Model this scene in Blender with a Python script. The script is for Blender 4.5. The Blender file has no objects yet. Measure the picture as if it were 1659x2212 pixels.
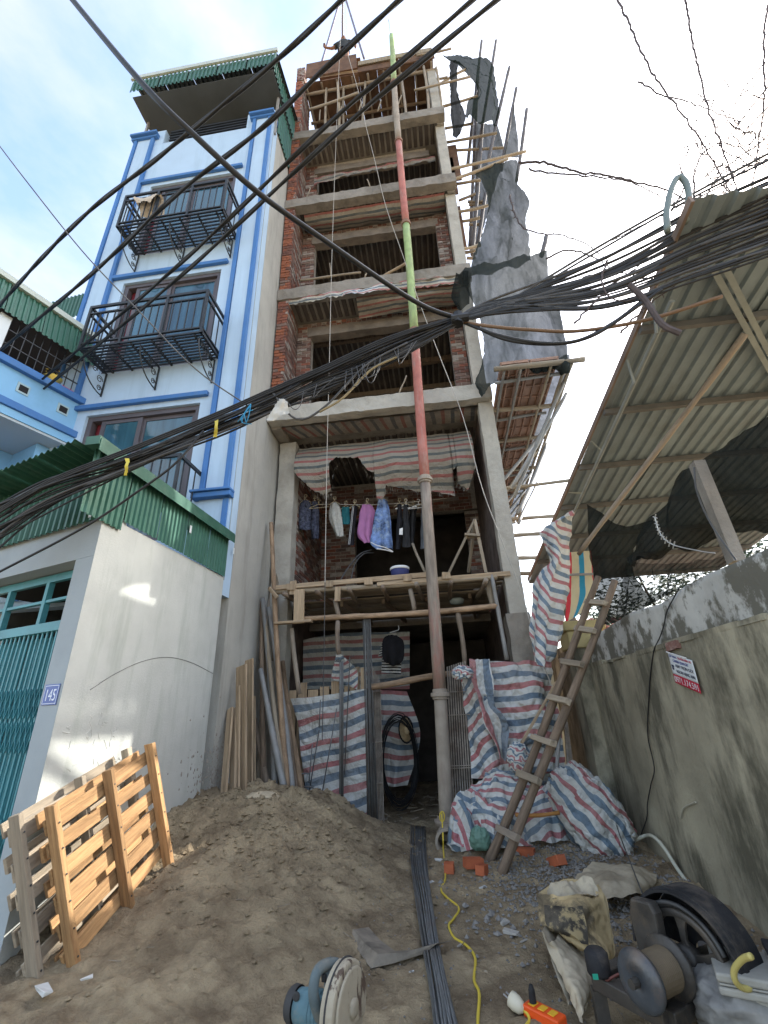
import bpy, bmesh, math, random
from mathutils import Vector, Matrix, noise
random.seed(7)
V3 = Vector
rnd = random.uniform
sc = bpy.context.scene
COL = sc.collection

# ------------------------------------------------------------------ camera
F, CX, CY, HC = 962.17, 829.5, 1106.0, 1.45          # focal length in px of a 1659 x 2212 frame
RX, RY, RZ = (.9907482, -.08668866, -.10441777), (.13045867, .39633806, .90878858), (-.03739692, -.91400285, .40398051)
cam_d = bpy.data.cameras.new('camera'); cam = bpy.data.objects.new('camera', cam_d); COL.objects.link(cam)
cam_d.sensor_fit = 'VERTICAL'; cam_d.sensor_height = 36; cam_d.lens = F / 2212 * 36
cam_d.clip_start = .05; cam_d.clip_end = 2000
mw = Matrix(((RX[0], -RX[1], -RX[2], 0), (RY[0], -RY[1], -RY[2], 0), (RZ[0], -RZ[1], -RZ[2], HC), (0, 0, 0, 1)))
cam.matrix_world = mw
sc.camera = cam
# ------------------------------------------------------------------ light
SUN = V3((1.0, .60, .93)).normalized()
sun_el = math.asin(SUN.z); sun_az = math.atan2(SUN.x, SUN.y)
w = bpy.data.worlds.new('World'); sc.world = w; w.use_nodes = True
nt = w.node_tree; nt.nodes.clear()
def nd(t, ty, **k):
    n = t.nodes.new(ty)
    for a, b in k.items():
        if a in n.inputs.keys(): n.inputs[a].default_value = b
        else: setattr(n, a, b)
    return n
sky = nd(nt, 'ShaderNodeTexSky', sky_type='NISHITA', sun_disc=False, sun_elevation=sun_el, sun_rotation=sun_az,
         air_density=1.1, dust_density=2.6, ozone_density=1.0, altitude=0.0)
tc = nd(nt, 'ShaderNodeTexCoord')
mp = nd(nt, 'ShaderNodeMapping'); mp.inputs['Scale'].default_value = (1.0, 1.0, 2.2)
nz = nd(nt, 'ShaderNodeTexNoise', Scale=2.3, Detail=7.0, Roughness=.55)
cr = nd(nt, 'ShaderNodeValToRGB'); cr.color_ramp.elements[0].position = .40; cr.color_ramp.elements[1].position = .66
mx = nd(nt, 'ShaderNodeMix', data_type='RGBA')
cl = nd(nt, 'ShaderNodeMix', data_type='RGBA', blend_type='ADD')
bg = nd(nt, 'ShaderNodeBackground', Strength=.15)
out = nd(nt, 'ShaderNodeOutputWorld')
L = nt.links.new
L(tc.outputs['Generated'], mp.inputs[0]); L(mp.outputs[0], nz.inputs['Vector']); L(nz.outputs['Fac'], cr.inputs[0])
mul = nd(nt, 'ShaderNodeMath', operation='MULTIPLY'); mul.inputs[1].default_value = .75
L(cr.outputs[0], mul.inputs[0]); L(mul.outputs[0], mx.inputs['Factor'])
# thin high cloud: whiter and brighter than the clear sky behind it
bw = nd(nt, 'ShaderNodeRGBToBW'); L(sky.outputs[0], bw.inputs[0])
bm_ = nd(nt, 'ShaderNodeMath', operation='MULTIPLY_ADD'); bm_.inputs[1].default_value = 1.15; bm_.inputs[2].default_value = .5
L(bw.outputs[0], bm_.inputs[0])
L(sky.outputs[0], mx.inputs['A']); L(bm_.outputs[0], mx.inputs['B'])
L(mx.outputs['Result'], bg.inputs['Color']); L(bg.outputs[0], out.inputs[0])
sl = bpy.data.lights.new('sun', 'SUN'); sl.energy = 2.3; sl.angle = math.radians(.6); sl.color = (1, .96, .89)
so = bpy.data.objects.new('sun', sl); COL.objects.link(so); so.location = (8, 4, 12)
so.rotation_euler = SUN.to_track_quat('Z', 'Y').to_euler()
vs = sc.view_settings; vs.view_transform = 'Standard'; vs.look = 'None'; vs.exposure = 1.98; vs.gamma = 1; vs.use_curve_mapping = False
sc.cycles.max_bounces = 6; sc.cycles.diffuse_bounces = 4; sc.cycles.transparent_max_bounces = 16
sc.cycles.use_denoising = True

# ------------------------------------------------------------------ helpers
def A(x, y, X=None, Y=None, Z=None):
    """the point of the place seen at (x, y) on the plane X=, Y= or Z="""
    a, b = x - CX, y - CY
    d = V3([r[0]*a + r[1]*b + r[2]*F for r in (RX, RY, RZ)])
    t = X / d.x if X is not None else Y / d.y if Y is not None else (Z - HC) / d.z
    return V3((0, 0, HC)) + d * t
def tag(o, label=None, cat=None, group=None, kind=None):
    for k, v in (('label', label), ('category', cat), ('group', group), ('kind', kind)):
        if v: o[k] = v
    return o
def thing(name, label, cat, loc=(0, 0, 0), group=None, kind=None):
    o = bpy.data.objects.new(name, None); COL.objects.link(o); o.location = loc; o.empty_display_size = .1
    return tag(o, label, cat, group, kind)
def mknoise(p, s=1.0): return noise.noise(V3(p) * s)
class MB:
    def __init__(s): s.v = []; s.f = []; s.uv = None; s.mi = []
    def add(s, vs_, fs, m=0):
        n = len(s.v); s.v += [V3(p) for p in vs_]; s.f += [tuple(i + n for i in f) for f in fs]; s.mi += [m] * len(fs); return s
    def box(s, lo, hi, M=None, m=0, j=0):
        x0, y0, z0 = lo; x1, y1, z1 = hi
        vs_ = [V3((x, y, z)) for x in (x0, x1) for y in (y0, y1) for z in (z0, z1)]
        if j: vs_ = [p + V3((rnd(-j, j), rnd(-j, j), rnd(-j, j))) for p in vs_]
        if M: vs_ = [M @ p for p in vs_]
        return s.add(vs_, [(0, 1, 3, 2), (4, 6, 7, 5), (0, 4, 5, 1), (2, 3, 7, 6), (0, 2, 6, 4), (1, 5, 7, 3)], m)
    def bar(s, a, b, wx, wy, up=(0, 0, 1), m=0, j=0):
        a, b = V3(a), V3(b); z = (b - a); l = z.length; z.normalize(); u = V3(up)
        if abs(z.dot(u)) > .95: u = V3((1, 0, 0))
        x = u.cross(z).normalized(); y = z.cross(x)
        M = Matrix((x, y, z)).transposed().to_4x4(); M.translation = a
        return s.box((-wx/2, -wy/2, 0), (wx/2, wy/2, l), M, m, j)
    def tube(s, pts, r, n=6, cap=True, m=0, jit=0):
        pts = [V3(p) for p in pts]; k = len(pts); rs = r if isinstance(r, (list, tuple)) else [r] * k
        t0 = (pts[1] - pts[0]).normalized(); ref = V3((0, 0, 1)) if abs(t0.z) < .9 else V3((1, 0, 0))
        x = ref.cross(t0).normalized(); base = len(s.v); vs_ = []; fs = []
        for i, p in enumerate(pts):
            t = (pts[min(i+1, k-1)] - pts[max(i-1, 0)]); t = t.normalized() if t.length > 1e-9 else t0
            x = (x - t * x.dot(t)); x = x.normalized() if x.length > 1e-6 else t.orthogonal().normalized()
            y = t.cross(x)
            for q in range(n):
                a = 2 * math.pi * q / n; rr = rs[i] * (1 + (rnd(-jit, jit) if jit else 0))
                vs_.append(p + (x * math.cos(a) + y * math.sin(a)) * rr)
        for i in range(k - 1):
            for q in range(n):
                fs.append((i*n + q, i*n + (q+1) % n, (i+1)*n + (q+1) % n, (i+1)*n + q))
        if cap: fs.append(tuple(range(n - 1, -1, -1))); fs.append(tuple((k-1)*n + q for q in range(n)))
        return s.add(vs_, fs, m)
    def lathe(s, prof, n=16, M=None, m=0, cap=True):
        vs_ = []; fs = []; k = len(prof)
        for r, z in prof:
            for q in range(n):
                a = 2 * math.pi * q / n; p = V3((r * math.cos(a), r * math.sin(a), z)); vs_.append(M @ p if M else p)
        for i in range(k - 1):
            for q in range(n): fs.append((i*n + q, i*n + (q+1) % n, (i+1)*n + (q+1) % n, (i+1)*n + q))
        if cap: fs.append(tuple(range(n - 1, -1, -1))); fs.append(tuple((k-1)*n + q for q in range(n)))
        return s.add(vs_, fs, m)
    def prism(s, poly, a, b, M=None, m=0):
        """poly: (x, y) outline, extruded along z from a to b, then M"""
        n = len(poly); vs_ = [V3((x, y, a)) for x, y in poly] + [V3((x, y, b)) for x, y in poly]
        if M: vs_ = [M @ p for p in vs_]
        return s.add(vs_, [tuple(range(n - 1, -1, -1)), tuple(range(n, 2*n))] + [(i, (i+1) % n, n + (i+1) % n, n + i) for i in range(n)], m)
    def grid(s, P, m=0, closed=False):
        """P[i][j] points"""
        a, b = len(P), len(P[0]); fs = []
        for i in range(a - 1):
            for j in range(b if closed else b - 1):
                fs.append((i*b + j, i*b + (j+1) % b, (i+1)*b + (j+1) % b, (i+1)*b + j))
        return s.add([p for r in P for p in r], fs, m)
    def mesh(s, name, mats, smooth=False):
        me = bpy.data.meshes.new(name); me.from_pydata(s.v, [], s.f); me.update()
        for m in (mats if isinstance(mats, (list, tuple)) else [mats]): me.materials.append(m)
        if any(s.mi): me.polygons.foreach_set('material_index', s.mi)
        if s.uv:
            u = me.uv_layers.new(name='UVMap')
            for l in me.loops: u.data[l.index].uv = s.uv[l.vertex_index]
        if smooth: me.polygons.foreach_set('use_smooth', [True] * len(s.f))
        bm = bmesh.new(); bm.from_mesh(me); bmesh.ops.recalc_face_normals(bm, faces=bm.faces); bm.to_mesh(me); bm.free()
        return me
    def build(s, name, mat, parent=None, smooth=False, bevel=0, **k):
        return obj(name, s.mesh(name, mat, smooth), parent, bevel=bevel, **k)
def obj(name, me, parent=None, M=None, bevel=0, solid=0, **k):
    o = bpy.data.objects.new(name, me); COL.objects.link(o)
    if M is not None: o.matrix_world = M
    if parent is not None:
        o.parent = parent; o.matrix_parent_inverse = Matrix.Translation(parent.location).inverted() if parent.type == 'EMPTY' else PW(parent).inverted()
    if bevel:
        b = o.modifiers.new('bevel', 'BEVEL'); b.width = bevel; b.segments = 2; b.limit_method = 'ANGLE'
    if solid:
        b = o.modifiers.new('solidify', 'SOLIDIFY'); b.thickness = solid; b.offset = 0
    return tag(o, **k)
def PW(o):
    m = o.matrix_basis.copy()
    if o.parent: m = PW(o.parent) @ o.matrix_parent_inverse @ m
    return m
def frame(a, b, up=(0, 0, 1)):
    """matrix with origin a and local z towards b"""
    a, b = V3(a), V3(b); z = (b - a).normalized(); u = V3(up)
    if abs(z.dot(u)) > .95: u = V3((0, 1, 0))
    x = u.cross(z).normalized(); y = z.cross(x)
    M = Matrix((x, y, z)).transposed().to_4x4(); M.translation = a; return M
def pole_mesh(L_, r0, r1=None, n=8, bend=.01, knots=0, seg=None):
    r1 = r0 if r1 is None else r1; k = seg or max(5, int(L_ / .16)); b = MB(); ph = rnd(0, 9)
    pts = []; rs = []
    for i in range(k + 1):
        t = i / k; pts.append((bend * math.sin(t * 3.1 + ph) - bend * math.sin(ph), bend * .8 * math.sin(t * 4.3 + ph * 2) - bend * .8 * math.sin(2 * ph), t * L_))
        rs.append((r0 + (r1 - r0) * t) * (1 + rnd(-.11, .11)))
    b.tube(pts, rs, n); return b
def stick(name, a, b, r, mat, parent=None, r1=None, bend=.012, n=8, **k):
    """a pole or stick from a to b, grain along its own z"""
    a, b = V3(a), V3(b)
    return obj(name, pole_mesh((b - a).length, r, r1, n, bend).mesh(name, mat, True), parent, frame(a, b), **k)
def plank(name, a, b, wx, wy, mat, parent=None, up=(0, 0, 1), bevel=.004, j=.004, **k):
    a, b = V3(a), V3(b); m = MB().box((-wx/2, -wy/2, 0), (wx/2, wy/2, (b - a).length), j=j)
    return obj(name, m.mesh(name, mat), parent, frame(a, b, up), bevel=bevel, **k)
def cat(pts, n):
    """Catmull-Rom through pts, n samples evenly by length"""
    pts = [V3(p) for p in pts]
    if len(pts) == 2: return [pts[0].lerp(pts[1], i / (n - 1)) for i in range(n)]
    P = [pts[0] * 2 - pts[1]] + pts + [pts[-1] * 2 - pts[-2]]; fine = []
    for i in range(1, len(P) - 2):
        for q in range(12):
            t = q / 12; a, b, c, d = P[i-1:i+3]
            fine.append(.5 * ((2*b) + (c - a)*t + (2*a - 5*b + 4*c - d)*t*t + (3*b - a - 3*c + d)*t**3))
    fine.append(pts[-1]); cum = [0]
    for i in range(1, len(fine)): cum.append(cum[-1] + (fine[i] - fine[i-1]).length)
    o = []; j = 0
    for i in range(n):
        s_ = cum[-1] * i / (n - 1)
        while j < len(cum) - 2 and cum[j+1] < s_: j += 1
        t = (s_ - cum[j]) / max(1e-9, cum[j+1] - cum[j]); o.append(fine[j].lerp(fine[j+1], min(1, t)))
    return o
def ridged(p, s):
    return 1 - 2 * abs(noise.noise(V3(p) * s))
def cloth(name, rows, mat, parent=None, nu=40, nv=40, amp=.02, fs=3.0, fold=0, ff=9, seed=0, vmode='len', ragged=0, along=None, push=None, straight=False, vs_=1.0, skew=0, warp=.03, **k):
    """a loft through rows of points; folds run down the rows; UVs in metres (u across, v down)"""
    if straight: R_ = [[V3(r[0]).lerp(V3(r[-1]), j / (nu - 1)) for j in range(nu)] if len(r) == 2 else cat(r, nu) for r in rows]
    else: R_ = [cat(r, nu) for r in rows]
    cols = [cat([R_[i][j] for i in range(len(R_))], nv) for j in range(nu)]
    P = [[cols[j][i] for j in range(nu)] for i in range(nv)]
    so_ = V3((seed * 7.3, seed * 3.1, seed * 1.7)); UV = []
    ul = [0]; 
    for j in range(1, nu): ul.append(ul[-1] + (P[nv//2][j] - P[nv//2][j-1]).length)
    vl = [[0] * nu for _ in range(nv)]
    for j in range(nu):
        for i in range(1, nv): vl[i][j] = vl[i-1][j] + (P[i][j] - P[i-1][j]).length
    Q = []
    for i in range(nv):
        row = []
        for j in range(nu):
            p = P[i][j]; du = P[i][min(j+1, nu-1)] - P[i][max(j-1, 0)]; dv = P[min(i+1, nv-1)][j] - P[max(i-1, 0)][j]
            n_ = du.cross(dv); n_ = n_.normalized() if n_.length > 1e-9 else V3((0, -1, 0))
            d = amp * (noise.noise(p * fs + so_) + .6 * ridged(p + so_, fs * 2.1) * .5 + .35 * noise.noise(p * fs * 4.3 + so_))
            if fold:
                t = i / (nv - 1); d += fold * (.35 + .65 * t) * math.sin(ul[j] * ff + 2.2 * noise.noise(V3((ul[j] * 1.7, vl[i][j] * .8, seed))) + seed)
            q = p + n_ * d
            if ragged and i == nv - 1: q = q + (P[i][j] - P[i-1][j]).normalized() * rnd(-ragged, ragged)
            row.append(q)
            wv = warp * noise.noise(p * 2.2 + so_); UV.append((ul[j] + wv, (p.z if vmode == 'z' else vl[i][j]) * vs_ + skew * ul[j] + wv))
        Q.append(row)
    b = MB().grid(Q); b.uv = UV
    return b.build(name, mat, parent, smooth=True, **k)
def blob(name, c, rad, mat, parent=None, M=None, nu=48, nv=32, amp=.12, fs=2.0, seed=0, flat=-.9, uvs=1.0, uvrot=.3, sq=1.0, build=True, **k):
    """a crumpled closed heap or bag: creased ellipsoid"""
    c = V3(c); so_ = V3((seed * 5.1, seed * 2.7, seed * 9.3)); b = MB(); Q = []; UV = []
    for i in range(nv + 1):
        th = math.pi * i / nv; row = []
        for j in range(nu + 1):
            ph = 2 * math.pi * (j % nu) / nu
            e = lambda t: math.copysign(abs(t) ** sq, t)
            d = V3((e(math.sin(th)) * e(math.cos(ph)), e(math.sin(th)) * e(math.sin(ph)), e(math.cos(th))))
            n1 = ridged(d + so_, fs) * .45 + ridged(d * 1.3 + so_, fs * 2.3) * .4 + ridged(d + so_ * 2, fs * 4.6) * .3
            q = d * (1 + amp * n1); q.z = max(q.z, flat)
            p = V3((q.x * rad[0], q.y * rad[1], q.z * rad[2]))
            if M: p = M @ p
            row.append(c + p)
            UV.append((uvs * (ph * .16 * (rad[0] + rad[1])), uvs * (p.z * math.cos(uvrot) + p.x * math.sin(uvrot) + .05 * noise.noise(d * 2.6 + so_) + .22 * amp * n1 * rad[0])))
        Q.append(row)
    b.grid(Q); b.uv = UV
    return b.build(name, mat, parent, smooth=True, **k) if build else b
def corr(name, p0, du, dv, mat, parent=None, pitch=.076, dep=.02, trap=True, sub=4, bow=0, **k):
    """corrugated sheet: ribs run along dv, wave across du; p0 a corner"""
    p0, du, dv = V3(p0), V3(du), V3(dv); n = du.cross(dv).normalized(); l = du.length; u = du / l; Q = []
    prof = [(0, 0), (.45, 0), (.58, 1), (.87, 1)] if trap else [(q / 6, .5 - .5 * math.cos(2 * math.pi * q / 6)) for q in range(6)]
    xs = []; x = 0
    while x < l:
        for a, d in prof:
            if x + a * pitch <= l: xs.append((x + a * pitch, d * dep))
        x += pitch
    for i in range(sub + 1):
        t = i / sub; Q.append([p0 + u * a + dv * t + n * (d + bow * math.sin(math.pi * t) + .004 * mknoise((a * 3, t * 4, 1))) for a, d in xs])
    b = MB().grid(Q); b.uv = [(a, t * dv.length / sub) for t in range(sub + 1) for a, d in xs]
    return b.build(name, mat, parent, solid=.0015, **k)
def text(name, s, M, size, mat, parent, align='LEFT', ext=.0006, sx=1.0, fit=0):
    c = bpy.data.curves.new(name, 'FONT'); c.body = s; c.size = size; c.align_x = align; c.extrude = ext; c.materials.append(mat)
    t_ = bpy.data.objects.new(name, c); me = bpy.data.meshes.new_from_object(t_); bpy.data.objects.remove(t_)
    if not me.materials: me.materials.append(mat)
    if fit:
        xs_ = [v.co.x for v in me.vertices]; sx = fit / (max(xs_) - min(xs_))
    me.transform(M @ Matrix.Diagonal((sx, 1, 1, 1))); o = bpy.data.objects.new(name, me); COL.objects.link(o)
    o.parent = parent; o.matrix_parent_inverse = PW(parent).inverted(); return o
# ------------------------------------------------------------------ materials
MATS = {}
def mat(name, col, rough=.8, var=0, vs=4, spec=.3, metal=0, bump=0, bs=30, stretch=None, dark=None, dk=.4, ds=2.0, dst=None, coords='Object', objvar=0, detail=6, bd=.02, hue=None, dlo=.5, dhi=.7):
    """procedural surface: colour varied by noise (var), a second stain colour (dark), bump, per-object variation"""
    if name in MATS: return MATS[name]
    m = bpy.data.materials.new(name); m.use_nodes = True; t = m.node_tree; p = t.nodes['Principled BSDF']; l = t.links.new
    p.inputs['Roughness'].default_value = rough; p.inputs['Metallic'].default_value = metal; p.inputs['Specular IOR Level'].default_value = spec
    tc = nd(t, 'ShaderNodeTexCoord'); mp_ = nd(t, 'ShaderNodeMapping'); l(tc.outputs[coords], mp_.inputs[0])
    if stretch: mp_.inputs['Scale'].default_value = stretch
    if objvar or hue:
        oi = nd(t, 'ShaderNodeObjectInfo'); av = nd(t, 'ShaderNodeVectorMath', operation='MULTIPLY_ADD'); l(oi.outputs['Random'], av.inputs[0]); av.inputs[1].default_value = (31, 17, 23)
        l(mp_.outputs[0], av.inputs[2]); vec = av.outputs[0]
    else: vec = mp_.outputs[0]
    n1 = nd(t, 'ShaderNodeTexNoise', Scale=vs, Detail=float(detail), Roughness=.6); l(vec, n1.inputs['Vector'])
    c0 = (*col, 1)
    mx1 = nd(t, 'ShaderNodeMix', data_type='RGBA'); a = [max(0, c * (1 - var)) for c in col]; b = [min(1, c * (1 + var)) for c in col]
    mx1.inputs['A'].default_value = (*a, 1); mx1.inputs['B'].default_value = (*b, 1)
    rr = nd(t, 'ShaderNodeMapRange'); rr.inputs[1].default_value = .32; rr.inputs[2].default_value = .68; l(n1.outputs['Fac'], rr.inputs[0]); l(rr.outputs[0], mx1.inputs['Factor'])
    cur = mx1.outputs['Result']
    if hue:
        mh = nd(t, 'ShaderNodeMix', data_type='RGBA'); mh.inputs['B'].default_value = (*hue, 1); l(cur, mh.inputs['A']); l(oi.outputs['Random'], mh.inputs['Factor']); cur = mh.outputs['Result']
    if dark:
        n2 = nd(t, 'ShaderNodeTexNoise', Scale=ds, Detail=9.0, Roughness=.68); mp2 = nd(t, 'ShaderNodeMapping'); l(tc.outputs[coords], mp2.inputs[0])
        if dst: mp2.inputs['Scale'].default_value = dst
        l(mp2.outputs[0], n2.inputs['Vector'])
        r2 = nd(t, 'ShaderNodeMapRange'); r2.inputs[1].default_value = dlo; r2.inputs[2].default_value = dhi; r2.inputs[4].default_value = dk; l(n2.outputs['Fac'], r2.inputs[0])
        mx2 = nd(t, 'ShaderNodeMix', data_type='RGBA'); mx2.inputs['B'].default_value = (*dark, 1); l(cur, mx2.inputs['A']); l(r2.outputs[0], mx2.inputs['Factor']); cur = mx2.outputs['Result']
    if objvar:
        hs = nd(t, 'ShaderNodeHueSaturation'); mr = nd(t, 'ShaderNodeMapRange'); mr.inputs[3].default_value = 1 - objvar; mr.inputs[4].default_value = 1 + objvar
        l(oi.outputs['Random'], mr.inputs[0]); l(mr.outputs[0], hs.inputs['Value']); l(cur, hs.inputs['Color']); cur = hs.outputs[0]
    l(cur, p.inputs['Base Color'])
    if bump:
        n3 = nd(t, 'ShaderNodeTexNoise', Scale=bs, Detail=8.0, Roughness=.65); l(vec, n3.inputs['Vector'])
        bp = nd(t, 'ShaderNodeBump', Strength=bump, Distance=bd); l(n3.outputs['Fac'], bp.inputs['Height']); l(bp.outputs[0], p.inputs['Normal'])
    MATS[name] = m; return m
def stripes(name, cols, period, dirt=(.40, .375, .32), dk=.5, sat=1.0, trans=.12, swap=False):
    """woven plastic tarpaulin: stripes across v (UV in metres), grime, a little light through"""
    m = bpy.data.materials.new(name); m.use_nodes = True; t = m.node_tree; l = t.links.new; t.nodes.clear()
    o = nd(t, 'ShaderNodeOutputMaterial'); p = nd(t, 'ShaderNodeBsdfPrincipled', Roughness=.55); p.inputs['Specular IOR Level'].default_value = .25
    tr = nd(t, 'ShaderNodeBsdfTranslucent'); ms = nd(t, 'ShaderNodeMixShader', Fac=trans) if False else nd(t, 'ShaderNodeMixShader'); ms.inputs[0].default_value = trans
    uv = nd(t, 'ShaderNodeUVMap'); sp = nd(t, 'ShaderNodeSeparateXYZ'); l(uv.outputs[0], sp.inputs[0])
    dv = nd(t, 'ShaderNodeMath', operation='DIVIDE'); dv.inputs[1].default_value = period; l(sp.outputs['X' if swap else 'Y'], dv.inputs[0])
    fr = nd(t, 'ShaderNodeMath', operation='FRACT'); l(dv.outputs[0], fr.inputs[0])
    r = nd(t, 'ShaderNodeValToRGB'); r.color_ramp.interpolation = 'CONSTANT'; e = r.color_ramp.elements
    for i, (pos, c) in enumerate(cols):
        el = e[i] if i < 2 else e.new(pos)
        el.position = pos; el.color = (*c, 1)
    l(fr.outputs[0], r.inputs[0])
    tc = nd(t, 'ShaderNodeTexCoord'); n = nd(t, 'ShaderNodeTexNoise', Scale=2.6, Detail=8.0, Roughness=.7); l(tc.outputs['Object'], n.inputs['Vector'])
    mr = nd(t, 'ShaderNodeMapRange'); mr.inputs[1].default_value = .38; mr.inputs[2].default_value = .72; mr.inputs[4].default_value = dk; l(n.outputs['Fac'], mr.inputs[0])
    mx = nd(t, 'ShaderNodeMix', data_type='RGBA'); mx.inputs['B'].default_value = (*dirt, 1); l(r.outputs[0], mx.inputs['A']); l(mr.outputs[0], mx.inputs['Factor'])
    l(mx.outputs['Result'], p.inputs['Base Color']); l(mx.outputs['Result'], tr.inputs['Color'])
    n3 = nd(t, 'ShaderNodeTexNoise', Scale=9.0, Detail=6.0, Distortion=1.6); l(tc.outputs['Object'], n3.inputs['Vector'])
    bp = nd(t, 'ShaderNodeBump', Strength=.9, Distance=.045); l(n3.outputs['Fac'], bp.inputs['Height']); l(bp.outputs[0], p.inputs['Normal'])
    l(p.outputs[0], ms.inputs[1]); l(tr.outputs[0], ms.inputs[2]); l(ms.outputs[0], o.inputs[0]); return m
def netting(name, col, cover=.8, vary=.25, sc_=1.5):
    """shade net: threads too fine to see, so part of the light passes"""
    m = bpy.data.materials.new(name); m.use_nodes = True; t = m.node_tree; l = t.links.new; t.nodes.clear()
    o = nd(t, 'ShaderNodeOutputMaterial'); d = nd(t, 'ShaderNodeBsdfDiffuse'); d.inputs[0].default_value = (*col, 1)
    tl = nd(t, 'ShaderNodeBsdfTranslucent'); tl.inputs[0].default_value = (*col, 1)
    a = nd(t, 'ShaderNodeMixShader'); a.inputs[0].default_value = .15; l(d.outputs[0], a.inputs[1]); l(tl.outputs[0], a.inputs[2])
    tp = nd(t, 'ShaderNodeBsdfTransparent'); b = nd(t, 'ShaderNodeMixShader'); tc = nd(t, 'ShaderNodeTexCoord')
    n = nd(t, 'ShaderNodeTexNoise', Scale=sc_, Detail=8.0, Roughness=.65, Distortion=.6); mpn = nd(t, 'ShaderNodeMapping'); mpn.inputs['Scale'].default_value = (1, 1, .16); mpn.inputs['Rotation'].default_value = (0, .25, 0); l(tc.outputs['Object'], mpn.inputs[0]); l(mpn.outputs[0], n.inputs['Vector'])
    mr = nd(t, 'ShaderNodeMapRange'); mr.inputs[1].default_value = .3; mr.inputs[2].default_value = .7; mr.inputs[3].default_value = cover - vary; mr.inputs[4].default_value = min(1, cover + vary); l(n.outputs['Fac'], mr.inputs[0])
    l(mr.outputs[0], b.inputs[0]); l(tp.outputs[0], b.inputs[1]); l(a.outputs[0], b.inputs[2]); l(b.outputs[0], o.inputs[0]); return m

RED, BLU, WHT = (.44, .17, .175), (.145, .205, .27), (.62, .63, .60)
M_TARP = stripes('striped_tarp', [(0, RED), (.23, WHT), (.5, BLU), (.75, WHT)], .29, dk=.5)
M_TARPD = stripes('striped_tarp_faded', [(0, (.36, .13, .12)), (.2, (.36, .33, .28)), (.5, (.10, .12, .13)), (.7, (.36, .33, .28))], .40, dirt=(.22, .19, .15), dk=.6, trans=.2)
M_TARPR = stripes('striped_tarp_cross', [(0, RED), (.23, WHT), (.5, BLU), (.75, WHT)], .29, dk=.45, swap=True)
M_TARPH = stripes('striped_tarp_broad', [(0, (.44, .165, .18)), (.2, WHT), (.5, (.15, .225, .30)), (.74, WHT)], .23, dk=.3)
M_TARPN = stripes('striped_tarp_new', [(0, (.75, .07, .10)), (.2, (.75, .72, .5)), (.5, (.04, .35, .6)), (.7, (.75, .72, .5))], .42, dk=.1, trans=.6, swap=True)
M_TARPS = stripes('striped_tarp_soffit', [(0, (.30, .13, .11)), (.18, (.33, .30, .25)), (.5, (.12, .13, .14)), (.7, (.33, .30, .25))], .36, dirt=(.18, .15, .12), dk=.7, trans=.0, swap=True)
M_PLAS = mat('grey_plaster', (.46, .475, .445), .9, .08, 2.2, bump=.2, bs=60, dark=(.30, .325, .285), dk=.6, ds=1.8, dst=(2, 2.4, .35), detail=9)
M_PLASF = mat('blue_grey_plaster', (.31, .35, .37), .85, .05, 2, bump=.1, bs=60, dark=(.24, .27, .28), dk=.4, ds=1.6)
M_CEM = mat('side_cement', (.42, .41, .365), .92, .1, 1.6, bump=.2, bs=40, dark=(.24, .23, .20), dk=.7, ds=1.1, dst=(3, 3, .4))
M_BLUEW = mat('pale_blue_paint', (.43, .57, .71), .7, .04, 2, bump=.08, bs=50, dark=(.31, .43, .54), dk=.55, ds=2.2, dst=(2.5, 2, .16))
M_BLUET = mat('blue_trim_paint', (.06, .175, .42), .65, .08, 3, dark=(.10, .20, .36), dk=.6, ds=3, dst=(2, 2, .3))
M_SKYB = mat('sky_blue_paint', (.22, .45, .68), .7, .05, 2, dark=(.17, .35, .52), dk=.5, ds=1.5)
M_FRAME = mat('bronze_frame', (.10, .09, .10), .45, .1, 3, spec=.4)
M_GLASS = mat('window_glass', (.035, .10, .14), .06, .5, 1.2, spec=.9, stretch=(3, 3, .25))
M_DARK = mat('dark_interior', (.02, .02, .022), .9)
M_IRON = mat('black_iron', (.022, .026, .03), .5, .3, 5, spec=.4)
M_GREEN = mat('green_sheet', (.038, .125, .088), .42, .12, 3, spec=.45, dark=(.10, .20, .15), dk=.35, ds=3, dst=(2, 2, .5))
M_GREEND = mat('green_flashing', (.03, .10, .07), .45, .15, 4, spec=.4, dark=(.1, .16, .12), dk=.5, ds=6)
M_GREYS = mat('zinc_sheet', (.30, .31, .29), .55, .1, 2.5, spec=.4, dark=(.2, .19, .16), dk=.5, ds=1.5, dst=(1, 3, 1))
M_CONC = mat('rough_concrete', (.25, .228, .195), .95, .16, 3.5, bump=.6, bs=24, dark=(.12, .105, .085), dk=.75, ds=2.4, dst=(1, 1, .5), coords='Object')
M_CONCL = mat('pale_concrete', (.40, .38, .33), .95, .14, 3, bump=.5, bs=22, dark=(.24, .22, .18), dk=.6, ds=2.6)
M_BRICK = mat('red_brick', (.25, .085, .055), .92, .35, 14, bump=.5, bs=50, dark=(.36, .31, .27), dk=.6, ds=14, objvar=.5, hue=(.16, .09, .075))
M_BR4 = [mat('brick_%d' % i, c, .92, .3, 16, bump=.5, bs=40) for i, c in enumerate(((.24, .095, .065), (.16, .078, .06), (.20, .135, .11), (.31, .27, .235), (.125, .085, .072), (.30, .11, .06)))]
M_BRICKJ = mat('red_brick_wall', (.17, .078, .06), .92, .6, 11, bump=.5, bs=40, dark=(.38, .34, .30), dk=.85, ds=9, dlo=.46, dhi=.58)
M_MORT = mat('mortar', (.33, .30, .26), .95, .2, 20, bump=.6, bs=50)
M_HBRICK = mat('hollow_brick', (.42, .12, .055), .85, .15, 10, bump=.3, bs=60)
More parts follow.
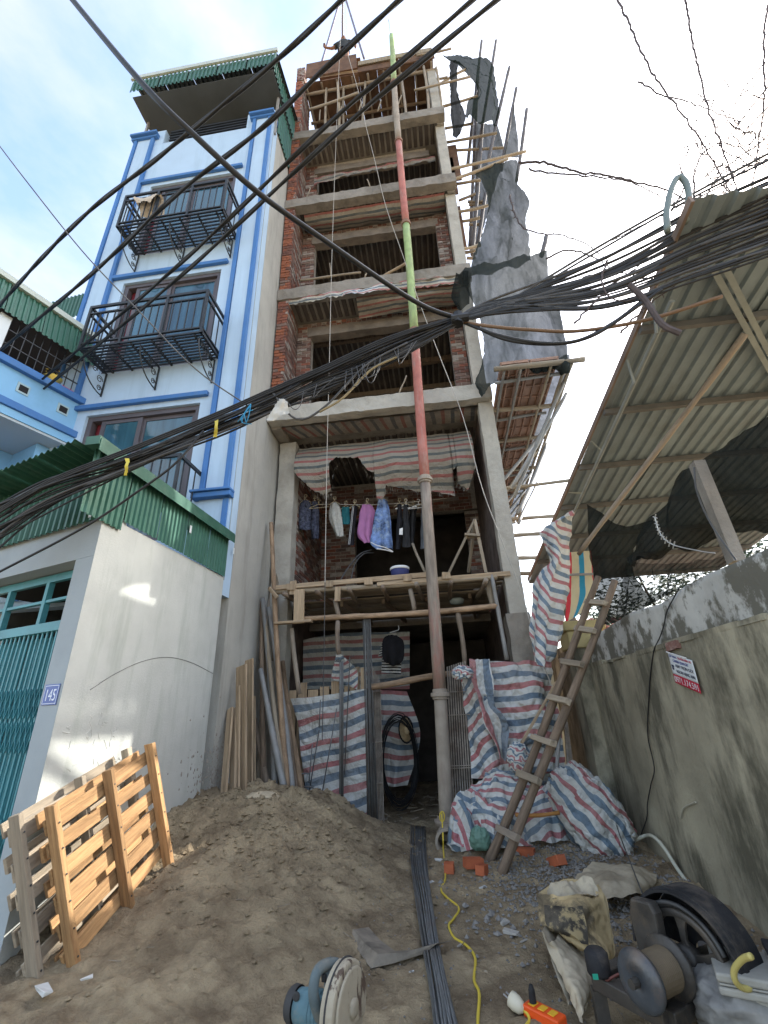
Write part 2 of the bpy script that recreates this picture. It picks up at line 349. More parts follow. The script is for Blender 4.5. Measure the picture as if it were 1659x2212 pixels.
M_WOOD = mat('old_pole_wood', (.25, .18, .125), .85, .4, 10, bump=.6, bs=26, stretch=(3, 3, .35), dark=(.11, .08, .06), dk=.6, ds=6, dst=(2, 2, .25), objvar=.3, hue=(.27, .235, .19))
M_PLANK = mat('sawn_plank', (.40, .30, .195), .8, .3, 8, bump=.4, bs=30, stretch=(4, 4, .3), dark=(.24, .15, .08), dk=.5, ds=5, dst=(3, 3, .3), objvar=.2)
M_PALLET = mat('pallet_pine', (.35, .205, .092), .75, .3, 8, bump=.4, bs=40, stretch=(6, 6, .35), dark=(.20, .085, .03), dk=.8, ds=6, dst=(3, 3, .5), objvar=.3)
M_GREYW = mat('weathered_timber', (.30, .25, .185), .9, .25, 8, bump=.4, bs=30, stretch=(4, 4, .3), objvar=.25)
M_BARK = mat('orange_bark_pole', (.34, .235, .15), .85, .4, 9, bump=.6, bs=25, stretch=(3, 3, .4), dark=(.16, .10, .06), dk=.6, ds=7, objvar=.2)
M_STEELP = mat('grey_steel_pipe', (.25, .25, .24), .5, .15, 6, spec=.4, dark=(.18, .13, .1), dk=.6, ds=5, objvar=.15)
M_REBAR = mat('rebar_steel', (.115, .12, .12), .42, .3, 12, spec=.5, dark=(.10, .06, .035), dk=.5, ds=5, objvar=.35)
M_GATE = mat('rusty_gate_steel', (.30, .265, .225), .7, .3, 9, dark=(.12, .07, .045), dk=.7, ds=4)
M_TEAL = mat('teal_gate_paint', (.055, .23, .27), .45, .12, 4, spec=.4, dark=(.04, .14, .17), dk=.6, ds=5)
M_CABLE = mat('black_cable', (.018, .019, .02), .5, .3, 8, spec=.35)
M_CABLEG = mat('grey_cable', (.07, .07, .07), .55, .3, 8, spec=.3)
M_TWIG = mat('thorn_twig', (.09, .075, .075), .9, .2, 8)
M_NET = netting('black_shade_net', (.016, .019, .018), .90, .06, 5)
M_NETG = netting('grey_safety_net', (.03, .036, .035), .935, .055, 4)
M_PANEL = mat('formwork_panel', (.30, .185, .135), .8, .25, 3, bump=.15, bs=20, dark=(.17, .11, .085), dk=.6, ds=2.5, objvar=.2)
M_PLY = mat('formwork_ply', (.12, .068, .042), .85, .3, 4, dark=(.06, .04, .03), dk=.6, ds=3, objvar=.25)
M_ROPE = mat('white_rope', (.42, .40, .36), .8)
M_WHITE = mat('white_plastic', (.75, .75, .73), .4, .05, 5)
# ------------------------------------------------------------------ ground and sand
def pile(x, y):
    h = .70 * math.exp(-.5 * (abs((x + 2.5) / 1.2) ** 3 + ((y - 5.75) / 1.55) ** 2)) - .05
    if y > 6.5: h *= max(0, 1 - (y - 6.5) / .9)
    h = max(0, h)
    h += .15 * math.exp(-.5 * (((x - .75) / .62) ** 2 + ((y - 6.0) / .5) ** 2))
    h += .05 * math.exp(-.5 * (((x - 1.5) / .5) ** 2 + ((y - 5.2) / 1.2) ** 2))
    return h
def gz(x, y, fine=True):
    h = pile(x, y)
    if not (-7 < x < 5 and 1 < y < 13): return h
    k = .35 + min(1, h * 2.2); p = V3((x, y, 0))
    h += .05 * k * noise.noise(p * 1.7) + .035 * k * noise.noise(p * 4.1 + V3((3, 1, 0)))
    if fine:
        q_ = V3(((x * .8 + y * .6) * 1.3, (y * .8 - x * .6) * 9, 0)); h += .030 * k * noise.noise(q_) + .014 * k * noise.noise(q_ * 2.3)
        h += .034 * k * noise.noise(p * 9) + .05 * k * max(0, noise.noise(p * 6.3 + V3((5, 2, 0))) - .08) + .03 * k * max(0, noise.noise(p * 15 + V3((1, 7, 0)))) + .014 * k * ridged(p, 13)
        h += .016 * noise.noise(p * 21)
    return h
def axis(lo, a, b, hi, st, n):
    far = [a - (a - lo) * ((i / n) ** 3) for i in range(n, 0, -1)]
    mid = [a + (b - a) * i / int((b - a) / st) for i in range(int((b - a) / st) + 1)]
    return far + mid + [b + (hi - b) * ((i / n) ** 3) for i in range(1, n + 1)]
xs = axis(-300, -3.6, 2.1, 300, .021, 14); ys = axis(-300, 2.3, 8.0, 500, .021, 14)
gb = MB().grid([[V3((x, y, gz(x, y))) for x in xs] for y in ys])
M_MUD = mat('muddy_sand', (.36, .285, .18), .9, .3, 1.3, spec=.25, bump=1.0, bs=45, dark=(.17, .125, .078), dk=.9, ds=2.4, detail=9, dlo=.42, dhi=.62, bd=.03)
tag(gb.build('ground', M_MUD, smooth=True), kind='structure', label='trampled muddy sand yard with a heap rising to the left')
# ------------------------------------------------------------------ the old wall on the right
M_OLDW = mat('stained_old_render', (.33, .305, .225), .95, .35, 1.0, bump=.5, bs=16, dark=(.085, .08, .057), dk=.9, ds=1.5, dst=(1, 1.3, .5), detail=9, dlo=.46, dhi=.60)
M_OLDT = mat('flaking_whitewash', (.46, .46, .43), .95, .2, 2.5, bump=.5, bs=14, dark=(.13, .125, .10), dk=.95, ds=2.6, dst=(1, 1, .8), dlo=.46, dhi=.52)
wall = thing('boundary_wall', 'old stained cement wall with flaking whitewashed top on the right', 'wall', (2, 5, 0))
n_y, n_z = 120, 50; Q = []
for i in range(n_z + 1):
    z = -.3 + 2.17 * i / n_z
    Q.append([V3((1.9 + .012 * mknoise((y * .8, z, 2)) + .006 * mknoise((y * 5, z * 5, 1)) + (.012 * max(0, mknoise((y * 1.4, z * .7, 9)))), y, z)) for y in [1.0 + 7.3 * j / n_y for j in range(n_y + 1)]])
MB().grid(Q).build('lower_face', M_OLDW, wall, smooth=True)
Q = []
for i in range(15):
    t = i / 14; row = []
    for j in range(n_y + 1):
        y = 1.0 + 7.3 * j / n_y; top = 2.24 + .035 * mknoise((y * 1.3, 0, 4)) + .02 * mknoise((y * 6, 3, 0)) - (.12 if y > 6.4 else 0)
        if t < .75: x, z = 1.945 + .012 * mknoise((y * 3, t * 3, 6)), 1.86 + (top - 1.86) * t / .72
        else: x, z = 1.945 + .2 * (t - .7) / .3, top + .01
        row.append(V3((x, y, min(z, top + .01))))
    Q.append(row)
MB().grid(Q).build('upper_course', M_OLDT, wall, smooth=True)
led = MB(); y = 1.0
while y < 8.2:
    l = rnd(.25, .7)
    if rnd(0, 1) > .18: led.box((1.895, y, 1.845 + rnd(-.008, .008)), (1.97, min(8.3, y + l - .004), 1.885 + rnd(-.012, .012)), j=.006)
    y += l
led.build('ledge', M_OLDW, wall)
MB().box((1.97, 1.0, -.3), (2.16, 8.3, 2.2)).build('wall_core', M_OLDW, wall)
br = obj('brick', MB().box((-.03, -.1, -.03), (.03, .1, .03), j=.006).mesh('brick', M_BRICK), wall, Matrix.Translation(A(1457, 1395, X=1.9)), label='bare brick showing in the ledge')
po = thing('gate_pillar', 'yellow painted gate pillar with moulded cap behind the ladder', 'pillar', (1.95, 6.6, 0))
M_YEL = mat('yellow_limewash', (.50, .42, .21), .9, .15, 3, bump=.3, bs=20, dark=(.25, .21, .13), dk=.6, ds=3)
a = A(1224, 1385, Y=6.5); b = A(1296, 1328, Y=6.5); xl, xr = a.x, b.x
MB().box((xl + .06, 6.5, -.2), (xr - .06, 6.9, 2.27)).build('shaft', M_OLDW, po, bevel=.01)
MB().box((xl + .02, 6.46, 2.1), (xr - .02, 6.94, 2.32)).build('neck', M_YEL, po, bevel=.015)
MB().box((xl - .02, 6.42, 2.322), (xr + .02, 6.98, 2.45)).build('cap', M_YEL, po, bevel=.02)
# ------------------------------------------------------------------ the annex, number 145
XW = -2.81
OA = V3((XW, 3.2, 0)); UA = V3((-.953, .302, 0)); NA = V3((-.302, -.953, 0))
MA = Matrix((UA, -NA, V3((0, 0, 1)))).transposed().to_4x4(); MA.translation = OA     # local x: along the front, y: inwards
an = thing('annex_house', 'low grey rendered annex numbered 145 with teal folding gate', 'house', (XW - 1, 4, 0))
def lbox(name, lo, hi, m, M, par, bevel=0, **k): return MB().box(lo, hi, M).build(name, m, par, bevel=bevel, **k)
def wedge(name, x1, z0, z1):
    q = [OA + UA * .003, OA + UA * x1, OA + UA * x1 - NA * .22, V3((XW - .162, OA.y + .26, 0))]
    MB().prism([(p.x, p.y) for p in q], z0, z1).build(name, M_PLASF, an)
wedge('jamb_wall', .235, -.3, 2.71); wedge('lintel_wall', 3.2, 2.712, 3.2)
lbox('far_jamb_wall', (2.1, 0, -.3), (3.2, .22, 2.71), M_PLASF, MA, an)
sw = MB().add([(XW, 3.2, -.3), (XW, 5.46, -.3), (XW, 5.46, 3.14), (XW, 3.5, 3.09), (XW, 3.46, 3.13), (XW, 3.27, 3.14), (XW, 3.2, 3.2)], [(0, 1, 2, 3, 4, 5, 6)])
sw.add([p + V3((-.16, .12 if p.y < 3.4 else 0, 0)) for p in sw.v], [tuple(range(6, -1, -1))]); sw.f += [(i, (i + 1) % 7, 7 + (i + 1) % 7, 7 + i) for i in range(7)]; sw.mi += [0] * 7
sw.build('side_wall', M_PLAS, an)
lbox('interior_back', (1.2, 2.1, -.3), (3.2, 2.2, 3.2), M_DARK, MA, an)
lbox('inner_ceiling', (.95, .25, 2.95), (3.2, 2.1, 3.0), M_DARK, MA, an)
lbox('inner_panel', (.5, 1.2, 2.22), (1.6, 1.25, 2.45), mat('blue_inner_panel', (.03, .13, .45), .5), MA, an)
gt = obj('folding_gate', MB().box((.24, .14, 2.17), (2.1, .2, 2.25), MA).mesh('gate_rail', M_TEAL), an)
for z0, z1, y0 in ((2.44, 2.465, .15), (2.63, 2.70, .15)): lbox('transom_rail', (.24, y0, z0), (2.1, .19, z1), M_TEAL, MA, gt)
for x in (.80, 1.4): lbox('transom_post', (x, .145, 2.252), (x + .045, .195, 2.628), M_TEAL, MA, gt)
bme = MB().box((-.009, -.006, 0), (.009, .006, 2.2)).mesh('gate_bar', M_TEAL)
for k in range(26):
    x = .27 + k * .066
    obj('bar', bme, gt, MA @ Matrix.Translation((x, .165, -.03)))
for z in (.45, .7, 1.35, 1.6):
    lb = MB()
    for k in range(25):
        x = .27 + k * .066
        for s_ in (1, -1): lb.bar(MA @ V3((x, .148, z - s_ * .11)), MA @ V3((x + .066, .148, z + s_ * .11)), .014, .004)
    lb.build('lattice', M_TEAL, gt)
lbox('track', (.24, .13, -.05), (2.1, .2, .02), M_TEAL, MA, gt)
for k in range(4): corr('gate_backing', MA @ V3((.25 + k * .46, .3, 0)), UA * .455, V3((0, 0, 2.16)), M_TEAL, gt, pitch=.1, dep=.02)
pt = thing('house_number_plate', 'blue enamel house number plate reading 145', 'number plate', A(95, 1500, Y=3.2))
MPL = MA @ Matrix(((-1, 0, 0, .182), (0, 0, 1, -.004), (0, 1, 0, 1.545), (0, 0, 0, 1)))
M_NPB = mat('plate_blue', (.035, .08, .30), .35, .1, 6, spec=.5); M_NPW = mat('plate_white', (.62, .68, .76), .4)
def plbox(x0, z0, x1, z1, d0, d1): return MB().box((x0, z0, -d1), (x1, z1, -d0), MPL)
def rot_m(p, r): return p
plq = Matrix(((-1, 0, 0, .0), (0, 0, -1, 0), (0, 1, 0, 0), (0, 0, 0, 1)))      # text plane: x right, y up, z towards the street
MT = MA @ Matrix.Translation((.118, -.004, 1.64)) @ plq
MB().box((-.088, -.072, 0), (.088, .072, .003), MT).build('plate', M_NPB, pt, bevel=.001)
rim = MB()
for a_, b_ in (((-.08, .060, .0031), (.08, .064, .0036)), ((-.08, -.064, .0031), (.08, -.060, .0036)), ((-.08, -.06, .0031), (-.076, .06, .0036)), ((.076, -.06, .0031), (.08, .06, .0036))): rim.box(a_, b_, MT)
rim.build('rim_line', M_NPW, pt)
text('digits', '145', MT @ Matrix.Translation((0, -.042, .0032)), .115, M_NPW, pt, 'CENTER', sx=.78)
# corrugated sheets over the annex
TOPZ = 3.6
for k in range(5):
    y0 = 2.93 + k * .506; z1 = TOPZ + .02 * k
    corr('side_sheet', (XW + .014, y0, 3.0 if k == 0 else 3.1 + .006 * k), (0, .504, .01), (0, 0, z1 - 3.1 + (.1 if k == 0 else 0)), M_GREEN, an, pitch=.068, dep=.018)
for k in range(6):
    a = MA @ V3((.0 + k * .52 - .02, -.03, 3.03))
    corr('front_sheet', a + UA * .515, -UA * .512, V3((0, 0, .62)), M_GREEN, an, pitch=.085, dep=.022)
MB().bar((XW + .03, 2.86, TOPZ + .02), (XW + .03, 5.46, TOPZ + .10), .13, .08).build('side_flashing', M_GREEND, an)
MB().bar((XW + .1, 2.87, TOPZ - .02), (XW + .1, 5.46, TOPZ + .065), .006, .11).build('flashing_lip', M_GREEND, an)
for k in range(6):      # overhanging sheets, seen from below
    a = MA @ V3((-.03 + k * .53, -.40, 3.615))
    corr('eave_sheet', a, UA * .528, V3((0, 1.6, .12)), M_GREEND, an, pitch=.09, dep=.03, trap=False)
M_STK = mat('white_sticker', (.62, .66, .66), .5, .15, 30)
st_me = MB().box((-.02, -.001, -.045), (.02, .001, .045)).mesh('sticker', M_STK)
for x, y, Xp in ((223, 1093, 0), (412, 1143, 1), (505, 1190, 1)):
    M = Matrix.Translation(A(x, y, X=XW + .038)) @ Matrix.Rotation(math.pi / 2, 4, 'Z') if Xp else MA @ Matrix.Translation((.1, -.055, 3.1))
    s_ = obj('maker_sticker', st_me, an, M)
# pencil arc and chalk marks on the side wall
arc = cat([A(x, y, X=XW + .003) for x, y in ((195, 1490), (250, 1455), (310, 1428), (365, 1420), (415, 1432), (460, 1455))], 30)
MB().tube(arc, .0022, 4).build('pencil_arc', M_CABLEG, an)
ch = MB()
for k in range(26):
    c = A(rnd(150, 300), rnd(1535, 1660), X=XW + .002); pts = [c]
    for q in range(random.choice((2, 3, 4))): pts.append(pts[-1] + V3((0, rnd(-.04, .04), rnd(-.05, .02))))
    ch.tube(pts, .0022, 3)
spl_ = MB()
for k in range(420):
    c = A(490 - abs(random.gauss(0, 38)), 1712 - abs(random.gauss(0, 60)), X=XW + .002); r_ = rnd(.003, .016); spl_.lathe([(r_, 0), (r_ * .8, r_ * .3), (0, r_ * .4)], 6, frame(c, c + V3((1, 0, 0))) @ Matrix.Diagonal((rnd(.5, 1), rnd(.8, 1.6), 1, 1)), cap=False)
spl_.build('mortar_splash', M_MORT, an, kind='stuff')
ch.build('chalk_marks', mat('chalk', (.6, .6, .56), .9), an, kind='stuff')
# ------------------------------------------------------------------ the pale blue house
YB = 5.47; XL = -6.3
bh = thing('blue_house', 'narrow pale blue house with blue pilasters and black balconies', 'house', (-4.5, 7, 0))
wz = [(3.75, 6.1), (6.98, 9.22), (10.0, 12.28)]; wx0, wx1 = -5.55, -3.55
fw = MB(); zlev = [2.9] + [z for p in wz for z in p] + [13.95]
for i in range(len(zlev) - 1):
    if i % 2 == 0: fw.box((XL, YB, zlev[i]), (XW - .004, YB + .2, zlev[i+1]))
    else:
        fw.box((XL, YB, zlev[i]), (wx0, YB + .2, zlev[i+1])); fw.box((wx1, YB, zlev[i]), (XW - .004, YB + .2, zlev[i+1]))
fw.build('facade_wall', M_BLUEW, bh)
sd = MB().box((XW - .2, YB + .202, -.2), (XW, 13, 14.2)); sd.box((XL, YB + .21, -.2), (XL + .2, 13, 14.2)); sd.box((XL, 12.8, 0), (XW, 13, 14.2))
sd.build('side_wall', M_CEM, bh)
MB().box((XW - .006, YB + .0, 3.1), (XW + .0015, YB + .012, 14.2)).build('corner_bead', M_PLASF, bh)
for z0, z1 in wz: MB().box((wx0 - .1, YB + .75, z0 - .1), (wx1 + .1, YB + .8, z1 + .1)).build('room_back', M_DARK, bh)
MB().box((XL, YB + .2, 13.5), (XW - .2, 12.9, 13.6)).build('terrace_slab', M_CEM, bh)
for xa, xb in ((-6.3, -5.72), (-3.33, XW)):
    for q, (x, wd) in enumerate(((xa + .05, .075), (xb - .10, .075))):
        MB().box((x - wd/2, YB - .065, 4.42), (x + wd/2, YB - .002, 14.15)).build('pilaster_strip', M_BLUET, bh, bevel=.006)
    MB().box((xa + .1, YB - .035, 4.42), (xb - .15, YB - .003, 14.15)).build('pilaster_shaft', M_BLUEW, bh)
    for z0, pr, hh in ((4.30, .14, .08), (4.38, .18, .04), (14.14, .09, .07), (14.21, .15, .07)):
        MB().box((xa - .04 - pr * .15, YB - pr, z0), (xb + .02 * (xb < -5) + pr * .1, YB + (.0 if z0 < 5 else .5), z0 + hh - .002)).build('pilaster_moulding', M_BLUET, bh, bevel=.008)
    MB().box((xa + .02, YB - .03, 3.0), (xb - .02, YB - .004, 4.3)).build('pilaster_base', M_BLUEW, bh)
    MB().box((xb - .12, YB - .06, 3.0), (xb - .045, YB - .031, 4.3)).build('pilaster_base_strip', M_BLUET, bh)
    MB().box((xa + .1 if xa < -5 else xa - .16, YB - .002, 13.952), (xb + .16 if xa < -5 else xb - .02, YB + .25, 14.5)).build('parapet_pier', M_BLUEW, bh)
for zt in (6.2, 9.33, 12.38): MB().box((-5.78, YB - .07, zt), (-3.42, YB - .003, zt + .085)).build('window_head', M_BLUET, bh, bevel=.01)
for z0, z1 in wz:
    wn = obj('window', MB().box((wx0, YB + .05, z1 - .09), (wx1, YB + .16, z1)).mesh('frame_head', M_FRAME), bh)
    for x in (wx0, wx1 - .09): MB().box((x, YB + .05, z0), (x + .09, YB + .16, z1 - .092)).build('frame_stile', M_FRAME, wn)
    MB().box((wx0 + .092, YB + .05, z0), (wx1 - .092, YB + .16, z0 + .08)).build('frame_sill', M_FRAME, wn)
    for k, (a_, b_, yy) in enumerate(((wx0 + .25, wx0 + .98, .09), (wx0 + .95, wx1 - .09, .125))):
        for x in (a_, b_ - .075): MB().box((x, YB + yy - .018, z0 + .08), (x + .075, YB + yy + .018, z1 - .094)).build('sash_stile', M_FRAME, wn)
        for z in (z0 + .08, z1 - .16): MB().box((a_ + .077, YB + yy - .016, z), (b_ - .077, YB + yy + .016, z + .065)).build('sash_rail', M_FRAME, wn)
        MB().box((a_ + .07, YB + yy - .004, z0 + .14), (b_ - .07, YB + yy + .004, z1 - .15)).build('pane', M_GLASS, wn)
    MB().box((wx0 + .09, YB + .17, z0), (wx0 + .27, YB + .19, z1)).build('curtain', mat('dark_red_curtain', (.16, .02, .03), .8), wn)
# balconies
def balcony(zf, low=False):
    x0, x1, y0 = -5.46, -3.33, 4.87; t = .035; zr = zf + .90
    bal = obj('balcony', MB().box((x0, y0, zr), (x1, y0 + t, zr + .05)).mesh('top_rail', M_IRON), bh)
    for z in (zr - .14, zf + .10, zf):
        MB().box((x0, y0 + .002, z), (x1, y0 + t, z + .028)).build('rail', M_IRON, bal)
    for x in (x0, x1 - t):
        for z, hh in ((zr + .001, .048), (zr - .139, .026), (zf + .101, .026), (zf + .001, .05)):
            MB().box((x, y0 + t + .001, z), (x + t, YB - .003, z + hh)).build('side_rail', M_IRON, bal)
    pm = MB().box((-.02, -.02, 0), (.02, .02, .9)).mesh('post', M_IRON); bme = MB().box((-.008, -.008, 0), (.008, .008, .64)).mesh('baluster', M_IRON); tm = MB().box((-.012, -.008, 0), (.012, .008, .115)).mesh('tie', M_IRON)
    for x in (x0 + .02, x1 - .02, x0 + .72, x0 + 1.42): obj('post', pm, bal, Matrix.Translation((x, y0 + .017, zf)))
    for k in range(16): obj('baluster', bme, bal, Matrix.Translation((x0 + .1 + k * .131, y0 + .018, zf + .125)))
    for x in (x0 + .018, x1 - .018):
        for k in range(3): obj('baluster', bme, bal, Matrix.Translation((x, y0 + .15 + k * .15, zf + .125)))
    sm = MB().box((-1.03, -.012, -.012), (1.03, .012, .012)).mesh('slat', M_IRON)
    for k in range(9): obj('floor_slat', sm, bal, Matrix.Translation(((x0 + x1) / 2, y0 + .075 + k * .062, zf + .012)))
    jm = MB().box((-.015, -.285, -.014), (.015, .285, .014)).mesh('joist', M_IRON)
    for k in range(6): obj('floor_joist', jm, bal, Matrix.Translation((x0 + .2 + k * .36, (y0 + YB) / 2 + .01, zf - .016)))
    for x in (x0 + .09, (x0 + x1) / 2, x1 - .07):      # scrolled brackets
        s_ = MB(); s_.bar((x, YB - .02, zf - .52), (x, YB - .02, zf - .03), .02, .02); s_.bar((x, y0 + .06, zf - .045), (x, YB - .03, zf - .045), .02, .02)
        s_.tube([(x, YB - .03 - .5 * math.sin(a) ** 1 * (1 - .0), zf - .5 + .46 * (1 - math.cos(a))) for a in [i * math.pi / 2 / 10 for i in range(11)]], .011, 5)
        for cy, cz, r_ in ((.10, -.40, .055), (.13, -.24, .07), (.27, -.13, .06), (.42, -.10, .04)):
            s_.tube([(x, YB - cy + r_ * (1 - i / 26) * math.cos(i * .5), zf + cz + r_ * (1 - i / 26) * math.sin(i * .5)) for i in range(20)], .008, 4)
        s_.build('bracket', M_IRON, bal)
for z in (6.98, 10.0): balcony(z)
lowb = obj('balcony', MB().box((-5.4, 4.87, 4.72), (-3.33, 4.905, 4.77)).mesh('top_rail', M_IRON), bh)
for k in range(16): obj('baluster', MB().box((-.008, -.008, 0), (.008, .008, .8)).mesh('baluster', M_IRON), lowb, Matrix.Translation((-5.3 + k * .13, 4.888, 3.9)))
MB().box((-3.365, 4.906, 4.721), (-3.33, YB - .004, 4.769)).build('side_rail', M_IRON, lowb); MB().box((-3.37, 4.872, 3.7), (-3.33, 4.905, 4.718)).build('post', M_IRON, lowb)
for k in range(3): MB().box((-3.355, 5.0 + k * .15, 3.8), (-3.34, 5.015 + k * .15, 4.719)).build('baluster', M_IRON, lowb)
_c = A(322, 430, Y=4.87)
cushion = cloth('cloth_on_balcony', [[_c + V3((-.25, .2, -.2)), _c + V3((.24, .2, -.25))], [_c + V3((-.28, .03, .03)), _c + V3((.26, .03, .05))], [_c + V3((-.27, -.06, -.03)), _c + V3((.2, -.06, .0))], [_c + V3((-.2, -.06, -.14)), _c + V3((.1, -.06, -.2))]], mat('beige_cloth', (.50, .44, .36), .9, .15, 5, bump=.4, bs=12), nu=24, nv=24, amp=.05, fs=7)
tag(cushion, 'crumpled beige cloth hung over the top balcony rail', 'cloth')
# roof over the terrace
lv = MB()
for k in range(5): MB().box((-5.45, YB + .02, 13.97 + k * .11), (-3.45, YB + .06, 14.01 + k * .11)).build('parapet_rail', M_IRON, bh)
rf = obj('roof', MB().box((-6.3, 4.85, 15.62), (-2.62, 4.9, 15.76)).mesh('gutter', mat('pale_gutter', (.45, .50, .46), .5, .1, 4)), bh)
for k in range(5):
    corr('fascia_sheet', (-6.28 + k * .73, 4.915, 15.16), (.728, 0, 0), (0, 0, .46), M_GREEN, rf, pitch=.1, dep=.03)
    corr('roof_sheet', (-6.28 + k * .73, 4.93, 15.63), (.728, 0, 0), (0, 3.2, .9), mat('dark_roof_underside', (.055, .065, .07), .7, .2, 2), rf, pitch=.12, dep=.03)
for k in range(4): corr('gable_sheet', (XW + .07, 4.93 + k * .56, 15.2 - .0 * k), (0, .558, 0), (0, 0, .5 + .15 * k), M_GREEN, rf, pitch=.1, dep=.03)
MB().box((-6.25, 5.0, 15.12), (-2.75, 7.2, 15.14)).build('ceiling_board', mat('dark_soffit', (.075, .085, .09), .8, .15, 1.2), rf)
for x in (-6.2, -2.83): MB().box((x, 5.5, 13.6), (x + .05, 5.55, 15.12)).build('roof_post', M_STEELP, rf)
MB().box((-6.2, 7.3, 13.6), (-2.81, 7.4, 15.2)).build('terrace_back', M_CEM, bh)
corr('terrace_side', (XW + .02, 5.62, 13.9), (0, 1.6, 0), (0, 0, 1.3), M_GREEN, bh, pitch=.1, dep=.03)
# ------------------------------------------------------------------ the house further left
O2, U2 = V3((-6.22, 4.25, 0)), V3((.33, .944, 0)); N2 = V3((.944, -.33, 0))
M2 = Matrix((U2, -N2, V3((0, 0, 1)))).transposed().to_4x4(); M2.translation = O2
lh = thing('corner_house', 'sky blue corner house with green sheet awning at the left edge', 'house', O2)
S0, S1 = -1.6, 1.5
def b2(name, lo, hi, m, bevel=0, par=None): return MB().box(lo, hi, M2).build(name, m, par or lh, bevel=bevel)
for k in range(6): corr('awning_sheet', M2 @ V3((S0 + k * .52, -.10, 7.18)), U2 * .518, V3((0, 0, .62)) - N2 * .12, M_GREEN, lh, pitch=.085, dep=.025)
b2('awning_capping', (S0, -.05, 7.8), (S1, .2, 7.9), mat('pale_capping', (.45, .5, .45), .5))
b2('awning_roof', (S0, .2, 7.7), (S1, 3, 7.85), M_GREEND)
b2('loggia_back', (S0, 1.3, 5.9), (S1, 1.4, 7.8), mat('dark_loggia', (.05, .045, .045), .9))
b2('loggia_ceiling', (S0, .0, 7.3), (S1, 1.3, 7.34), mat('dark_loggia', (.05, .045, .045), .9))
b2('corner_post', (-.05, -.02, 6.5), (.1, .12, 7.2), mat('white_post', (.6, .65, .66), .7))
gm = MB().box((-.006, -.006, 0), (.006, .006, .75)).mesh('grille_bar', M_IRON)
for k in range(26): obj('grille_bar', gm, lh, M2 @ Matrix.Translation((-1.5 + k * .115, .02, 6.48)))
for z in (6.5, 6.75, 7.0): b2('grille_rail', (S0, .012, z), (S1, .03, z + .015), M_IRON)
pz = 5.55
b2('parapet', (S0, -.06, pz + .25), (S1, .1, 6.35), M_SKYB)
b2('parapet_trim', (S0, -.14, 6.352), (S1, .15, 6.47), M_BLUET, .01); b2('lower_trim', (S0, -.16, pz + .13), (S1, .1, pz + .248), M_BLUET, .01); b2('band', (S0, -.12, pz), (S1, .1, pz + .128), M_SKYB)
b2('soffit', (S0, -.1, pz - .04), (S1, 1.2, pz - .002), mat('pale_soffit', (.45, .52, .55), .8))
for s_ in (-.2, .42, 1.0):
    f_ = b2('vent_surround', (s_, -.072, 6.02), (s_ + .17, -.061, 6.19), mat('pale_vent', (.35, .48, .52), .8)); b2('vent_hole', (s_ + .03, -.074, 6.05), (s_ + .15, -.0725, 6.16), M_DARK, par=f_)
b2('lower_wall', (S0, .9, 3.3), (S1, 1.1, pz - .05), M_SKYB)
b2('side_pier', (1.0, .2, 3.3), (1.5, .9, pz - .05), M_SKYB); b2('pier_trim', (.98, .18, 5.1), (1.5, .92, 5.2), M_BLUET)
d_ = b2('door', (-.6, .84, 3.3), (.35, .898, 4.95), mat('dark_door', (.06, .045, .05), .6)); b2('door_head', (-.7, .80, 4.98), (.5, .899, 5.08), M_BLUET)
rl = obj('balustrade', MB().box((S0, -.12, 4.55), (S1, -.02, 4.62), M2).mesh('handrail', M_FRAME), lh)
bp_ = MB().lathe([(.04, 0), (.05, .05), (.025, .12), (.055, .25), (.05, .33), (.022, .42), (.04, .5), (.04, .55)], 10).mesh('baluster', mat('grey_baluster', (.33, .36, .38), .7), True)
for k in range(11): obj('baluster', bp_, rl, M2 @ Matrix.Translation((S0 + .15 + k * .27, -.07, 4.0)))
b2('balcony_slab', (S0, -.18, 3.9), (S1, .9, 4.0), M_SKYB); b2('slab_trim', (S0, -.24, 3.76), (S1, -.0, 3.898), M_BLUET)
pl = MB()
for k in range(60):
    c = M2 @ V3((rnd(.2, 1.3), rnd(-.1, .2), 4.02)); pl.tube([c, c + V3((rnd(-.1, .1), rnd(-.1, .1), rnd(.15, .3))), c + V3((rnd(-.25, .25), rnd(-.2, .2), rnd(.2, .42)))], [.004, .004, .001], 3)
tag(pl.build('potted_plant', mat('dry_leaf', (.10, .11, .06), .8)), 'scraggly potted plant behind the corner house balustrade', 'plant')
tr_ = thing('offering_tray', 'gold offering tray with a red packet on the corner house parapet', 'tray', M2 @ V3((.9, -.05, 6.47)))
MB().lathe([(.08, 0), (.05, .02), (.05, .05), (.13, .12), (.13, .13)], 14, M2 @ Matrix.Translation((.85, .0, 6.472))).build('stand', mat('gold_tray', (.55, .42, .10), .35, metal=.6), tr_, smooth=True)
fl = MB()
for k in range(26): fl.lathe([(.003, 0), (.012, .008), (.003, .016)], 6, M2 @ Matrix.Translation((.85 + rnd(-.13, .13), rnd(-.1, .1), 6.6 + rnd(0, .14))))
fl.build('flowers', mat('gold_tray', (.55, .42, .10), .35), tr_, kind='stuff'); b2('packet', (.98, -.06, 6.475), (1.16, .06, 6.53), mat('red_packet', (.6, .05, .12), .6), par=tr_)
corr('green_lean_to', A(125, 655, Y=5.8), A(190, 628, Y=5.6) - A(125, 655, Y=5.8), (0, -.05, -.6), M_GREEN, None, pitch=.09, dep=.02, label='green sheet gable end behind the corner house awning', category='sheet') if False else None
gs = corr('roof_sheet_wall', (-7.4, 5.75, 8.75), (1.05, -.1, .02), (0, 0, .62), M_GREEN, None, pitch=.09, dep=.02); tag(gs, 'green corrugated gable sheet between corner house and blue house', 'sheet')
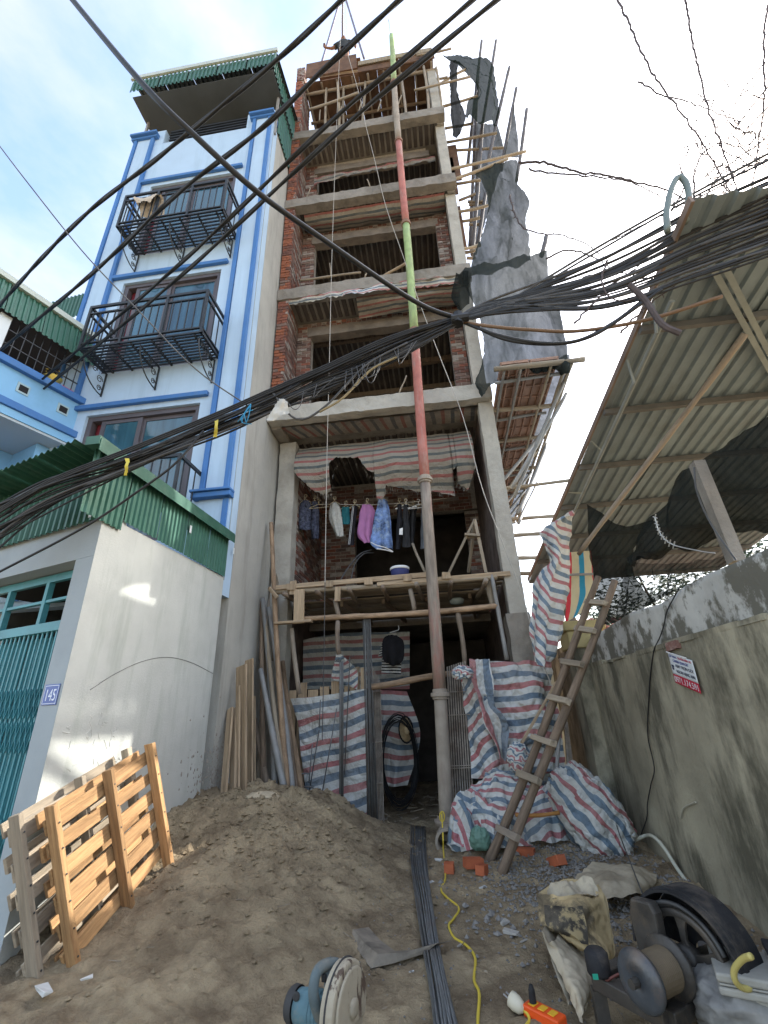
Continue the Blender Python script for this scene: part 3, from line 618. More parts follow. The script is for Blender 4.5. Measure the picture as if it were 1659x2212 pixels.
# ------------------------------------------------------------------ the unfinished building
YF, YR = 6.4, 7.10                     # slab edge, recessed wall
ZT = [6.58, 9.62, 12.62, 15.42]; TH = .30
ub = thing('unfinished_building', 'tall narrow unfinished brick and concrete building behind the painted pipe', 'building', (-.8, 9, 0))
def rbox(lo, hi, ax=0, seg=26, j=.012, m=None):
    """a box cut into rings along one axis, each ring a little off: cast concrete"""
    b = MB(); P = []; lo, hi = list(lo), list(hi); o_ = [i for i in range(3) if i != ax]
    corners = [(lo[o_[0]], lo[o_[1]]), (hi[o_[0]], lo[o_[1]]), (hi[o_[0]], hi[o_[1]]), (lo[o_[0]], hi[o_[1]])]
    ring = []
    for q in range(4):
        a, c = corners[q], corners[(q+1) % 4]
        for t in (0, .33, .67): ring.append((a[0] + (c[0] - a[0]) * t, a[1] + (c[1] - a[1]) * t))
    for i in range(seg + 1):
        row = []
        for u, v in ring:
            p = [0, 0, 0]; p[ax] = lo[ax] + (hi[ax] - lo[ax]) * i / seg; p[o_[0]] = u; p[o_[1]] = v; p = V3(p)
            row.append(p + V3((noise.noise(p * 5), noise.noise(p * 5 + V3((9, 0, 0))), noise.noise(p * 6 + V3((0, 9, 0))))) * j + V3((rnd(-1, 1), rnd(-1, 1), rnd(-1, 1))) * j * .35)
        P.append(row)
    b.grid(P, closed=True); n = len(ring); b.f += [tuple(range(n - 1, -1, -1)), tuple(seg * n + q for q in range(n))]; b.mi += [0, 0]
    return b
for i, z in enumerate(ZT):
    rbox((-2.80, YF, z - TH), (1.22, YF + .2, z), 0, 44, .014).build('edge_beam', M_CONCL if i == 0 else M_CONC, ub)
    MB().box((-2.78, YF + .201, z - TH + .06), (1.2, 15, z - .05)).build('floor_slab', M_CONC, ub)
    for x in (-2.79, 1.02): rbox((x, YF + .2, z - TH - .05), (x + .18, YR + .1, z - TH + .058), 1, 8, .01).build('cantilever_beam', M_CONC, ub)
MB().box((-2.78, 9.2, 2.98), (1.2, 15, 3.12)).build('floor_slab', M_CONC, ub)
# columns
rbox((-2.76, 7.02, -.1), (-2.45, 7.28, 6.2), 2, 40, .012).build('column', M_CONCL, ub, label='pale concrete column beside the blue house')
rbox((.98, 6.52, 2.0), (1.22, 6.78, 6.26), 2, 40, .010).build('column', M_CONCL, ub)
rbox((.93, 6.5, -.1), (1.25, 6.82, 2.62), 2, 24, .02).build('column', M_CONC, ub)
for i, z in enumerate(ZT): rbox((.97, 6.66, z), (1.2, 6.9, (ZT + [18.2])[i+1] - TH), 2, 22, .008).build('column', M_CONCL, ub)
# brickwork
bricks = []
def brickrun(o, u, n, L_, H_, off=0, proud=.0, head=False):
    """bricks on a face: o lower corner, u along, n outward"""
    o, u, n = V3(o), V3(u), V3(n); c = .078; k = 0
    z = 0
    while z < H_ - .04:
        x = (-.11 if (k + off) % 2 else 0); bl = .112 if head else .222
        if head: x = 0
        while x < L_ - .02:
            a, b_ = max(0, x), min(L_, x + bl - .012)
            if b_ - a > .03: bricks.append((o + u * ((a + b_) / 2) + V3((0, 0, z + c/2)) + n * (rnd(-.005, .006) + proud), u, n, b_ - a))
            x += bl
        z += c; k += 1
tops = [z - TH for z in ZT[1:]] + [18.1]
back = MB()
for i, z in enumerate(ZT):
    zt = tops[i]
    # side wall: toothed end towards the street and inner face
    brickrun((-2.78, YF + .03, z), (1, 0, 0), (0, -1, 0), .22, zt - z, proud=.0, off=i)
    brickrun((-2.56, YF + .03, z), (0, 1, 0), (1, 0, 0), YR - YF - .03, zt - z, off=i)
    back.box((-2.775, YF + .055, z + .001), (-2.575, YR, zt))
    if i < 3:
        brickrun((-2.56, YR, z), (1, 0, 0), (0, -1, 0), .30, zt - z, off=1); back.box((-2.56, YR + .012, z), (-2.262, YR + .2, zt))
        if i < 2: brickrun((.70, YR - .02, z), (1, 0, 0), (0, -1, 0), .28, zt - z); back.box((.702, YR - .008, z), (.98, YR + .18, zt))
        brickrun((-2.25, YR, zt - .17), (1, 0, 0), (0, -1, 0), 2.95, .17, head=True) if i < 2 else None
        back.box((-2.26, YR + .012, zt - .17), (.70, YR + .19, zt))
        rbox((-2.32, YR - .03, zt - .42), (.76, YR + .17, zt - .172), 0, 30, .014).build('lintel', mat('brown_concrete', (.19, .165, .14), .95, .25, 4, bump=.6, bs=24), ub)  # lintels in a plain concrete, darker and browner than the slabs
for z0, z1 in ((3.12, 6.2),):      # first floor, deep inside
    brickrun((-2.45, 7.32, z0), (0, 1, 0), (1, 0, 0), 1.7, z1 - z0); back.box((-2.7, 7.3, z0), (-2.462, 9.3, z1))
    brickrun((-2.45, 9.0, z0), (1, 0, 0), (0, -1, 0), .75, z1 - z0); back.box((-2.45, 9.012, z0), (-1.70, 9.2, z1))
    brickrun((-1.70, 9.0, 5.35), (1, 0, 0), (0, -1, 0), 2.6, .75); back.box((-1.7, 9.012, 5.35), (1.0, 9.2, 6.2))
    brickrun((.72, 8.98, z0), (1, 0, 0), (0, -1, 0), .28, 2.1); back.box((.722, 8.995, z0), (1.0, 9.15, 5.3))
sidew = MB(); sidew.box((-2.76, 7.3, -.1), (-2.72, 15, 18)); sidew.box((1.0, 6.9, -.1), (1.19, 15, 18)); sidew.box((-2.76, 14.9, -.1), (1.19, 15, 18.0)); sidew.build('side_wall', mat('unplastered_wall', (.13, .10, .085), .95, .35, 4, bump=.4, bs=20), ub)
back.build('mortar_backing', M_MORT, ub)
bm_full = {}
def bcol(p, n): return random.choice((5, 5, 5, 0, 0, 1, 2)) if n.y < -.5 and p.x < -2.57 and p.y < 6.6 else random.choice((0, 1, 1, 2, 2, 2, 3, 3, 4))
def bmat(p, u, n):
    M = Matrix((u, -n, V3((0, 0, 1)))).transposed().to_4x4(); M.translation = p; return M
bricks.sort(key=lambda t: (t[0] - V3((0, 0, HC))).length * (1.0 if t[0].y < 7.5 else 4))
for p, u, n, l in bricks[:300]:
    k = (round(l, 2), bcol(p, n))
    if k not in bm_full: bm_full[k] = MB().box((-l/2, 0, -.031), (l/2, .05, .031), j=.004).mesh('brick', M_BR4[k[1]])
    obj('brick', bm_full[k], ub, bmat(p, u, n))
jb = MB()
for p, u, n, l in bricks[300:]: jb.box((-l/2, 0, -.031), (l/2, .05, .031), bmat(p, u, n), m=bcol(p, n), j=.004)
jb.build('brickwork', M_BR4, ub, kind='stuff')
# inner partitions closing off the rooms, unlit gloom painted into their dark colour
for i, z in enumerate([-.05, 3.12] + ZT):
    MB().box((-2.7, 11.0, z), (.98, 11.1, z + 2.9)).build('partition', mat('shade_coloured_wall', (.07, .062, .055), .95, .3, 3), ub)
# soffits: formwork sheets left under the slabs
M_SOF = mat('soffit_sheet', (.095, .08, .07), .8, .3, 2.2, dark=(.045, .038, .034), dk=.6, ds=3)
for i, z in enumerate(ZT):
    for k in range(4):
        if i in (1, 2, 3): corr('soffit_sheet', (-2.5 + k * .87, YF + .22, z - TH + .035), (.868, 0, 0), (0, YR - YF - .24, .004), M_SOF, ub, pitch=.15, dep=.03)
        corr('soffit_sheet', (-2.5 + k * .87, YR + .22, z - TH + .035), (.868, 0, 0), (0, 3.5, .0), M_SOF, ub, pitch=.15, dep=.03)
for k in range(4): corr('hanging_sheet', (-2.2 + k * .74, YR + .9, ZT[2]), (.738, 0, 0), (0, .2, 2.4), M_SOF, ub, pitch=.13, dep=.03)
for j_ in range(3):
    rbox((-2.5, YR + .5 + j_, ZT[1] - TH - .14), (.95, YR + .6 + j_, ZT[1] - TH), 0, 10, .008).build('inner_beam', M_WOOD, ub)
# top storey: brick pier, propped formwork
rbox((-2.78, YF, 15.42), (-2.74, YF + .02, 15.44), 2, 2, .001).build('pier_edge', M_CONC, ub)
brickrun_top = len(bricks)
tp = MB()
for k in range(9):
    for q in range(2): tp.box((-2.77 + q * .12, YF + .02, 18.12 + k * .078), (-2.66 + q * .12, YF + .24, 18.185 + k * .078), j=.006)
tp.build('top_pier', M_BRICKJ, ub)
fwk = thing('roof_formwork', 'brown plywood roof formwork propped on crooked poles at the building top', 'formwork', (-.8, 6.8, 15.42))
for a_, b_, z0, z1, y in ((-2.5, -1.0, 18.2, 18.98, 6.42), (-.98, .2, 18.02, 18.48, 6.46), (.22, 1.2, 18.0, 18.42, 6.44)):
    MB().box((a_, y, z0), (b_, y + .03, z1), j=.012).build('edge_board', M_PLY, fwk, bevel=.004)
MB().box((-.96, 6.40, 18.3), (1.15, 6.45, 18.46), j=.01).build('edge_board', M_GREYW, fwk)
for k in range(7): MB().box((-2.55 + k * .53, 6.48, 18.0 + rnd(-.03, .03)), (-2.03 + k * .53, 9.2, 18.03), j=.006).build('deck_board', M_PLY, fwk)
for y in (6.7, 7.4, 8.2): stick('bearer', (-2.6, y, 17.93), (1.25, y, 17.9), .045, M_WOOD, fwk)
for k in range(9): stick('joist', (-2.5 + k * .45, 6.5, 17.97), (-2.5 + k * .45, 9, 17.97), .03, M_WOOD, fwk)
for x, y in ((438, 600), (545, 590), (600, 570), (757, 540), (1010, 560), (1130, 540), (1330, 500), (1425, 430)):
    s_ = 450 / 1659 / 1.1573; px, py = (700 / 1.1573 + x * s_), (30 / 1.1573 + y * s_)
    p = A(px, py, Y=6.62 + rnd(-.05, .1)); stick('prop', (p.x + rnd(-.08, .02), p.y + .05, 15.42), (p.x + rnd(-.03, .03), p.y, 17.95), .036, random.choice((M_WOOD, M_GREYW)), fwk, bend=.035)
for x in (-2.2, -1.4, -.6, .2, .7): stick('prop', (x, 7.6 + rnd(-.2, .2), 15.42), (x + rnd(-.1, .1), 7.6, 17.95), .04, M_WOOD, fwk, bend=.03)
stick('rail', A(668, 237, Y=6.55), A(775, 200, Y=6.52), .035, M_WOOD, fwk); stick('rail', A(895, 195, Y=6.5), A(1015, 165, Y=6.55), .03, M_WOOD, fwk)
stick('rail', A(668, 168, Y=6.5), A(900, 135, Y=6.5), .03, M_GREYW, fwk); stick('rail', A(900, 120, Y=6.38), A(975, 105, Y=6.38), .03, M_WOOD, fwk)
for k in range(5): stick('offcut', A(690 + k * 42, 262 - k * 7, Y=6.55), A(697 + k * 42 + rnd(-5, 8), 236 - k * 7, Y=6.6), .018, M_GREYW, fwk)
for i, (x, y) in enumerate(((1, 2),)): pass
for x, y, dx, dy in ((660, 432, 8, -28), (800, 405, -9, -18), (788, 600, 6, -22), (714, 600, 0, -30), (862, 850, 14, -38)):
    stick('loose_stick', A(x, y, Y=6.5), A(x + dx, y + dy, Y=6.52), .014, M_GREYW, label='short grey stick standing on an upper slab edge', cat='stick', group='sticks on the slab edges')
lp = stick('bamboo_rail', A(648, 606, Y=6.5), A(780, 592, Y=6.5), .025, M_GREYW); tag(lp, 'grey bamboo lying along the second slab from the top tarp', 'pole')
lp2 = stick('broken_stick', A(826, 598, Y=6.45), A(878, 565, Y=6.35), .03, M_PLANK); tag(lp2, 'split pale stick leaning against the green stretch of pipe', 'stick')
MB().box((-2.2, 6.5, 18.92), (-.9, 6.9, 18.96)).build('staging_board', M_PLY, fwk)
# roof hoist and the man beside it
ho = thing('roof_hoist', 'thin steel tripod hoist rising above the roof formwork', 'hoist', A(740, 130, Y=6.9))
ap = A(741, -20, Y=6.9)
for px, py, yy in ((691, 140, 6.9), (786, 116, 6.9), (740, 125, 8.4)): stick('leg', A(px, py, Y=yy) - V3((0, 0, .3)), ap, .035, mat('purple_grey_steel', (.16, .15, .2), .5), ho, bend=.004)
for d in (-.03, .02, .05): MB().tube([ap + V3((d, 0, 0)), A(742, 120, Y=6.9) + V3((d * 3, 0, 0))], .006, 4).build('rope', M_ROPE, ho)
# ------------------------------------------------------------------ the pipe down the front
M_PG = mat('lime_pipe_paint', (.30, .40, .17), .6, .2, 5, dark=(.22, .22, .15), dk=.8, ds=3.5, dst=(2, 2, .5), bump=.25, bs=25); M_PR = mat('faded_red_pipe_paint', (.38, .14, .11), .65, .2, 5, dark=(.38, .30, .26), dk=.85, ds=3.2, dst=(2, 2, .4), bump=.25, bs=25)
M_PP = mat('dusty_pipe', (.31, .27, .22), .8, .15, 5, bump=.3, bs=30, dark=(.2, .15, .12), dk=.6, ds=4, dst=(2, 2, .4)); M_PB = mat('brown_pipe_paint', (.25, .21, .17), .65, .3, 6, bump=.3, bs=30, dark=(.36, .14, .11), dk=.8, ds=2.6, dst=(1.5, 1.5, .5), stretch=(3, 3, .5))
pp = thing('painted_drain_pipe', 'tall jointed pipe in lime, faded red and dusty grey lengths up the front', 'pipe', (-.15, 6.15, 0))
def on(x, y): return A(x, y, Y=6.17)
nodes = [(966, 1800, .084), (951, 1500, .082), (918, 1037, .079), (895, 716, .077), (877, 484, .076), (861, 306, .075), (851, 180, .073), (846, 78, .07)]
segm = [[M_PP], [M_PP, M_PB, M_PR][1:2], [M_PR], [M_PG], [M_PR], [M_PP], [M_PG]]
for i in range(7):
    a_, b_ = on(*nodes[i][:2]), on(*nodes[i+1][:2]); r0, r1 = nodes[i][2], nodes[i+1][2]
    MB().tube(cat([a_, a_.lerp(b_, .5) + V3((rnd(-.01, .01), 0, 0)), b_], 7), [r0 + (r1 - r0) * q / 6 for q in range(7)], 20).build('pipe_length', segm[i][0], pp, smooth=True)
    if i:
        d = (b_ - a_).normalized(); MB().lathe([(r0 + .002, -.06), (r0 + .018, -.055), (r0 + .018, -.03), (r0 + .04, -.025), (r0 + .04, .02), (r0 + .014, .025), (r0 + .014, .06), (r0 + .002, .065)] if i < 3 else [(r0 + .002, -.05), (r0 + .02, -.045), (r0 + .022, .03), (r0 + .002, .04)], 20, frame(a_, b_), cap=False).build('coupling', M_PP if i < 3 else mat('rust_collar', (.22, .13, .09), .8), pp, smooth=False)
a_ = on(966, 1800); MB().tube(cat([a_ + V3((0, 0, .02)), a_ - V3((0, .02, .12)), V3((-.13, 6.0, .13)), V3((-.13, 5.86, .11))], 10), .112, 20, cap=False).build('elbow', M_PP, pp, smooth=True, solid=.016)
MB().lathe([(.11, -.03), (.135, -.025), (.135, .02), (.11, .025)], 20, frame(V3((-.13, 5.87, .112)), V3((-.13, 5.7, .09))), cap=False).build('outlet_rim', M_PP, pp)
MB().lathe([(.107, -.05), (.13, -.045), (.145, -.02), (.145, .0), (.115, .01), (.107, .05)], 20, frame(on(965, 1772), on(964, 1740)), cap=False).build('base_flange', M_PP, pp)
pt_ = MB(); pt_.tube(cat([on(843, 78), on(840, 40) , on(838, 52)], 6), .006, 4); pt_.build('wire_tail', M_CABLEG, pp)
# ------------------------------------------------------------------ things in front of and inside the building
def C2(x, y, **k): return A(475.2 + .3646 * x, 1080.1 + .3646 * y, **k)       # closer readings of the photograph
def C3(x, y, **k): return A(950.5 + .3646 * x, 1080.1 + .3646 * y, **k)
def C5(x, y, **k): return A(604.9 + .2865 * x, 933.2 + .2865 * y, **k)
def C6(x, y, **k): return A(967.8 + .2604 * x, 1399.8 + .2604 * y, **k)
def C7(x, y, **k): return A(604.9 + .2604 * x, 1296.1 + .2604 * y, **k)
def set_tarp(name, label, rows, m, **k):
    o = cloth(name, rows, m, **k); return tag(o, label, 'tarp')
# tarps under and below the first upper slab
z2 = ZT[0] - TH
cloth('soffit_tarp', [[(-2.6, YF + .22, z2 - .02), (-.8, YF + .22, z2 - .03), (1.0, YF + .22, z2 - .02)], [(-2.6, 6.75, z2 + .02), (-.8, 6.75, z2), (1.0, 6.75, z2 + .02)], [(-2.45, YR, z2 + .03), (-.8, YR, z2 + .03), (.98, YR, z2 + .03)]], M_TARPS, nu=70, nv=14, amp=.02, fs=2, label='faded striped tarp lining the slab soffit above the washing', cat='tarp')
# the torn curtain: rows share columns, the bottom edge follows the tear
top = [(-2.42, 5.98), (-2.2, 6.0), (-1.8, 6.0), (-1.4, 6.0), (-.9, 6.0), (-.4, 6.0), (.2, 6.0), (.7, 5.98), (.96, 5.95)]
bot_px = [(140, 350), (190, 405), (250, 460), (330, 480), (395, 470), (400, 300), (450, 240), (520, 235), (610, 250), (665, 330), (725, 350), (730, 500), (775, 500), (805, 420), (900, 435), (1050, 450), (1200, 460), (1320, 475), (1290, 340), (1330, 300), (1340, 400), (1420, 435), (1470, 300)]
bots = [C5(x, y, Y=7.16) for x, y in bot_px]
N = len(bots); tops_ = [V3((-2.45 + 3.43 * i / (N - 1), 7.12, 6.1)) for i in range(N)]
for i, b_ in enumerate(bots): tops_[i].x = b_.x
P = []; UV = []
for i in range(26):
    t = i / 25; row = []
    fine = []
    for k in range((N - 1) * 6 + 1):
        j, f_ = divmod(k, 6); f_ /= 6; j2 = min(j + 1, N - 1)
        a_ = tops_[j].lerp(tops_[j2], f_); b_ = bots[j].lerp(bots[j2], f_); p = a_.lerp(b_, t)
        bulge = -.28 * math.sin(math.pi * min(1, (6.1 - p.z) / 1.15)) * (1 if abs(p.x + .8) < 1.9 else .4)
        p = p + V3((0, bulge + .03 * math.sin(p.x * 11 + p.z * 2) * t + .03 * noise.noise(p * 4), rnd(-.02, .02) if t == 1 else .0))
        row.append(p); UV.append((p.x, p.z * .92 + .05 * noise.noise(V3((p.x * 1.2, p.z, 3)))))
    P.append(row)
b_ = MB().grid(P); b_.uv = UV
M_TARPC = stripes('striped_tarp_curtain', [(0, (.40, .14, .13)), (.2, (.40, .37, .31)), (.5, (.12, .145, .15)), (.7, (.40, .37, .31))], .225, dirt=(.25, .21, .16), dk=.55, trans=.25)
tag(b_.build('torn_tarp_curtain', M_TARPC, smooth=True), 'torn red and grey striped tarp sagging over the washing line', 'tarp')
fr_ = MB()
for k in range(150):
    j = random.randrange(N); p = bots[j].lerp(bots[min(j+1, N-1)], rnd(0, 1)) + V3((0, rnd(-.02, .02), .02)); fr_.tube([p, p + V3((rnd(-.03, .03), 0, -rnd(.03, .11)))], [.0025, .001], 3)
tag(fr_.build('tarp_fringe', M_ROPE), kind='stuff', label='frayed threads along the torn tarp edge')
# tarps at the next slabs
z3 = ZT[1] - TH
set_tarp('slab_edge_tarp', 'dirty striped tarp strip tucked under the second slab edge', [[(-2.6, 6.42, z3 + .02), (-1.5, 6.38, z3), (-.5, 6.38, z3 + .03), (.95, 6.4, z3 + .03)], [(-2.6, 6.5, z3 - .08), (-1.5, 6.4, z3 - .12), (-1.3, 6.3, z3 - .22), (-.4, 6.45, z3 - .1), (.95, 6.5, z3 - .12)]], M_TARP, nu=60, nv=8, amp=.05, fs=4, vs_=2.2, ragged=.02)
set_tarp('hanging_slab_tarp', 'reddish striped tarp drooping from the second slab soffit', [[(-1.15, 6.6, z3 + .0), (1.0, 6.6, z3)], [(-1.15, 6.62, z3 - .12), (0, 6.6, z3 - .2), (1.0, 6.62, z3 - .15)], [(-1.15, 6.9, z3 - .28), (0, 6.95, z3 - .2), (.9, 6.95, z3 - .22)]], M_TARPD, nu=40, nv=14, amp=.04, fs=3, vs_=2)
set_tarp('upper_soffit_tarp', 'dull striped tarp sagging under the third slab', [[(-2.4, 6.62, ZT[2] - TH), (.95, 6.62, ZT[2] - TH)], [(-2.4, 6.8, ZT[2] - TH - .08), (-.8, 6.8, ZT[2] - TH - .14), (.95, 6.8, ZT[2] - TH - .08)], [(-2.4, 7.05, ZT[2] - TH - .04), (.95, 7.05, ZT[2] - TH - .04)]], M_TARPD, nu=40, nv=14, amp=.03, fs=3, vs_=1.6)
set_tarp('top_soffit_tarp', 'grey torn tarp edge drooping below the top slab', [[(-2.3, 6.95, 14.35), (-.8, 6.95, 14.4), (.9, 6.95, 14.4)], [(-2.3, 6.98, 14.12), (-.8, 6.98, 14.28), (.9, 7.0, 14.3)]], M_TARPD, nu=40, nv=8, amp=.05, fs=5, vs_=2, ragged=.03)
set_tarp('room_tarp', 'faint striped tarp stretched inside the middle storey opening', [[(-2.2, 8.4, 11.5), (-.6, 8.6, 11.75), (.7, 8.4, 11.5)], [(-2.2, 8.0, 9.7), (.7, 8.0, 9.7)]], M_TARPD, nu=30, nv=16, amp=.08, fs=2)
# ground floor tarps
set_tarp('entrance_tarp', 'striped tarp screen left of the doorway behind the rebar', [[C7(85, 818, Y=6.9), C7(330, 795, Y=6.86), C7(712, 735, Y=6.9)], [C7(130, 960, Y=6.88), C7(330, 985, Y=6.84), C7(715, 900, Y=6.9)], [C7(160, 1120, Y=6.9), C7(400, 1110, Y=6.86), C7(716, 1080, Y=6.9)], [C7(200, 1500, Y=6.88), C7(716, 1480, Y=6.88)], [C7(230, 1720, Y=6.8), C7(720, 1800, Y=6.85)]], M_TARP, nu=90, nv=90, amp=.045, fs=3.5, vmode='z', vs_=.9, skew=-.16, warp=.06)
set_tarp('tarp_corner_flap', 'small striped tarp flap tied up to the thin post', [[C7(475, 425, Y=6.75), C7(480, 430, Y=6.75)], [C7(450, 520, Y=6.78), C7(560, 500, Y=6.8)], [C7(430, 650, Y=6.85), C7(640, 590, Y=6.88)], [C7(520, 690, Y=6.9), C7(640, 745, Y=6.9)]], M_TARPH, nu=24, nv=24, amp=.03, fs=5, vs_=1.2)
set_tarp('inner_tarp', 'dim striped tarp hung as a partition deep in the ground floor', [[C7(190, 330, Y=8.6), C7(520, 275, Y=8.6), C7(1075, 262, Y=8.6)], [C7(190, 740, Y=8.6), C7(1075, 740, Y=8.6)]], M_TARP, nu=50, nv=30, amp=.06, fs=2.4, vmode='z')
set_tarp('inner_tarp_fold', 'striped tarp folded over the partition beside the dark doorway', [[C7(830, 740, Y=7.9), C7(1050, 760, Y=7.9)], [C7(840, 1000, Y=7.8), C7(1150, 1020, Y=7.95)], [C7(850, 1250, Y=7.9), C7(1160, 1200, Y=8.0)], [C7(880, 1550, Y=7.9), C7(1060, 1540, Y=7.95)]], M_TARP, nu=40, nv=50, amp=.05, fs=3.2, fold=.05, ff=14, vs_=.9)
# boards standing behind the entrance tarp
for k, (x0, x1, yt) in enumerate(((75, 140, 750), (150, 228, 685), (232, 320, 745), (330, 410, 718), (425, 492, 672), (530, 570, 715), (575, 620, 710), (625, 660, 555), (665, 712, 560))):
    a_, b_ = C7(x0, yt, Y=7.0 + .012 * (k % 2)), C7(x1, yt, Y=7.0 + .012 * (k % 2)); c = (a_ + b_) / 2
    plank('fence_board', (c.x, c.y, .2), c, (b_ - a_).length - .006, .02, M_PLANK, label=['first', 'second', 'third', 'fourth', 'fifth', 'sixth', 'seventh', 'eighth', 'ninth'][k] + ' sawn board from the left standing behind the entrance tarp', cat='board', group='boards behind the entrance tarp')
# timber platform across the front
pf = thing('timber_platform', 'rough timber staging of poles and boards across the front above the doorway', 'platform', (-.8, 6.8, 3.2))
stick('edge_pole', C2(310, 545, Y=6.55), C2(1640, 455, Y=6.55), .04, M_GREYW, pf, bend=.02); plank('edge_board', C2(330, 520, Y=6.5), C2(1235, 442, Y=6.5), .035, .07, M_PLANK, pf, j=.006)
plank('edge_board', C2(930, 500, Y=6.5), C2(1720, 435, Y=6.5), .04, .06, M_PLANK, pf, j=.006); stick('edge_pole', C2(970, 488, Y=6.6), C2(1640, 462, Y=6.6), .03, M_PLANK, pf)
stick('lower_rail', C2(480, 705, Y=6.55), C2(1640, 622, Y=6.55), .04, M_BARK, pf, bend=.025); plank('lower_board', C2(325, 733, Y=6.5), C2(545, 716, Y=6.5), .035, .11, M_PLANK, pf, up=(0, 1, 0))
for (x0, y0, x1, y1, w_) in ((470, 530, 466, 730, .16), (436, 480, 432, 560, .10), (698, 515, 697, 600, .085)): plank('post_board', C2(x1, y1, Y=6.48), C2(x0, y0, Y=6.48), w_, .03, M_PLANK, pf, up=(0, 1, 0))
for (x0, y0, x1, y1, r_) in ((697, 590, 703, 690, .035), (1143, 530, 1150, 655, .035), (690, 720, 705, 915, .035), (435, 755, 470, 1150, .035), (1418, 655, 1452, 985, .036), (1598, 430, 1622, 640, .05)):
    stick('post', C2(x1, y1, Y=6.58), C2(x0, y0, Y=6.58), r_, M_WOOD if r_ < .05 else M_GREYW, pf, bend=.02)
stick('steel_post', A(1095, 1425, Y=6.5), A(1062, 1242, Y=6.5), .03, M_STEELP, pf, bend=0)
for k in range(12): plank('deck_slat', (-2.45 + rnd(-.1, .1), 6.56 + k * .05, 3.155 + rnd(-.006, .006)), (1.0 + rnd(-.15, .1), 6.56 + k * .05, 3.155), .02, .045, M_GREYW, pf, up=(0, 1, 0))
for k in range(7): stick('joist', (-2.3 + k * .5, 6.42 - rnd(0, .08), 3.09), (-2.3 + k * .5 + rnd(-.1, .1), 7.3, 3.05), .035, M_WOOD, pf)
for k in range(18): plank('under_slat', (-2.4, 7.2 + k * .11, 3.12 + rnd(-.008, .008)), (.95, 7.2 + k * .11, 3.12), .02, .095, M_GREYW, pf, up=(0, 1, 0))
for x in (-1.6, -.9, -.2, .5): plank('under_bearer', (x, 7.2, 3.06), (x + .2, 9.2, 3.06), .05, .08, M_WOOD, pf)
stick('door_head_pole', C2(900, 1108, Y=6.6), C2(1420, 1040, Y=6.6), .042, M_BARK, pf, bend=.025)
for k in range(5): MB().box((-.06, -.02, -.05), (.06, .02, .05), Matrix.Translation(C2(420 + k * 230, 515 - k * 17, Y=6.47)), j=.01).build('end_grain', M_PLANK, pf)
plank('wedge', C2(1290 - 1000, 520, Y=6.5), C2(340, 578, Y=6.45), .03, .05, M_PLANK, pf)
bl = MB()
for s_ in range(3): bl.lathe([(.012, -.02), (.012, .02)], 8, Matrix.Translation(C2(395 + s_ * 40, 520, Y=6.5)))
tl = thing('timber_trestle', 'grey timber A shaped trestle standing on the staging by the column', 'trestle', C3(160, 440, Y=6.75))
apx = C3(205, 115, Y=6.75)
for (x, y, yy) in ((45, 445, 6.7), (272, 430, 6.72), (168, 430, 7.1)): plank('leg', C3(x, y, Y=yy), apx + V3((0, (yy - 6.73) * .2, 0)), .045, .04, M_GREYW, tl)
plank('brace', C3(145, 205, Y=6.71), C3(238, 212, Y=6.71), .04, .09, M_GREYW, tl, up=(0, 1, 0)); plank('brace', C3(235, 215, Y=6.75), C3(150, 225, Y=6.78), .03, .03, M_GREYW, tl)
pb = thing('paint_bucket', 'white lidded paint bucket on the staging planks', 'bucket', C5(905, 1085, Y=6.8))
cb = C5(905, 1090, Y=6.8); cb.z = 3.2
MB().lathe([(.12, 0), (.145, .24), (.145, .25)], 20, Matrix.Translation(cb)).build('body', mat('bucket_label_blue', (.04, .05, .16), .5), pb, smooth=True)
MB().lathe([(.15, .245), (.155, .25), (.155, .275), (.14, .29), (.0, .29)], 20, Matrix.Translation(cb), cap=False).build('lid', M_WHITE, pb, smooth=True)
hp = MB().tube(cat([C2(710, 480, Y=7.1), C2(760, 400, Y=7.2), C2(830, 320, Y=7.3), C2(900, 295, Y=7.5)], 20), .012, 6); tag(hp.build('loose_hose', M_CABLEG), 'grey hose curling up from the staging behind the washing', 'hose')
hp = MB().tube(cat([C2(775, 475, Y=7.1), C2(800, 380, Y=7.2), C2(850, 320, Y=7.3), C2(910, 312, Y=7.5)], 20), .010, 6); tag(hp.build('loose_hose', M_CABLEG), 'second grey hose bending right under the purple shirt', 'hose')
st = stick('leaning_stick', C2(1215, 430, Y=6.75), C2(1148, 258, Y=7.0), .022, M_GREYW); tag(st, 'grey stick leaning on the pipe below the dark trousers', 'stick')
tt = thing('ceiling_lamp', 'round clear lamp shade under the staging right of the pipe', 'lamp', C2(1400, 590, Y=7.4))
MB().lathe([(.0, -.06), (.10, -.05), (.12, 0), (.11, .03), (.05, .04)], 18, Matrix.Translation(C2(1402, 597, Y=7.3))).build('shade', mat('pale_glass_shade', (.35, .42, .42), .2, spec=.6), tt, smooth=True)
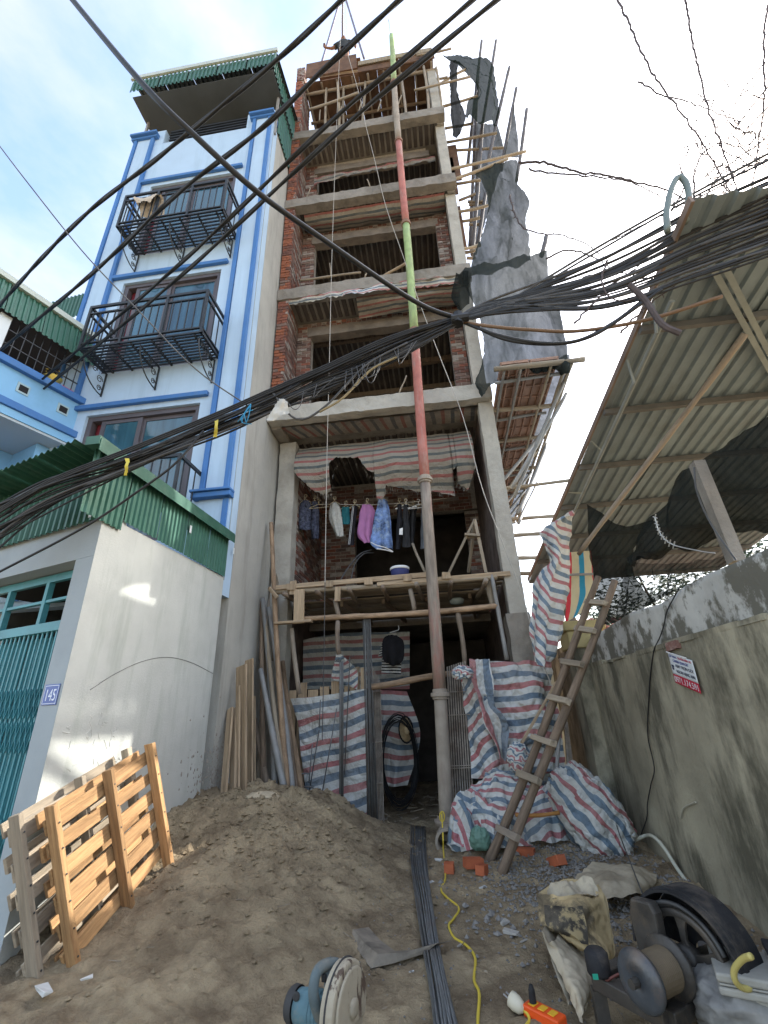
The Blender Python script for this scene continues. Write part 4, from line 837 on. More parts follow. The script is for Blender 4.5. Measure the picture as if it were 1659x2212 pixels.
# ------------------------------------------------------------------ washing
ln = MB().tube(cat([C5(60, 545, Y=7.45), C5(400, 545, Y=7.45), C5(800, 545, Y=7.45), C5(1250, 500, Y=7.45)], 20), .006, 5); tag(ln.build('washing_line', M_ROPE), 'thin washing line strung between the columns', 'line')
M_HANG = mat('hanger_plastic', (.45, .38, .25), .5)
def garment(name, label, c, rows, m, yy=7.42, fold=.03, ff=30, hang=True, amp=.02):
    r0 = rows[0]; cx_ = (r0[0] + r0[2]) / 2; base = C5(cx_, r0[1], Y=yy)
    t = thing(name, label, c, base)
    fro = [[C5(a_, y, Y=yy - .01), C5((a_ + b_) / 2, y, Y=yy - .07), C5(b_, y, Y=yy - .01)] for a_, y, b_ in rows]
    bk = [[C5(a_, y, Y=yy + .01), C5((a_ + b_) / 2, y, Y=yy + .06), C5(b_, y, Y=yy + .01)] for a_, y, b_ in rows]
    cloth('front', fro, m, t, nu=20, nv=22, amp=amp, fs=6, fold=fold, ff=ff, seed=cx_); cloth('back', bk, m, t, nu=12, nv=14, amp=amp, fs=6, fold=fold, ff=ff, seed=cx_ + 5)
    if hang:
        h = MB(); top_ = base + V3((0, 0, .03)); w_ = max(.1, (fro[0][-1] - fro[0][0]).length * .55)
        h.tube([top_ + V3((-w_, 0, -.07)), top_, top_ + V3((w_, 0, -.07))], .006, 5); h.tube([top_ + V3((.0 + .03 * math.sin(a), 0, .06 + .035 * math.cos(a) - (.03 if a > 5 else 0))) for a in [i * .55 for i in range(-1, 9)]][::-1] + [top_], .005, 5)
        h.build('hanger', M_HANG, t)
M_CAMO = mat('navy_camouflage', (.045, .05, .08), .9, .9, 26, dark=(.13, .15, .19), dk=.8, ds=22); M_PLAID = mat('pale_check_cloth', (.42, .41, .37), .9, .15, 30, dark=(.2, .2, .19), dk=.5, ds=18)
M_PINK = mat('mauve_cloth', (.38, .16, .33), .9, .12, 5); M_TEALC = mat('teal_cloth', (.02, .13, .15), .9, .2, 4); M_BLKC = mat('black_cloth', (.018, .018, .022), .95, .3, 5); M_CHAR = mat('charcoal_cloth', (.03, .03, .032), .95, .3, 6)
M_FLOR = mat('blue_floral_cloth', (.14, .22, .42), .85, .7, 9, dark=(.38, .46, .50), dk=.8, ds=11)
garment('jacket', 'navy camouflage jacket, leftmost of the washing', 'jacket', [(165, 515, 215), (125, 560, 232), (120, 650, 230), (122, 735, 226)], M_CAMO, ff=22)
garment('trousers', 'navy camouflage trousers hanging beside the camouflage jacket', 'trousers', [(235, 525, 285), (232, 600, 298), (228, 700, 300), (250, 800, 300)], M_CAMO, ff=22, yy=7.5)
garment('shirt', 'pale checked shirt on the washing line', 'shirt', [(395, 530, 425), (376, 570, 450), (370, 655, 464), (395, 720, 470), (425, 785, 474)], M_PLAID)
garment('shirt', 'dark teal shirt half hidden by the checked shirt', 'shirt', [(470, 565, 520), (468, 640, 522), (476, 695, 522)], M_TEALC, yy=7.48)
garment('track_trousers', 'narrow black track trousers with white side stripes', 'trousers', [(545, 555, 582), (528, 690, 570), (512, 855, 552)], M_BLKC, yy=7.4, fold=.012)
for d in (0, .022): 
    s_ = MB().bar(C5(548, 560, Y=7.31) + V3((d, 0, 0)), C5(516, 850, Y=7.31) + V3((d, 0, 0)), .011, .004); s_.build('side_stripe', M_WHITE, bpy.data.objects['track_trousers'])
garment('shirt', 'mauve long shirt hanging in the middle of the washing', 'shirt', [(625, 545, 690), (605, 600, 716), (594, 690, 702), (585, 770, 692), (640, 835, 682)], M_PINK)
garment('skirt', 'blue floral skirt with white hem beside the mauve shirt', 'skirt', [(748, 508, 808), (725, 600, 832), (702, 740, 844), (688, 835, 852), (740, 880, 856)], M_FLOR, fold=.05, ff=24)
hm = MB().tube(cat([C5(686, 832, Y=7.32), C5(730, 855, Y=7.28), C5(790, 870, Y=7.3), C5(855, 905, Y=7.36), C5(800, 890, Y=7.3), C5(730, 880, Y=7.32)], 30), .010, 5); hm.build('hem', M_WHITE, bpy.data.objects['skirt'])
garment('trousers', 'black trousers with white patch right of the floral skirt', 'trousers', [(885, 545, 918), (880, 700, 925), (874, 885, 905)], M_BLKC, fold=.015); MB().box((-.03, -.01, -.06), (.03, .0, .06), Matrix.Translation(C5(912, 750, Y=7.33)), j=.01).build('white_patch', M_WHITE, bpy.data.objects['trousers.001'])
garment('trousers', 'charcoal trousers just left of the painted pipe', 'trousers', [(930, 545, 965), (928, 700, 972), (926, 868, 980)], M_CHAR, fold=.015)
garment('top', 'dim dark top hanging behind the charcoal trousers', 'top', [(985, 560, 1030), (980, 700, 1020), (985, 840, 1010)], M_CHAR, yy=7.6)
garment('trousers', 'grey trousers mostly hidden behind the painted pipe', 'trousers', [(1065, 540, 1100), (1066, 700, 1130), (1064, 880, 1120)], mat('grey_cloth', (.12, .13, .14), .9, .2, 6), fold=.02)
for k, x in enumerate((290, 950, 1045)):
    h = MB(); p = C5(x, 545, Y=7.42); h.tube([p + V3((-.2, 0, -.07)), p, p + V3((.2, 0, -.07)), p + V3((-.2, 0, -.075))], .006, 5); h.tube([p, p + V3((0, 0, .05)), p + V3((.03, 0, .08)), p + V3((0, 0, .11)), p + V3((-.025, 0, .09))], .005, 5)
    tag(h.build('empty_hanger', M_HANG if k == 0 else M_WHITE), ['empty tan hanger above the camouflage trousers', 'empty white hanger above the charcoal trousers', 'empty white hanger beside the painted pipe'][k], 'hanger')
stp = stripes('black_white_stripe_knit', [(0, (.55, .55, .53)), (.5, (.02, .02, .022)), (.9, (.02, .02, .022))], .045, dk=.1, trans=0)
# the two tops hanging in the doorway
t = thing('striped_top', 'black and white striped top hung under a black vest in the doorway', 'top', C7(930, 280, Y=7.6))
cloth('body', [[C7(860, 330, Y=7.62), C7(1010, 330, Y=7.62)], [C7(845, 520, Y=7.6), C7(1005, 520, Y=7.6)], [C7(840, 600, Y=7.6), C7(1003, 622, Y=7.6)]], stp, t, nu=24, nv=24, amp=.02, fold=.02, ff=20); cloth('sleeve', [[C7(850, 340, Y=7.6), C7(880, 330, Y=7.6)], [C7(815, 470, Y=7.6), C7(845, 470, Y=7.6)]], stp, t, nu=8, nv=14, amp=.01)
t = thing('black_vest', 'black short sleeved vest on a hanger in the doorway', 'vest', C7(930, 270, Y=7.5))
cloth('body', [[C7(900, 290, Y=7.5), C7(965, 290, Y=7.5)], [C7(855, 330, Y=7.48), C7(935, 340, Y=7.42), C7(1025, 340, Y=7.5)], [C7(850, 470, Y=7.48), C7(935, 480, Y=7.40), C7(1030, 480, Y=7.5)], [C7(880, 525, Y=7.5), C7(940, 545, Y=7.44), C7(1000, 535, Y=7.5)]], M_BLKC, t, nu=24, nv=24, amp=.02, fold=.02, ff=20)
MB().tube(cat([C7(910, 270, Y=7.5), C7(940, 262, Y=7.5), C7(985, 245, Y=7.5), C7(980, 210, Y=7.5)], 10), .006, 5).build('hanger', M_WHITE, t)
# ------------------------------------------------------------------ rebar and gates
def rb(pts, r, label, group, name='rebar'):
    return tag(MB().tube(pts, r, 6).build(name, M_REBAR, smooth=True), label, 'rebar', group)
for k in range(9):
    x0, x1 = 688 + k * 7.5, 730 + k * 10.5; yb = 6.68 - .02 * (k % 3); b_ = C7(x1, 1880 + 8 * (k % 3), Y=yb); b_.z = -.02; tpp = C7(x0, 150 + rnd(-12, 8), Y=yb - .06)
    hk = tpp + V3((-.09 + .02 * (k % 3), -.02, .05)); rb([b_, b_.lerp(tpp, .5) + V3((rnd(-.01, .01), 0, 0)), tpp, tpp + V3((-.02, 0, .045)), hk], .0075, 'long hooked steel bar in the upright bundle beside the doorway', 'upright rebar bundle')
for k in range(5):
    b_ = C7(495 + k * 7, 1700, Y=6.72); tpp = C7(498 + k * 6, 510 + rnd(-6, 10), Y=6.7); b_.z -= .1
    rb([b_, tpp, tpp + V3((-.08 + .05 * (k % 2), 0, .02))], .009, 'steel bar in the small upright bunch against the entrance tarp', 'small rebar bunch')
for k, (x0, y0, x1, y1) in enumerate(((580, 470, 535, 1450), (470, 900, 350, 1600), (325, 1080, 235, 1640), (268, 1195, 240, 1520), (335, 830, 325, 1060))):
    rb([C7(x1, y1, Y=6.75), C7(x0, y0, Y=6.7), C7(x0 + 35, y0 - 8, Y=6.68)][:3 if k == 0 else 2], .008, ['single bar with curled top right of the small bunch', 'slanting bar across the middle of the entrance tarp', 'slanting bar near the left side of the entrance tarp', 'short bar low at the left of the entrance tarp', 'short bar poking out at the tarp knot'][k], None)
rb(cat([C7(290, 1620, Y=6.6), C7(270, 1555, Y=6.6), C7(180, 1540, Y=6.6), C7(165, 1460, Y=6.6), C7(190, 1440, Y=6.6), C7(250, 1440, Y=6.65)], 24), .010, 'bent steel bar at the foot of the entrance tarp', None)
gl = thing('folded_gate', 'rusty folded steel gate standing just left of the doorway', 'gate', C7(820, 1830, Y=6.9))
for k in range(7): 
    a_, b_ = C7(768 + k * 10, 560 + 18 * k, Y=6.86 + .02 * (k % 2)), C7(790 + k * 12, 1840, Y=6.86 + .02 * (k % 2)); b_.z = -.02; MB().bar(b_, a_, .011, .011).build('bar', M_GATE, gl)
for y in (760, 1180, 1520): MB().bar(C7(765, y, Y=6.85), C7(850, y - 3, Y=6.85), .03, .008, up=(0, 0, 1)).build('hinge_strap', M_GATE, gl)
gr = thing('open_gate', 'rusty steel gate leaf folded back right of the pipe', 'gate', C7(1440, 1740, Y=6.5))
for k in range(9):
    a_, b_ = A(966 + k * 4.8, 1440 - k * 1.5, Y=6.42 - .02 * (k % 2)), A(981 + k * 5.2, 1775, Y=6.42 - .02 * (k % 2)); b_.z = -.02; MB().bar(b_, a_, .016, .016).build('bar', M_GATE, gr)
for y in (1495, 1545, 1655, 1660): MB().bar(A(968, y, Y=6.39), A(1020, y - 2, Y=6.39), .03, .008).build('hinge_strap', M_GATE, gr)
hb = MB().tube(cat([A(1005, 1540, Y=6.5), A(985, 1560, Y=6.5), A(980, 1610, Y=6.5), A(985, 1655, Y=6.5), A(1000, 1658, Y=6.5), A(1008, 1600, Y=6.5)], 30), .009, 5); tag(hb.build('hanging_cable_loop', M_CABLE), 'black cable loop hanging on the right gate leaf', 'cable')
# wire coil and cap on the inner partition
cw = MB()
for k in range(16):
    r_ = .42 + .05 * rnd(-1, 1); c = V3((-.78 + rnd(-.02, .02), 7.5 + rnd(-.06, .06), .74 + rnd(-.03, .03))); cw.tube([c + V3((r_ * .55 * math.cos(a), .25 * math.cos(a), r_ * 1.35 * math.sin(a))) for a in [i * math.pi / 12 for i in range(25)]], .006, 4)
tag(cw.build('wire_coil', M_CABLE), 'big coil of black wire standing inside the doorway', 'coil', kind='stuff') and None
del bpy.data.objects['wire_coil']['kind']
hc = thing('straw_hat', 'straw hat with dark brim hung on the folded inner tarp', 'hat', C7(1045, 1070, Y=7.7))
M_ = frame(C7(1045, 1075, Y=7.72), C7(1045, 1075, Y=7.72) + V3((.25, -1, .1))); MB().lathe([(.17, 0), (.17, .008), (.09, .012), (.085, .07), (.05, .09), (0, .092)], 20, M_ @ Matrix.Diagonal((.6, 1, 1, 1)), cap=False).build('brim', mat('straw', (.38, .29, .17), .9, .2, 20), hc, smooth=True)
MB().lathe([(.20, -.01), (.2, -.004), (0, -.003)], 20, M_ @ Matrix.Diagonal((.6, 1, 1, 1)), cap=False).build('dark_lining', M_BLKC, hc)
for k in range(40): pass
rub = MB()
for k in range(70):
    x, y = rnd(-1.1, .2), rnd(7.2, 9.5); c = V3((x, y, gz(x, y) + .01)); d = V3((rnd(-1, 1), rnd(-1, 1), rnd(0, .15))).normalized() * rnd(.03, .25); rub.bar(c, c + d, .02, .012, j=.004)
tag(rub.build('doorway_litter', M_GREYW), kind='stuff', label='offcuts scattered on the floor inside the doorway')
# ------------------------------------------------------------------ lumber leaning in the left corner
ordn = ['first', 'second', 'third', 'fourth', 'fifth', 'sixth', 'seventh', 'eighth', 'ninth', 'tenth', 'eleventh', 'twelfth']
poles = [((165, 592), (330, 1690), 6.3, .048, M_STEELP, 'long grey pole leaning beside the sawn planks'), ((208, 600), (262, 1690), 6.35, .045, M_WOOD, 'dark brown pole behind the long grey pole'),
 ((235, 148), (402, 1690), 6.32, .05, M_BARK, 'tallest orange barked pole reaching the upper column'), ((205, 660), (395, 1700), 6.22, .042, M_GREYW, 'weathered pole crossing in front of the dark brown pole'), ((300, 640), (432, 1690), 6.4, .05, M_STEELP, 'grey pole just right of the tall orange pole'),
 ((345, 800), (455, 1690), 6.5, .04, M_WOOD, 'thin brown pole between the grey pole and the tarp'), ((372, 950), (490, 1690), 6.55, .045, M_BARK, 'rightmost rough pole leaning against the entrance tarp'), ((248, 1010), (392, 1690), 6.12, .05, M_STEELP, 'pale grey pole lowest in front of the pole stack'),
 ((282, 280), (320, 900), 6.75, .035, M_GREYW, 'thin grey pole behind the tallest orange pole'), ((228, 365), (245, 900), 6.8, .035, M_WOOD, 'thin pole against the grey side wall'), ((215, 1300), (300, 1690), 6.28, .045, M_WOOD, 'short brown pole low behind the pale grey pole'), ((170, 860), (230, 1690), 6.45, .04, M_GREYW, 'thin grey pole next to the tallest sawn plank')]
for (tx, ty), (bx_, by), yb, r_, m, lab in poles:
    b_ = C2(bx_, by, Y=yb); t_ = C2(tx, ty, Y=yb + .42); b_.z -= .12
    if t_.x < XW + .06: t_.x = XW + .06
    tag(stick('leaning_pole', b_, t_, r_ * .9, m, r1=r_ * .7, bend=.025), lab, 'pole', 'poles leaning in the corner')
pls = [((62, 1235), (28, 1680), .10, 'narrow sawn plank at the left end of the plank stack'), ((84, 1235), (80, 1690), .09, 'thin sawn plank second from the left of the stack'), ((128, 982), (128, 1700), .19, 'widest pale sawn plank in the corner stack'), ((172, 945), (168, 1705), .17, 'tallest sawn plank beside the pole stack'), ((197, 1165), (203, 1705), .08, 'narrow edge-on plank right of the tallest plank'), ((110, 1100), (108, 1700), .06, 'half hidden plank behind the widest plank')]
for k, ((tx, ty), (bx_, by), w_, lab) in enumerate(pls):
    b_ = C2(bx_, by, X=-2.56 + .035 * (k % 3)); t_ = C2(tx, ty, X=-2.75 + .035 * (k % 3)); b_.z -= .12
    tag(plank('sawn_plank', b_, t_, w_, .028, M_PLANK, up=(.45, .9, 0)), lab, 'plank', 'sawn planks in the corner')
# ------------------------------------------------------------------ catch platform and scaffold on the alley side
cp = thing('catch_platform', 'reddish formwork panel platform on poles jutting over the alley', 'platform', (1.7, 8, 6.2))
pm_ = MB().box((-.215, -.59, 0), (.215, .59, .02)).mesh('panel', M_PANEL); rbm = MB().box((-.012, -.58, -.035), (.012, .58, 0)).mesh('panel_rib', M_PANEL); rcm = MB().box((-.2, -.01, -.03), (.2, .01, 0)).mesh('panel_cross_rib', M_PANEL)
for r_ in range(5):
    for c_ in range(2):
        x, y = 1.47 + c_ * .44, 6.15 + r_ * 1.2; zz = 6.24 + rnd(-.01, .01); pn = obj('panel', pm_, cp, Matrix.Translation((x, y, zz)))
        for d in (-.2, -.065, .065, .2): obj('rib', rbm, pn, Matrix.Translation((x + d, y, zz - .001)))
        for d in (-.58, -.29, 0, .29, .58): obj('cross_rib', rcm, pn, Matrix.Translation((x, y + d, zz - .0005)))
for k, (px, py) in enumerate(((1262, 775), (1207, 872), (1180, 945), (1164, 1008), (1145, 1053), (1130, 1120))):
    e = A(px, py, Z=6.15); stick('outrigger', (1.15, e.y, 6.15), (max(e.x, 2.3), e.y, 6.15), .04, M_GREYW, cp)
    stick('outrigger', (1.2, e.y + .35, 6.17), (e.x - .15, e.y + .3, 6.17), .028, M_STEELP, cp)
for x in (1.3, 1.55, 2.0, 2.22, 2.3): stick('ledger', (x, 5.6, 6.12), (x + .05, 12, 6.12), .022 if x < 2.2 else .03, M_STEELP if x < 2 else M_GREYW, cp)
for (x0, y0, ya, x1, y1, yb) in ((1105, 1055, 6.6, 1222, 850, 6.2), (1110, 1075, 6.7, 1236, 780, 5.9), (1118, 1110, 6.9, 1180, 960, 7.6), (1120, 1130, 7.2, 1160, 1040, 8.4)):
    stick('strut', A(x0, y0, Y=ya), A(x1, y1, Y=yb), .03, M_STEELP, cp)
for k in range(6): stick('strut', (1.22, 7.0 + k * .9, 4.9 + .0 * k), (2.25, 7.2 + k * .9, 6.1), .028, random.choice((M_GREYW, M_STEELP)), cp)
cloth('edge_net', [[(2.02, 5.7, 6.28), (2.1, 8, 6.3), (2.1, 12, 6.3)], [(2.2, 5.8, 6.24), (2.22, 8, 6.24), (2.2, 12, 6.24)], [(2.3, 5.8, 6.19), (2.32, 8, 6.18), (2.3, 12, 6.18)]], M_NET, cp, nu=40, nv=12, amp=.06, fs=3)
for k, (x0, y0, x1, y1) in enumerate(((1106, 1053, 1223, 1041), (1094, 1121, 1198, 1119), (1101, 1157, 1164, 1155), (1108, 1205, 1170, 1206), (1116, 1237, 1160, 1238))):
    a_ = A(x0, y0, X=1.2); a_.y = max(a_.y, 6.85); a_ = A(x0, y0, Y=a_.y + k * 1.1); b_ = A(x1, y1, Y=a_.y)
    tag(stick('alley_pole', a_ - V3((.3, 0, 0)), b_ + V3((.3, 0, 0)), .03 + .006 * k, M_GREYW), ['highest', 'second highest', 'middle', 'second lowest', 'lowest'][k] + ' level pole bridging the alley to the shed', 'pole', 'level poles across the alley')
sf = thing('bamboo_scaffold', 'bamboo and pole scaffold climbing the alley side of the building', 'scaffold', (1.9, 8, 6.3))
def cr3(x, y, **k): return A((1080 + x * .2712) / 1.15732, (100 + y * .2712) / 1.15732, **k)
for (x0, y0, x1, y1, yy) in ((465, 0, 330, 1150, 7.6), (585, 0, 400, 1180, 7.8), (712, 255, 520, 1110, 7.3), (775, 450, 640, 1200, 7.5), (880, 645, 780, 1300, 7.2), (430, 330, 350, 1900, 7.9), (470, 770, 370, 1980, 7.4), (440, 960, 380, 1990, 8.2), (505, 1400, 420, 1900, 7.6), (1045, 1805, 1010, 1990, 6.5)):
    stick('upright', cr3(x1, y1, Y=yy), cr3(x0, y0, Y=yy), .045, mat('dark_bamboo', (.12, .115, .12), .8, .2, 5), sf)
for (x0, y0, x1, y1, yy) in ((80, 620, 420, 510, 7.0), (120, 815, 380, 760, 7.2), (130, 945, 600, 850, 7.0), (150, 1020, 660, 990, 7.4), (180, 1190, 870, 1020, 6.9), (200, 1285, 700, 1100, 6.8), (200, 1330, 450, 1305, 7.3), (240, 1585, 515, 1530, 7.0), (260, 1675, 440, 1640, 7.2), (290, 1925, 450, 1900, 6.9), (300, 1960, 400, 1940, 7.3), (330, 1490, 470, 1490, 7.6), (340, 1700, 450, 1690, 7.6), (60, 415, 310, 280, 6.9), (250, 1480, 440, 1400, 7.8), (340, 1520, 460, 1510, 7.8), (320, 2010, 400, 2000, 7.4), (0, 365, 145, 345, 6.7)):
    stick('ledger', cr3(x0, y0, Y=yy), cr3(x1, y1, Y=yy), .035, M_GREYW, sf)
for (x0, y0, x1, y1) in ((210, 1040, 255, 1290), (250, 1680, 300, 1920), (160, 1060, 240, 1420)):
    b_ = MB().box((0, 0, 0), (.25, .02, 1.0)); c = cr3((x0 + x1) / 2, y1, Y=7.1); MB().box((c.x - .1, 7.1, c.z), (c.x + .12, 7.13, c.z + 1.5)).build('board', M_PLY, sf)
def net(name, label, rows, m=None, **k):
    kw = dict(nu=70, nv=60, amp=.06, fs=3.5, fold=.06, ff=13); kw.update(k)
    return tag(cloth(name, rows, m or M_NETG, **kw), label, 'net')
net('safety_net', 'large dark net draped over the scaffold at the second slab', [[A(998, 578, Y=6.38), A(1090, 562, Y=6.0), A(1182, 538, Y=5.95)], [A(1000, 610, Y=6.3), A(1090, 600, Y=5.9), A(1186, 600, Y=5.9)], [A(1035, 690, Y=6.25), A(1120, 690, Y=5.8), A(1214, 680, Y=5.8)], [A(1040, 760, Y=6.3), A(1120, 770, Y=5.75), A(1228, 770, Y=5.7)], [A(1020, 832, Y=6.4), A(1080, 795, Y=5.9), A(1232, 800, Y=5.6)], [(.98, 6.3, 6.26), (1.5, 5.85, 6.22), (2.3, 5.6, 6.24)]], fold=.075, ff=9, seed=2)  # lowest row added to stop sun slipping past onto the annex wall
net('tall_net', 'tall grey net hanging down the middle of the scaffold', [[cr3(380, 1240, Y=6.9), cr3(560, 1150, Y=6.8), cr3(790, 1100, Y=6.85)], [cr3(460, 1300, Y=6.9), cr3(620, 1290, Y=6.7), cr3(800, 1320, Y=6.85)], [cr3(520, 1500, Y=6.95), cr3(700, 1480, Y=6.75), cr3(895, 1490, Y=6.9)], [cr3(480, 1750, Y=6.9), cr3(680, 1720, Y=6.7), cr3(870, 1650, Y=6.9)], [cr3(370, 2050, Y=6.7), cr3(650, 1960, Y=6.6), cr3(895, 1890, Y=6.85)], [cr3(360, 2180, Y=6.75), cr3(650, 2120, Y=6.65), cr3(910, 2050, Y=6.85)]], seed=4)
net('top_net', 'torn dark green net slung between the two highest scaffold poles', [[cr3(100, 130, Y=6.9), cr3(300, 140, Y=6.9), cr3(495, 170, Y=7.1)], [cr3(120, 160, Y=6.9), cr3(300, 225, Y=6.85), cr3(555, 205, Y=7.2)], [cr3(250, 240, Y=6.9), cr3(440, 350, Y=6.9), cr3(590, 400, Y=7.2)], [cr3(420, 460, Y=7.0), cr3(500, 500, Y=6.9), cr3(620, 600, Y=7.2)], [cr3(330, 560, Y=7.0), cr3(480, 640, Y=6.9), cr3(620, 690, Y=7.2)], [cr3(300, 680, Y=7.0), cr3(400, 740, Y=6.9), cr3(610, 770, Y=7.2)]], m=netting('dark_green_net', (.022, .03, .027), .95, .01, 6), seed=6)
net('rolled_net', 'black net gathered into a hanging roll at the top right corner', [[cr3(160, 200, Y=6.75), cr3(200, 200, Y=6.62), cr3(240, 210, Y=6.75)], [cr3(165, 450, Y=6.75), cr3(200, 450, Y=6.6), cr3(240, 480, Y=6.75)], [cr3(165, 640, Y=6.75), cr3(230, 640, Y=6.58), cr3(305, 690, Y=6.75)], [cr3(195, 880, Y=6.75), cr3(225, 900, Y=6.65), cr3(270, 850, Y=6.75)]], m=netting('black_roll_net', (.02, .022, .022), .97, .03), amp=.05, fs=4, fold=.03, ff=22)
net('high_grey_net', 'pale grey net standing behind the highest poles', [[cr3(375, 760, Y=8.0), cr3(600, 770, Y=7.8)], [cr3(370, 1000, Y=8.0), cr3(660, 1000, Y=7.8)], [cr3(390, 1250, Y=8.0), cr3(640, 1180, Y=7.8)], [cr3(350, 1700, Y=8.0), cr3(500, 1650, Y=7.8)], [cr3(340, 1990, Y=8.0), cr3(430, 1960, Y=7.8)]], seed=8)
net('peaked_net', 'narrow pale net stretched to a peak on the right scaffold pole', [[cr3(750, 615, Y=7.3), cr3(756, 620, Y=7.3)], [cr3(715, 850, Y=7.3), cr3(785, 870, Y=7.3)], [cr3(660, 1090, Y=7.3), cr3(800, 1100, Y=7.3)]], nu=16, nv=24, seed=9)
net('corner_net', 'dark net bunched at the right end of the second slab', [[A(985, 590, Y=6.3), A(1012, 585, Y=6.25)], [A(975, 640, Y=6.25), A(1012, 630, Y=6.3)], [A(990, 670, Y=6.3), A(1012, 660, Y=6.35)]], m=M_NET, nu=14, nv=14)
# ------------------------------------------------------------------ the shed
M_SHEET = mat('beige_roof_sheet', (.20, .25, .275), .6, .14, 2, spec=.3, dark=(.13, .14, .135), dk=.6, ds=1.8, dst=(2.5, .8, 1))
sh = thing('open_shed', 'open shed with corrugated roof sheets on steel behind the old wall', 'shed', (3.5, 5, 0))
def rz(y): return 4.74 - .09 * (y - 2.57)
ys_ = [2.35, 3.45, 4.6, 5.75, 6.9, 8.05, 9.2, 10.4]
for i in range(len(ys_) - 1):
    for k in range(4):
        y0, y1 = ys_[i], ys_[i+1] + .12; x0 = 2.12 + k * 1.02
        if i == 0: y0 = y0 - (.0 + k * .10)
        corr('roof_sheet', (x0, y0, rz(y0) + .02 + .004 * (i % 2)), (1.12, 0, 0), (0, y1 - y0, rz(y1) - rz(y0) - .012), M_SHEET, sh, pitch=.15, dep=.028)
for y in ys_[1:]: MB().box((2.1, y - .02, rz(y) - .07), (6.2, y + .03, rz(y) - .005)).build('purlin', mat('dull_purlin', (.13, .13, .125), .7, .2, 4), sh)
MB().bar((2.09, 2.35, rz(2.35) + .02), (2.09, 10.4, rz(10.4) + .02), .025, .07).build('edge_trim', mat('brown_trim', (.20, .15, .12), .7, .2, 3), sh)
e0, e1 = A(1452, 650, Z=4.55), A(1238, 1112, Z=4.2); MB().tube([e0, e1], .022, 8).build('gutter_rod', mat('pale_steel', (.25, .28, .27), .5, .15, 4), sh)
for (x0, y0) in ((1370, 828), (1300, 975), (1262, 1065), (1418, 720)):
    a_ = A(x0, y0, Z=4.4); MB().tube([a_, V3((2.12, a_.y - .12, rz(a_.y)))], .014, 6).build('rod_stay', mat('pale_steel', (.25, .28, .27), .5, .15, 4), sh)
stick('diagonal_pole', A(1250, 1197, Y=6.2), A(1605, 720, Z=4.5), .03, M_WOOD, sh, bend=.01)
for d in (0, .14): MB().bar(A(1535 + d * 200, 570, Z=4.62), A(1690 + d * 120, 850, Z=4.5), .045, .045).build('truss_member', mat('pale_steel', (.25, .28, .27), .5, .15, 4), sh)
for (x, y, xb, yb_) in ((1505, 1000, 1592, 1215),): MB().bar(A(xb, yb_, X=2.25), A(x, y, X=2.25), .09, .09).build('post', M_CONC, sh)
MB().box((5.2, 3, 0), (5.35, 3.15, 4.5)).build('post', M_CONC, sh); MB().box((2.3, 8.6, 0), (2.45, 8.75, 4.1)).build('post', M_CONC, sh)
wr = MB(); wr.tube(cat([A(1500, 1010, X=2.15), A(1505, 1060, X=2.1), A(1535, 1130, X=2.12), A(1590, 1210, X=2.15)], 14), .008, 4); wr.build('post_wire', M_CABLEG, sh)
net('shed_net', 'black shade net sagging across the right side of the shed', [[A(1700, 880, X=2.5), A(1560, 960, X=2.4), A(1460, 1045, X=2.3), A(1400, 1130, X=2.2), A(1362, 1208, X=2.15)], [A(1700, 1040, X=2.6), A(1560, 1080, X=2.35), A(1480, 1130, X=2.2), A(1420, 1180, X=2.12), A(1366, 1214, X=2.12)], [A(1700, 1130, X=2.7), A(1560, 1165, X=2.5), A(1480, 1190, X=2.3), A(1420, 1200, X=2.2), A(1370, 1216, X=2.15)]], m=M_NET, nu=60, nv=40, amp=.06, fs=2.2, fold=.04, ff=10)
net('shed_side_net', 'black shade net hung in a point beside the ladder top', [[A(1267, 1088, Y=6.3), A(1300, 1108, Y=6.2), A(1345, 1135, Y=6.2), A(1415, 1122, Y=6.3)], [A(1272, 1150, Y=6.3), A(1310, 1180, Y=6.1), A(1350, 1190, Y=6.2), A(1365, 1200, Y=6.3)], [A(1280, 1250, Y=6.3), A(1310, 1290, Y=6.15), A(1350, 1290, Y=6.2), A(1400, 1285, Y=6.3)], [A(1296, 1350, Y=6.3), A(1330, 1345, Y=6.2), A(1380, 1320, Y=6.2), A(1460, 1275, Y=6.3)]], m=M_NET, nu=50, nv=44, amp=.06, fs=2.4, fold=.04, ff=9, seed=3)
net('far_net', 'thin black net across the gap above the whitewashed wall top', [[A(1355, 1215, X=2.6), A(1480, 1215, X=2.6), A(1700, 1165, X=2.8)], [A(1330, 1330, X=2.4), A(1480, 1285, X=2.5), A(1700, 1200, X=2.6)]], m=netting('thin_black_net', (.02, .025, .022), .55, .25, 4), nu=40, nv=20, amp=.05, fs=3)
brb = MB(); pth = cat([A(1350 + d, e, X=2.0) for d, e in ((65, 1118), (75, 1150), (100, 1175), (160, 1190), (195, 1195))], 30); brb.tube(pth, .005, 4)
for p in pth[:14:2]: brb.tube([p + V3((0, -.03, .02)), p + V3((0, .03, -.02))], .006, 3); brb.tube([p + V3((0, -.03, -.02)), p + V3((0, .03, .02))], .006, 3)
tag(brb.build('barbed_wire', mat('galvanised_wire', (.55, .56, .55), .4, metal=.5)), 'short curl of shiny barbed wire on the shed net', 'wire')
nt_ = cloth('new_tarp', [[A(1225, 1192, Y=7.4), A(1276, 1190, Y=7.4)], [A(1225, 1260, Y=7.35), A(1282, 1255, Y=7.4)], [A(1222, 1300, Y=7.35), A(1283, 1285, Y=7.4)], [A(1222, 1345, Y=7.4), A(1255, 1325, Y=7.4)]], M_TARPN, nu=24, nv=24, amp=.03, fs=3); tag(nt_, 'bright new red, blue and cream tarp behind the ladder', 'tarp')
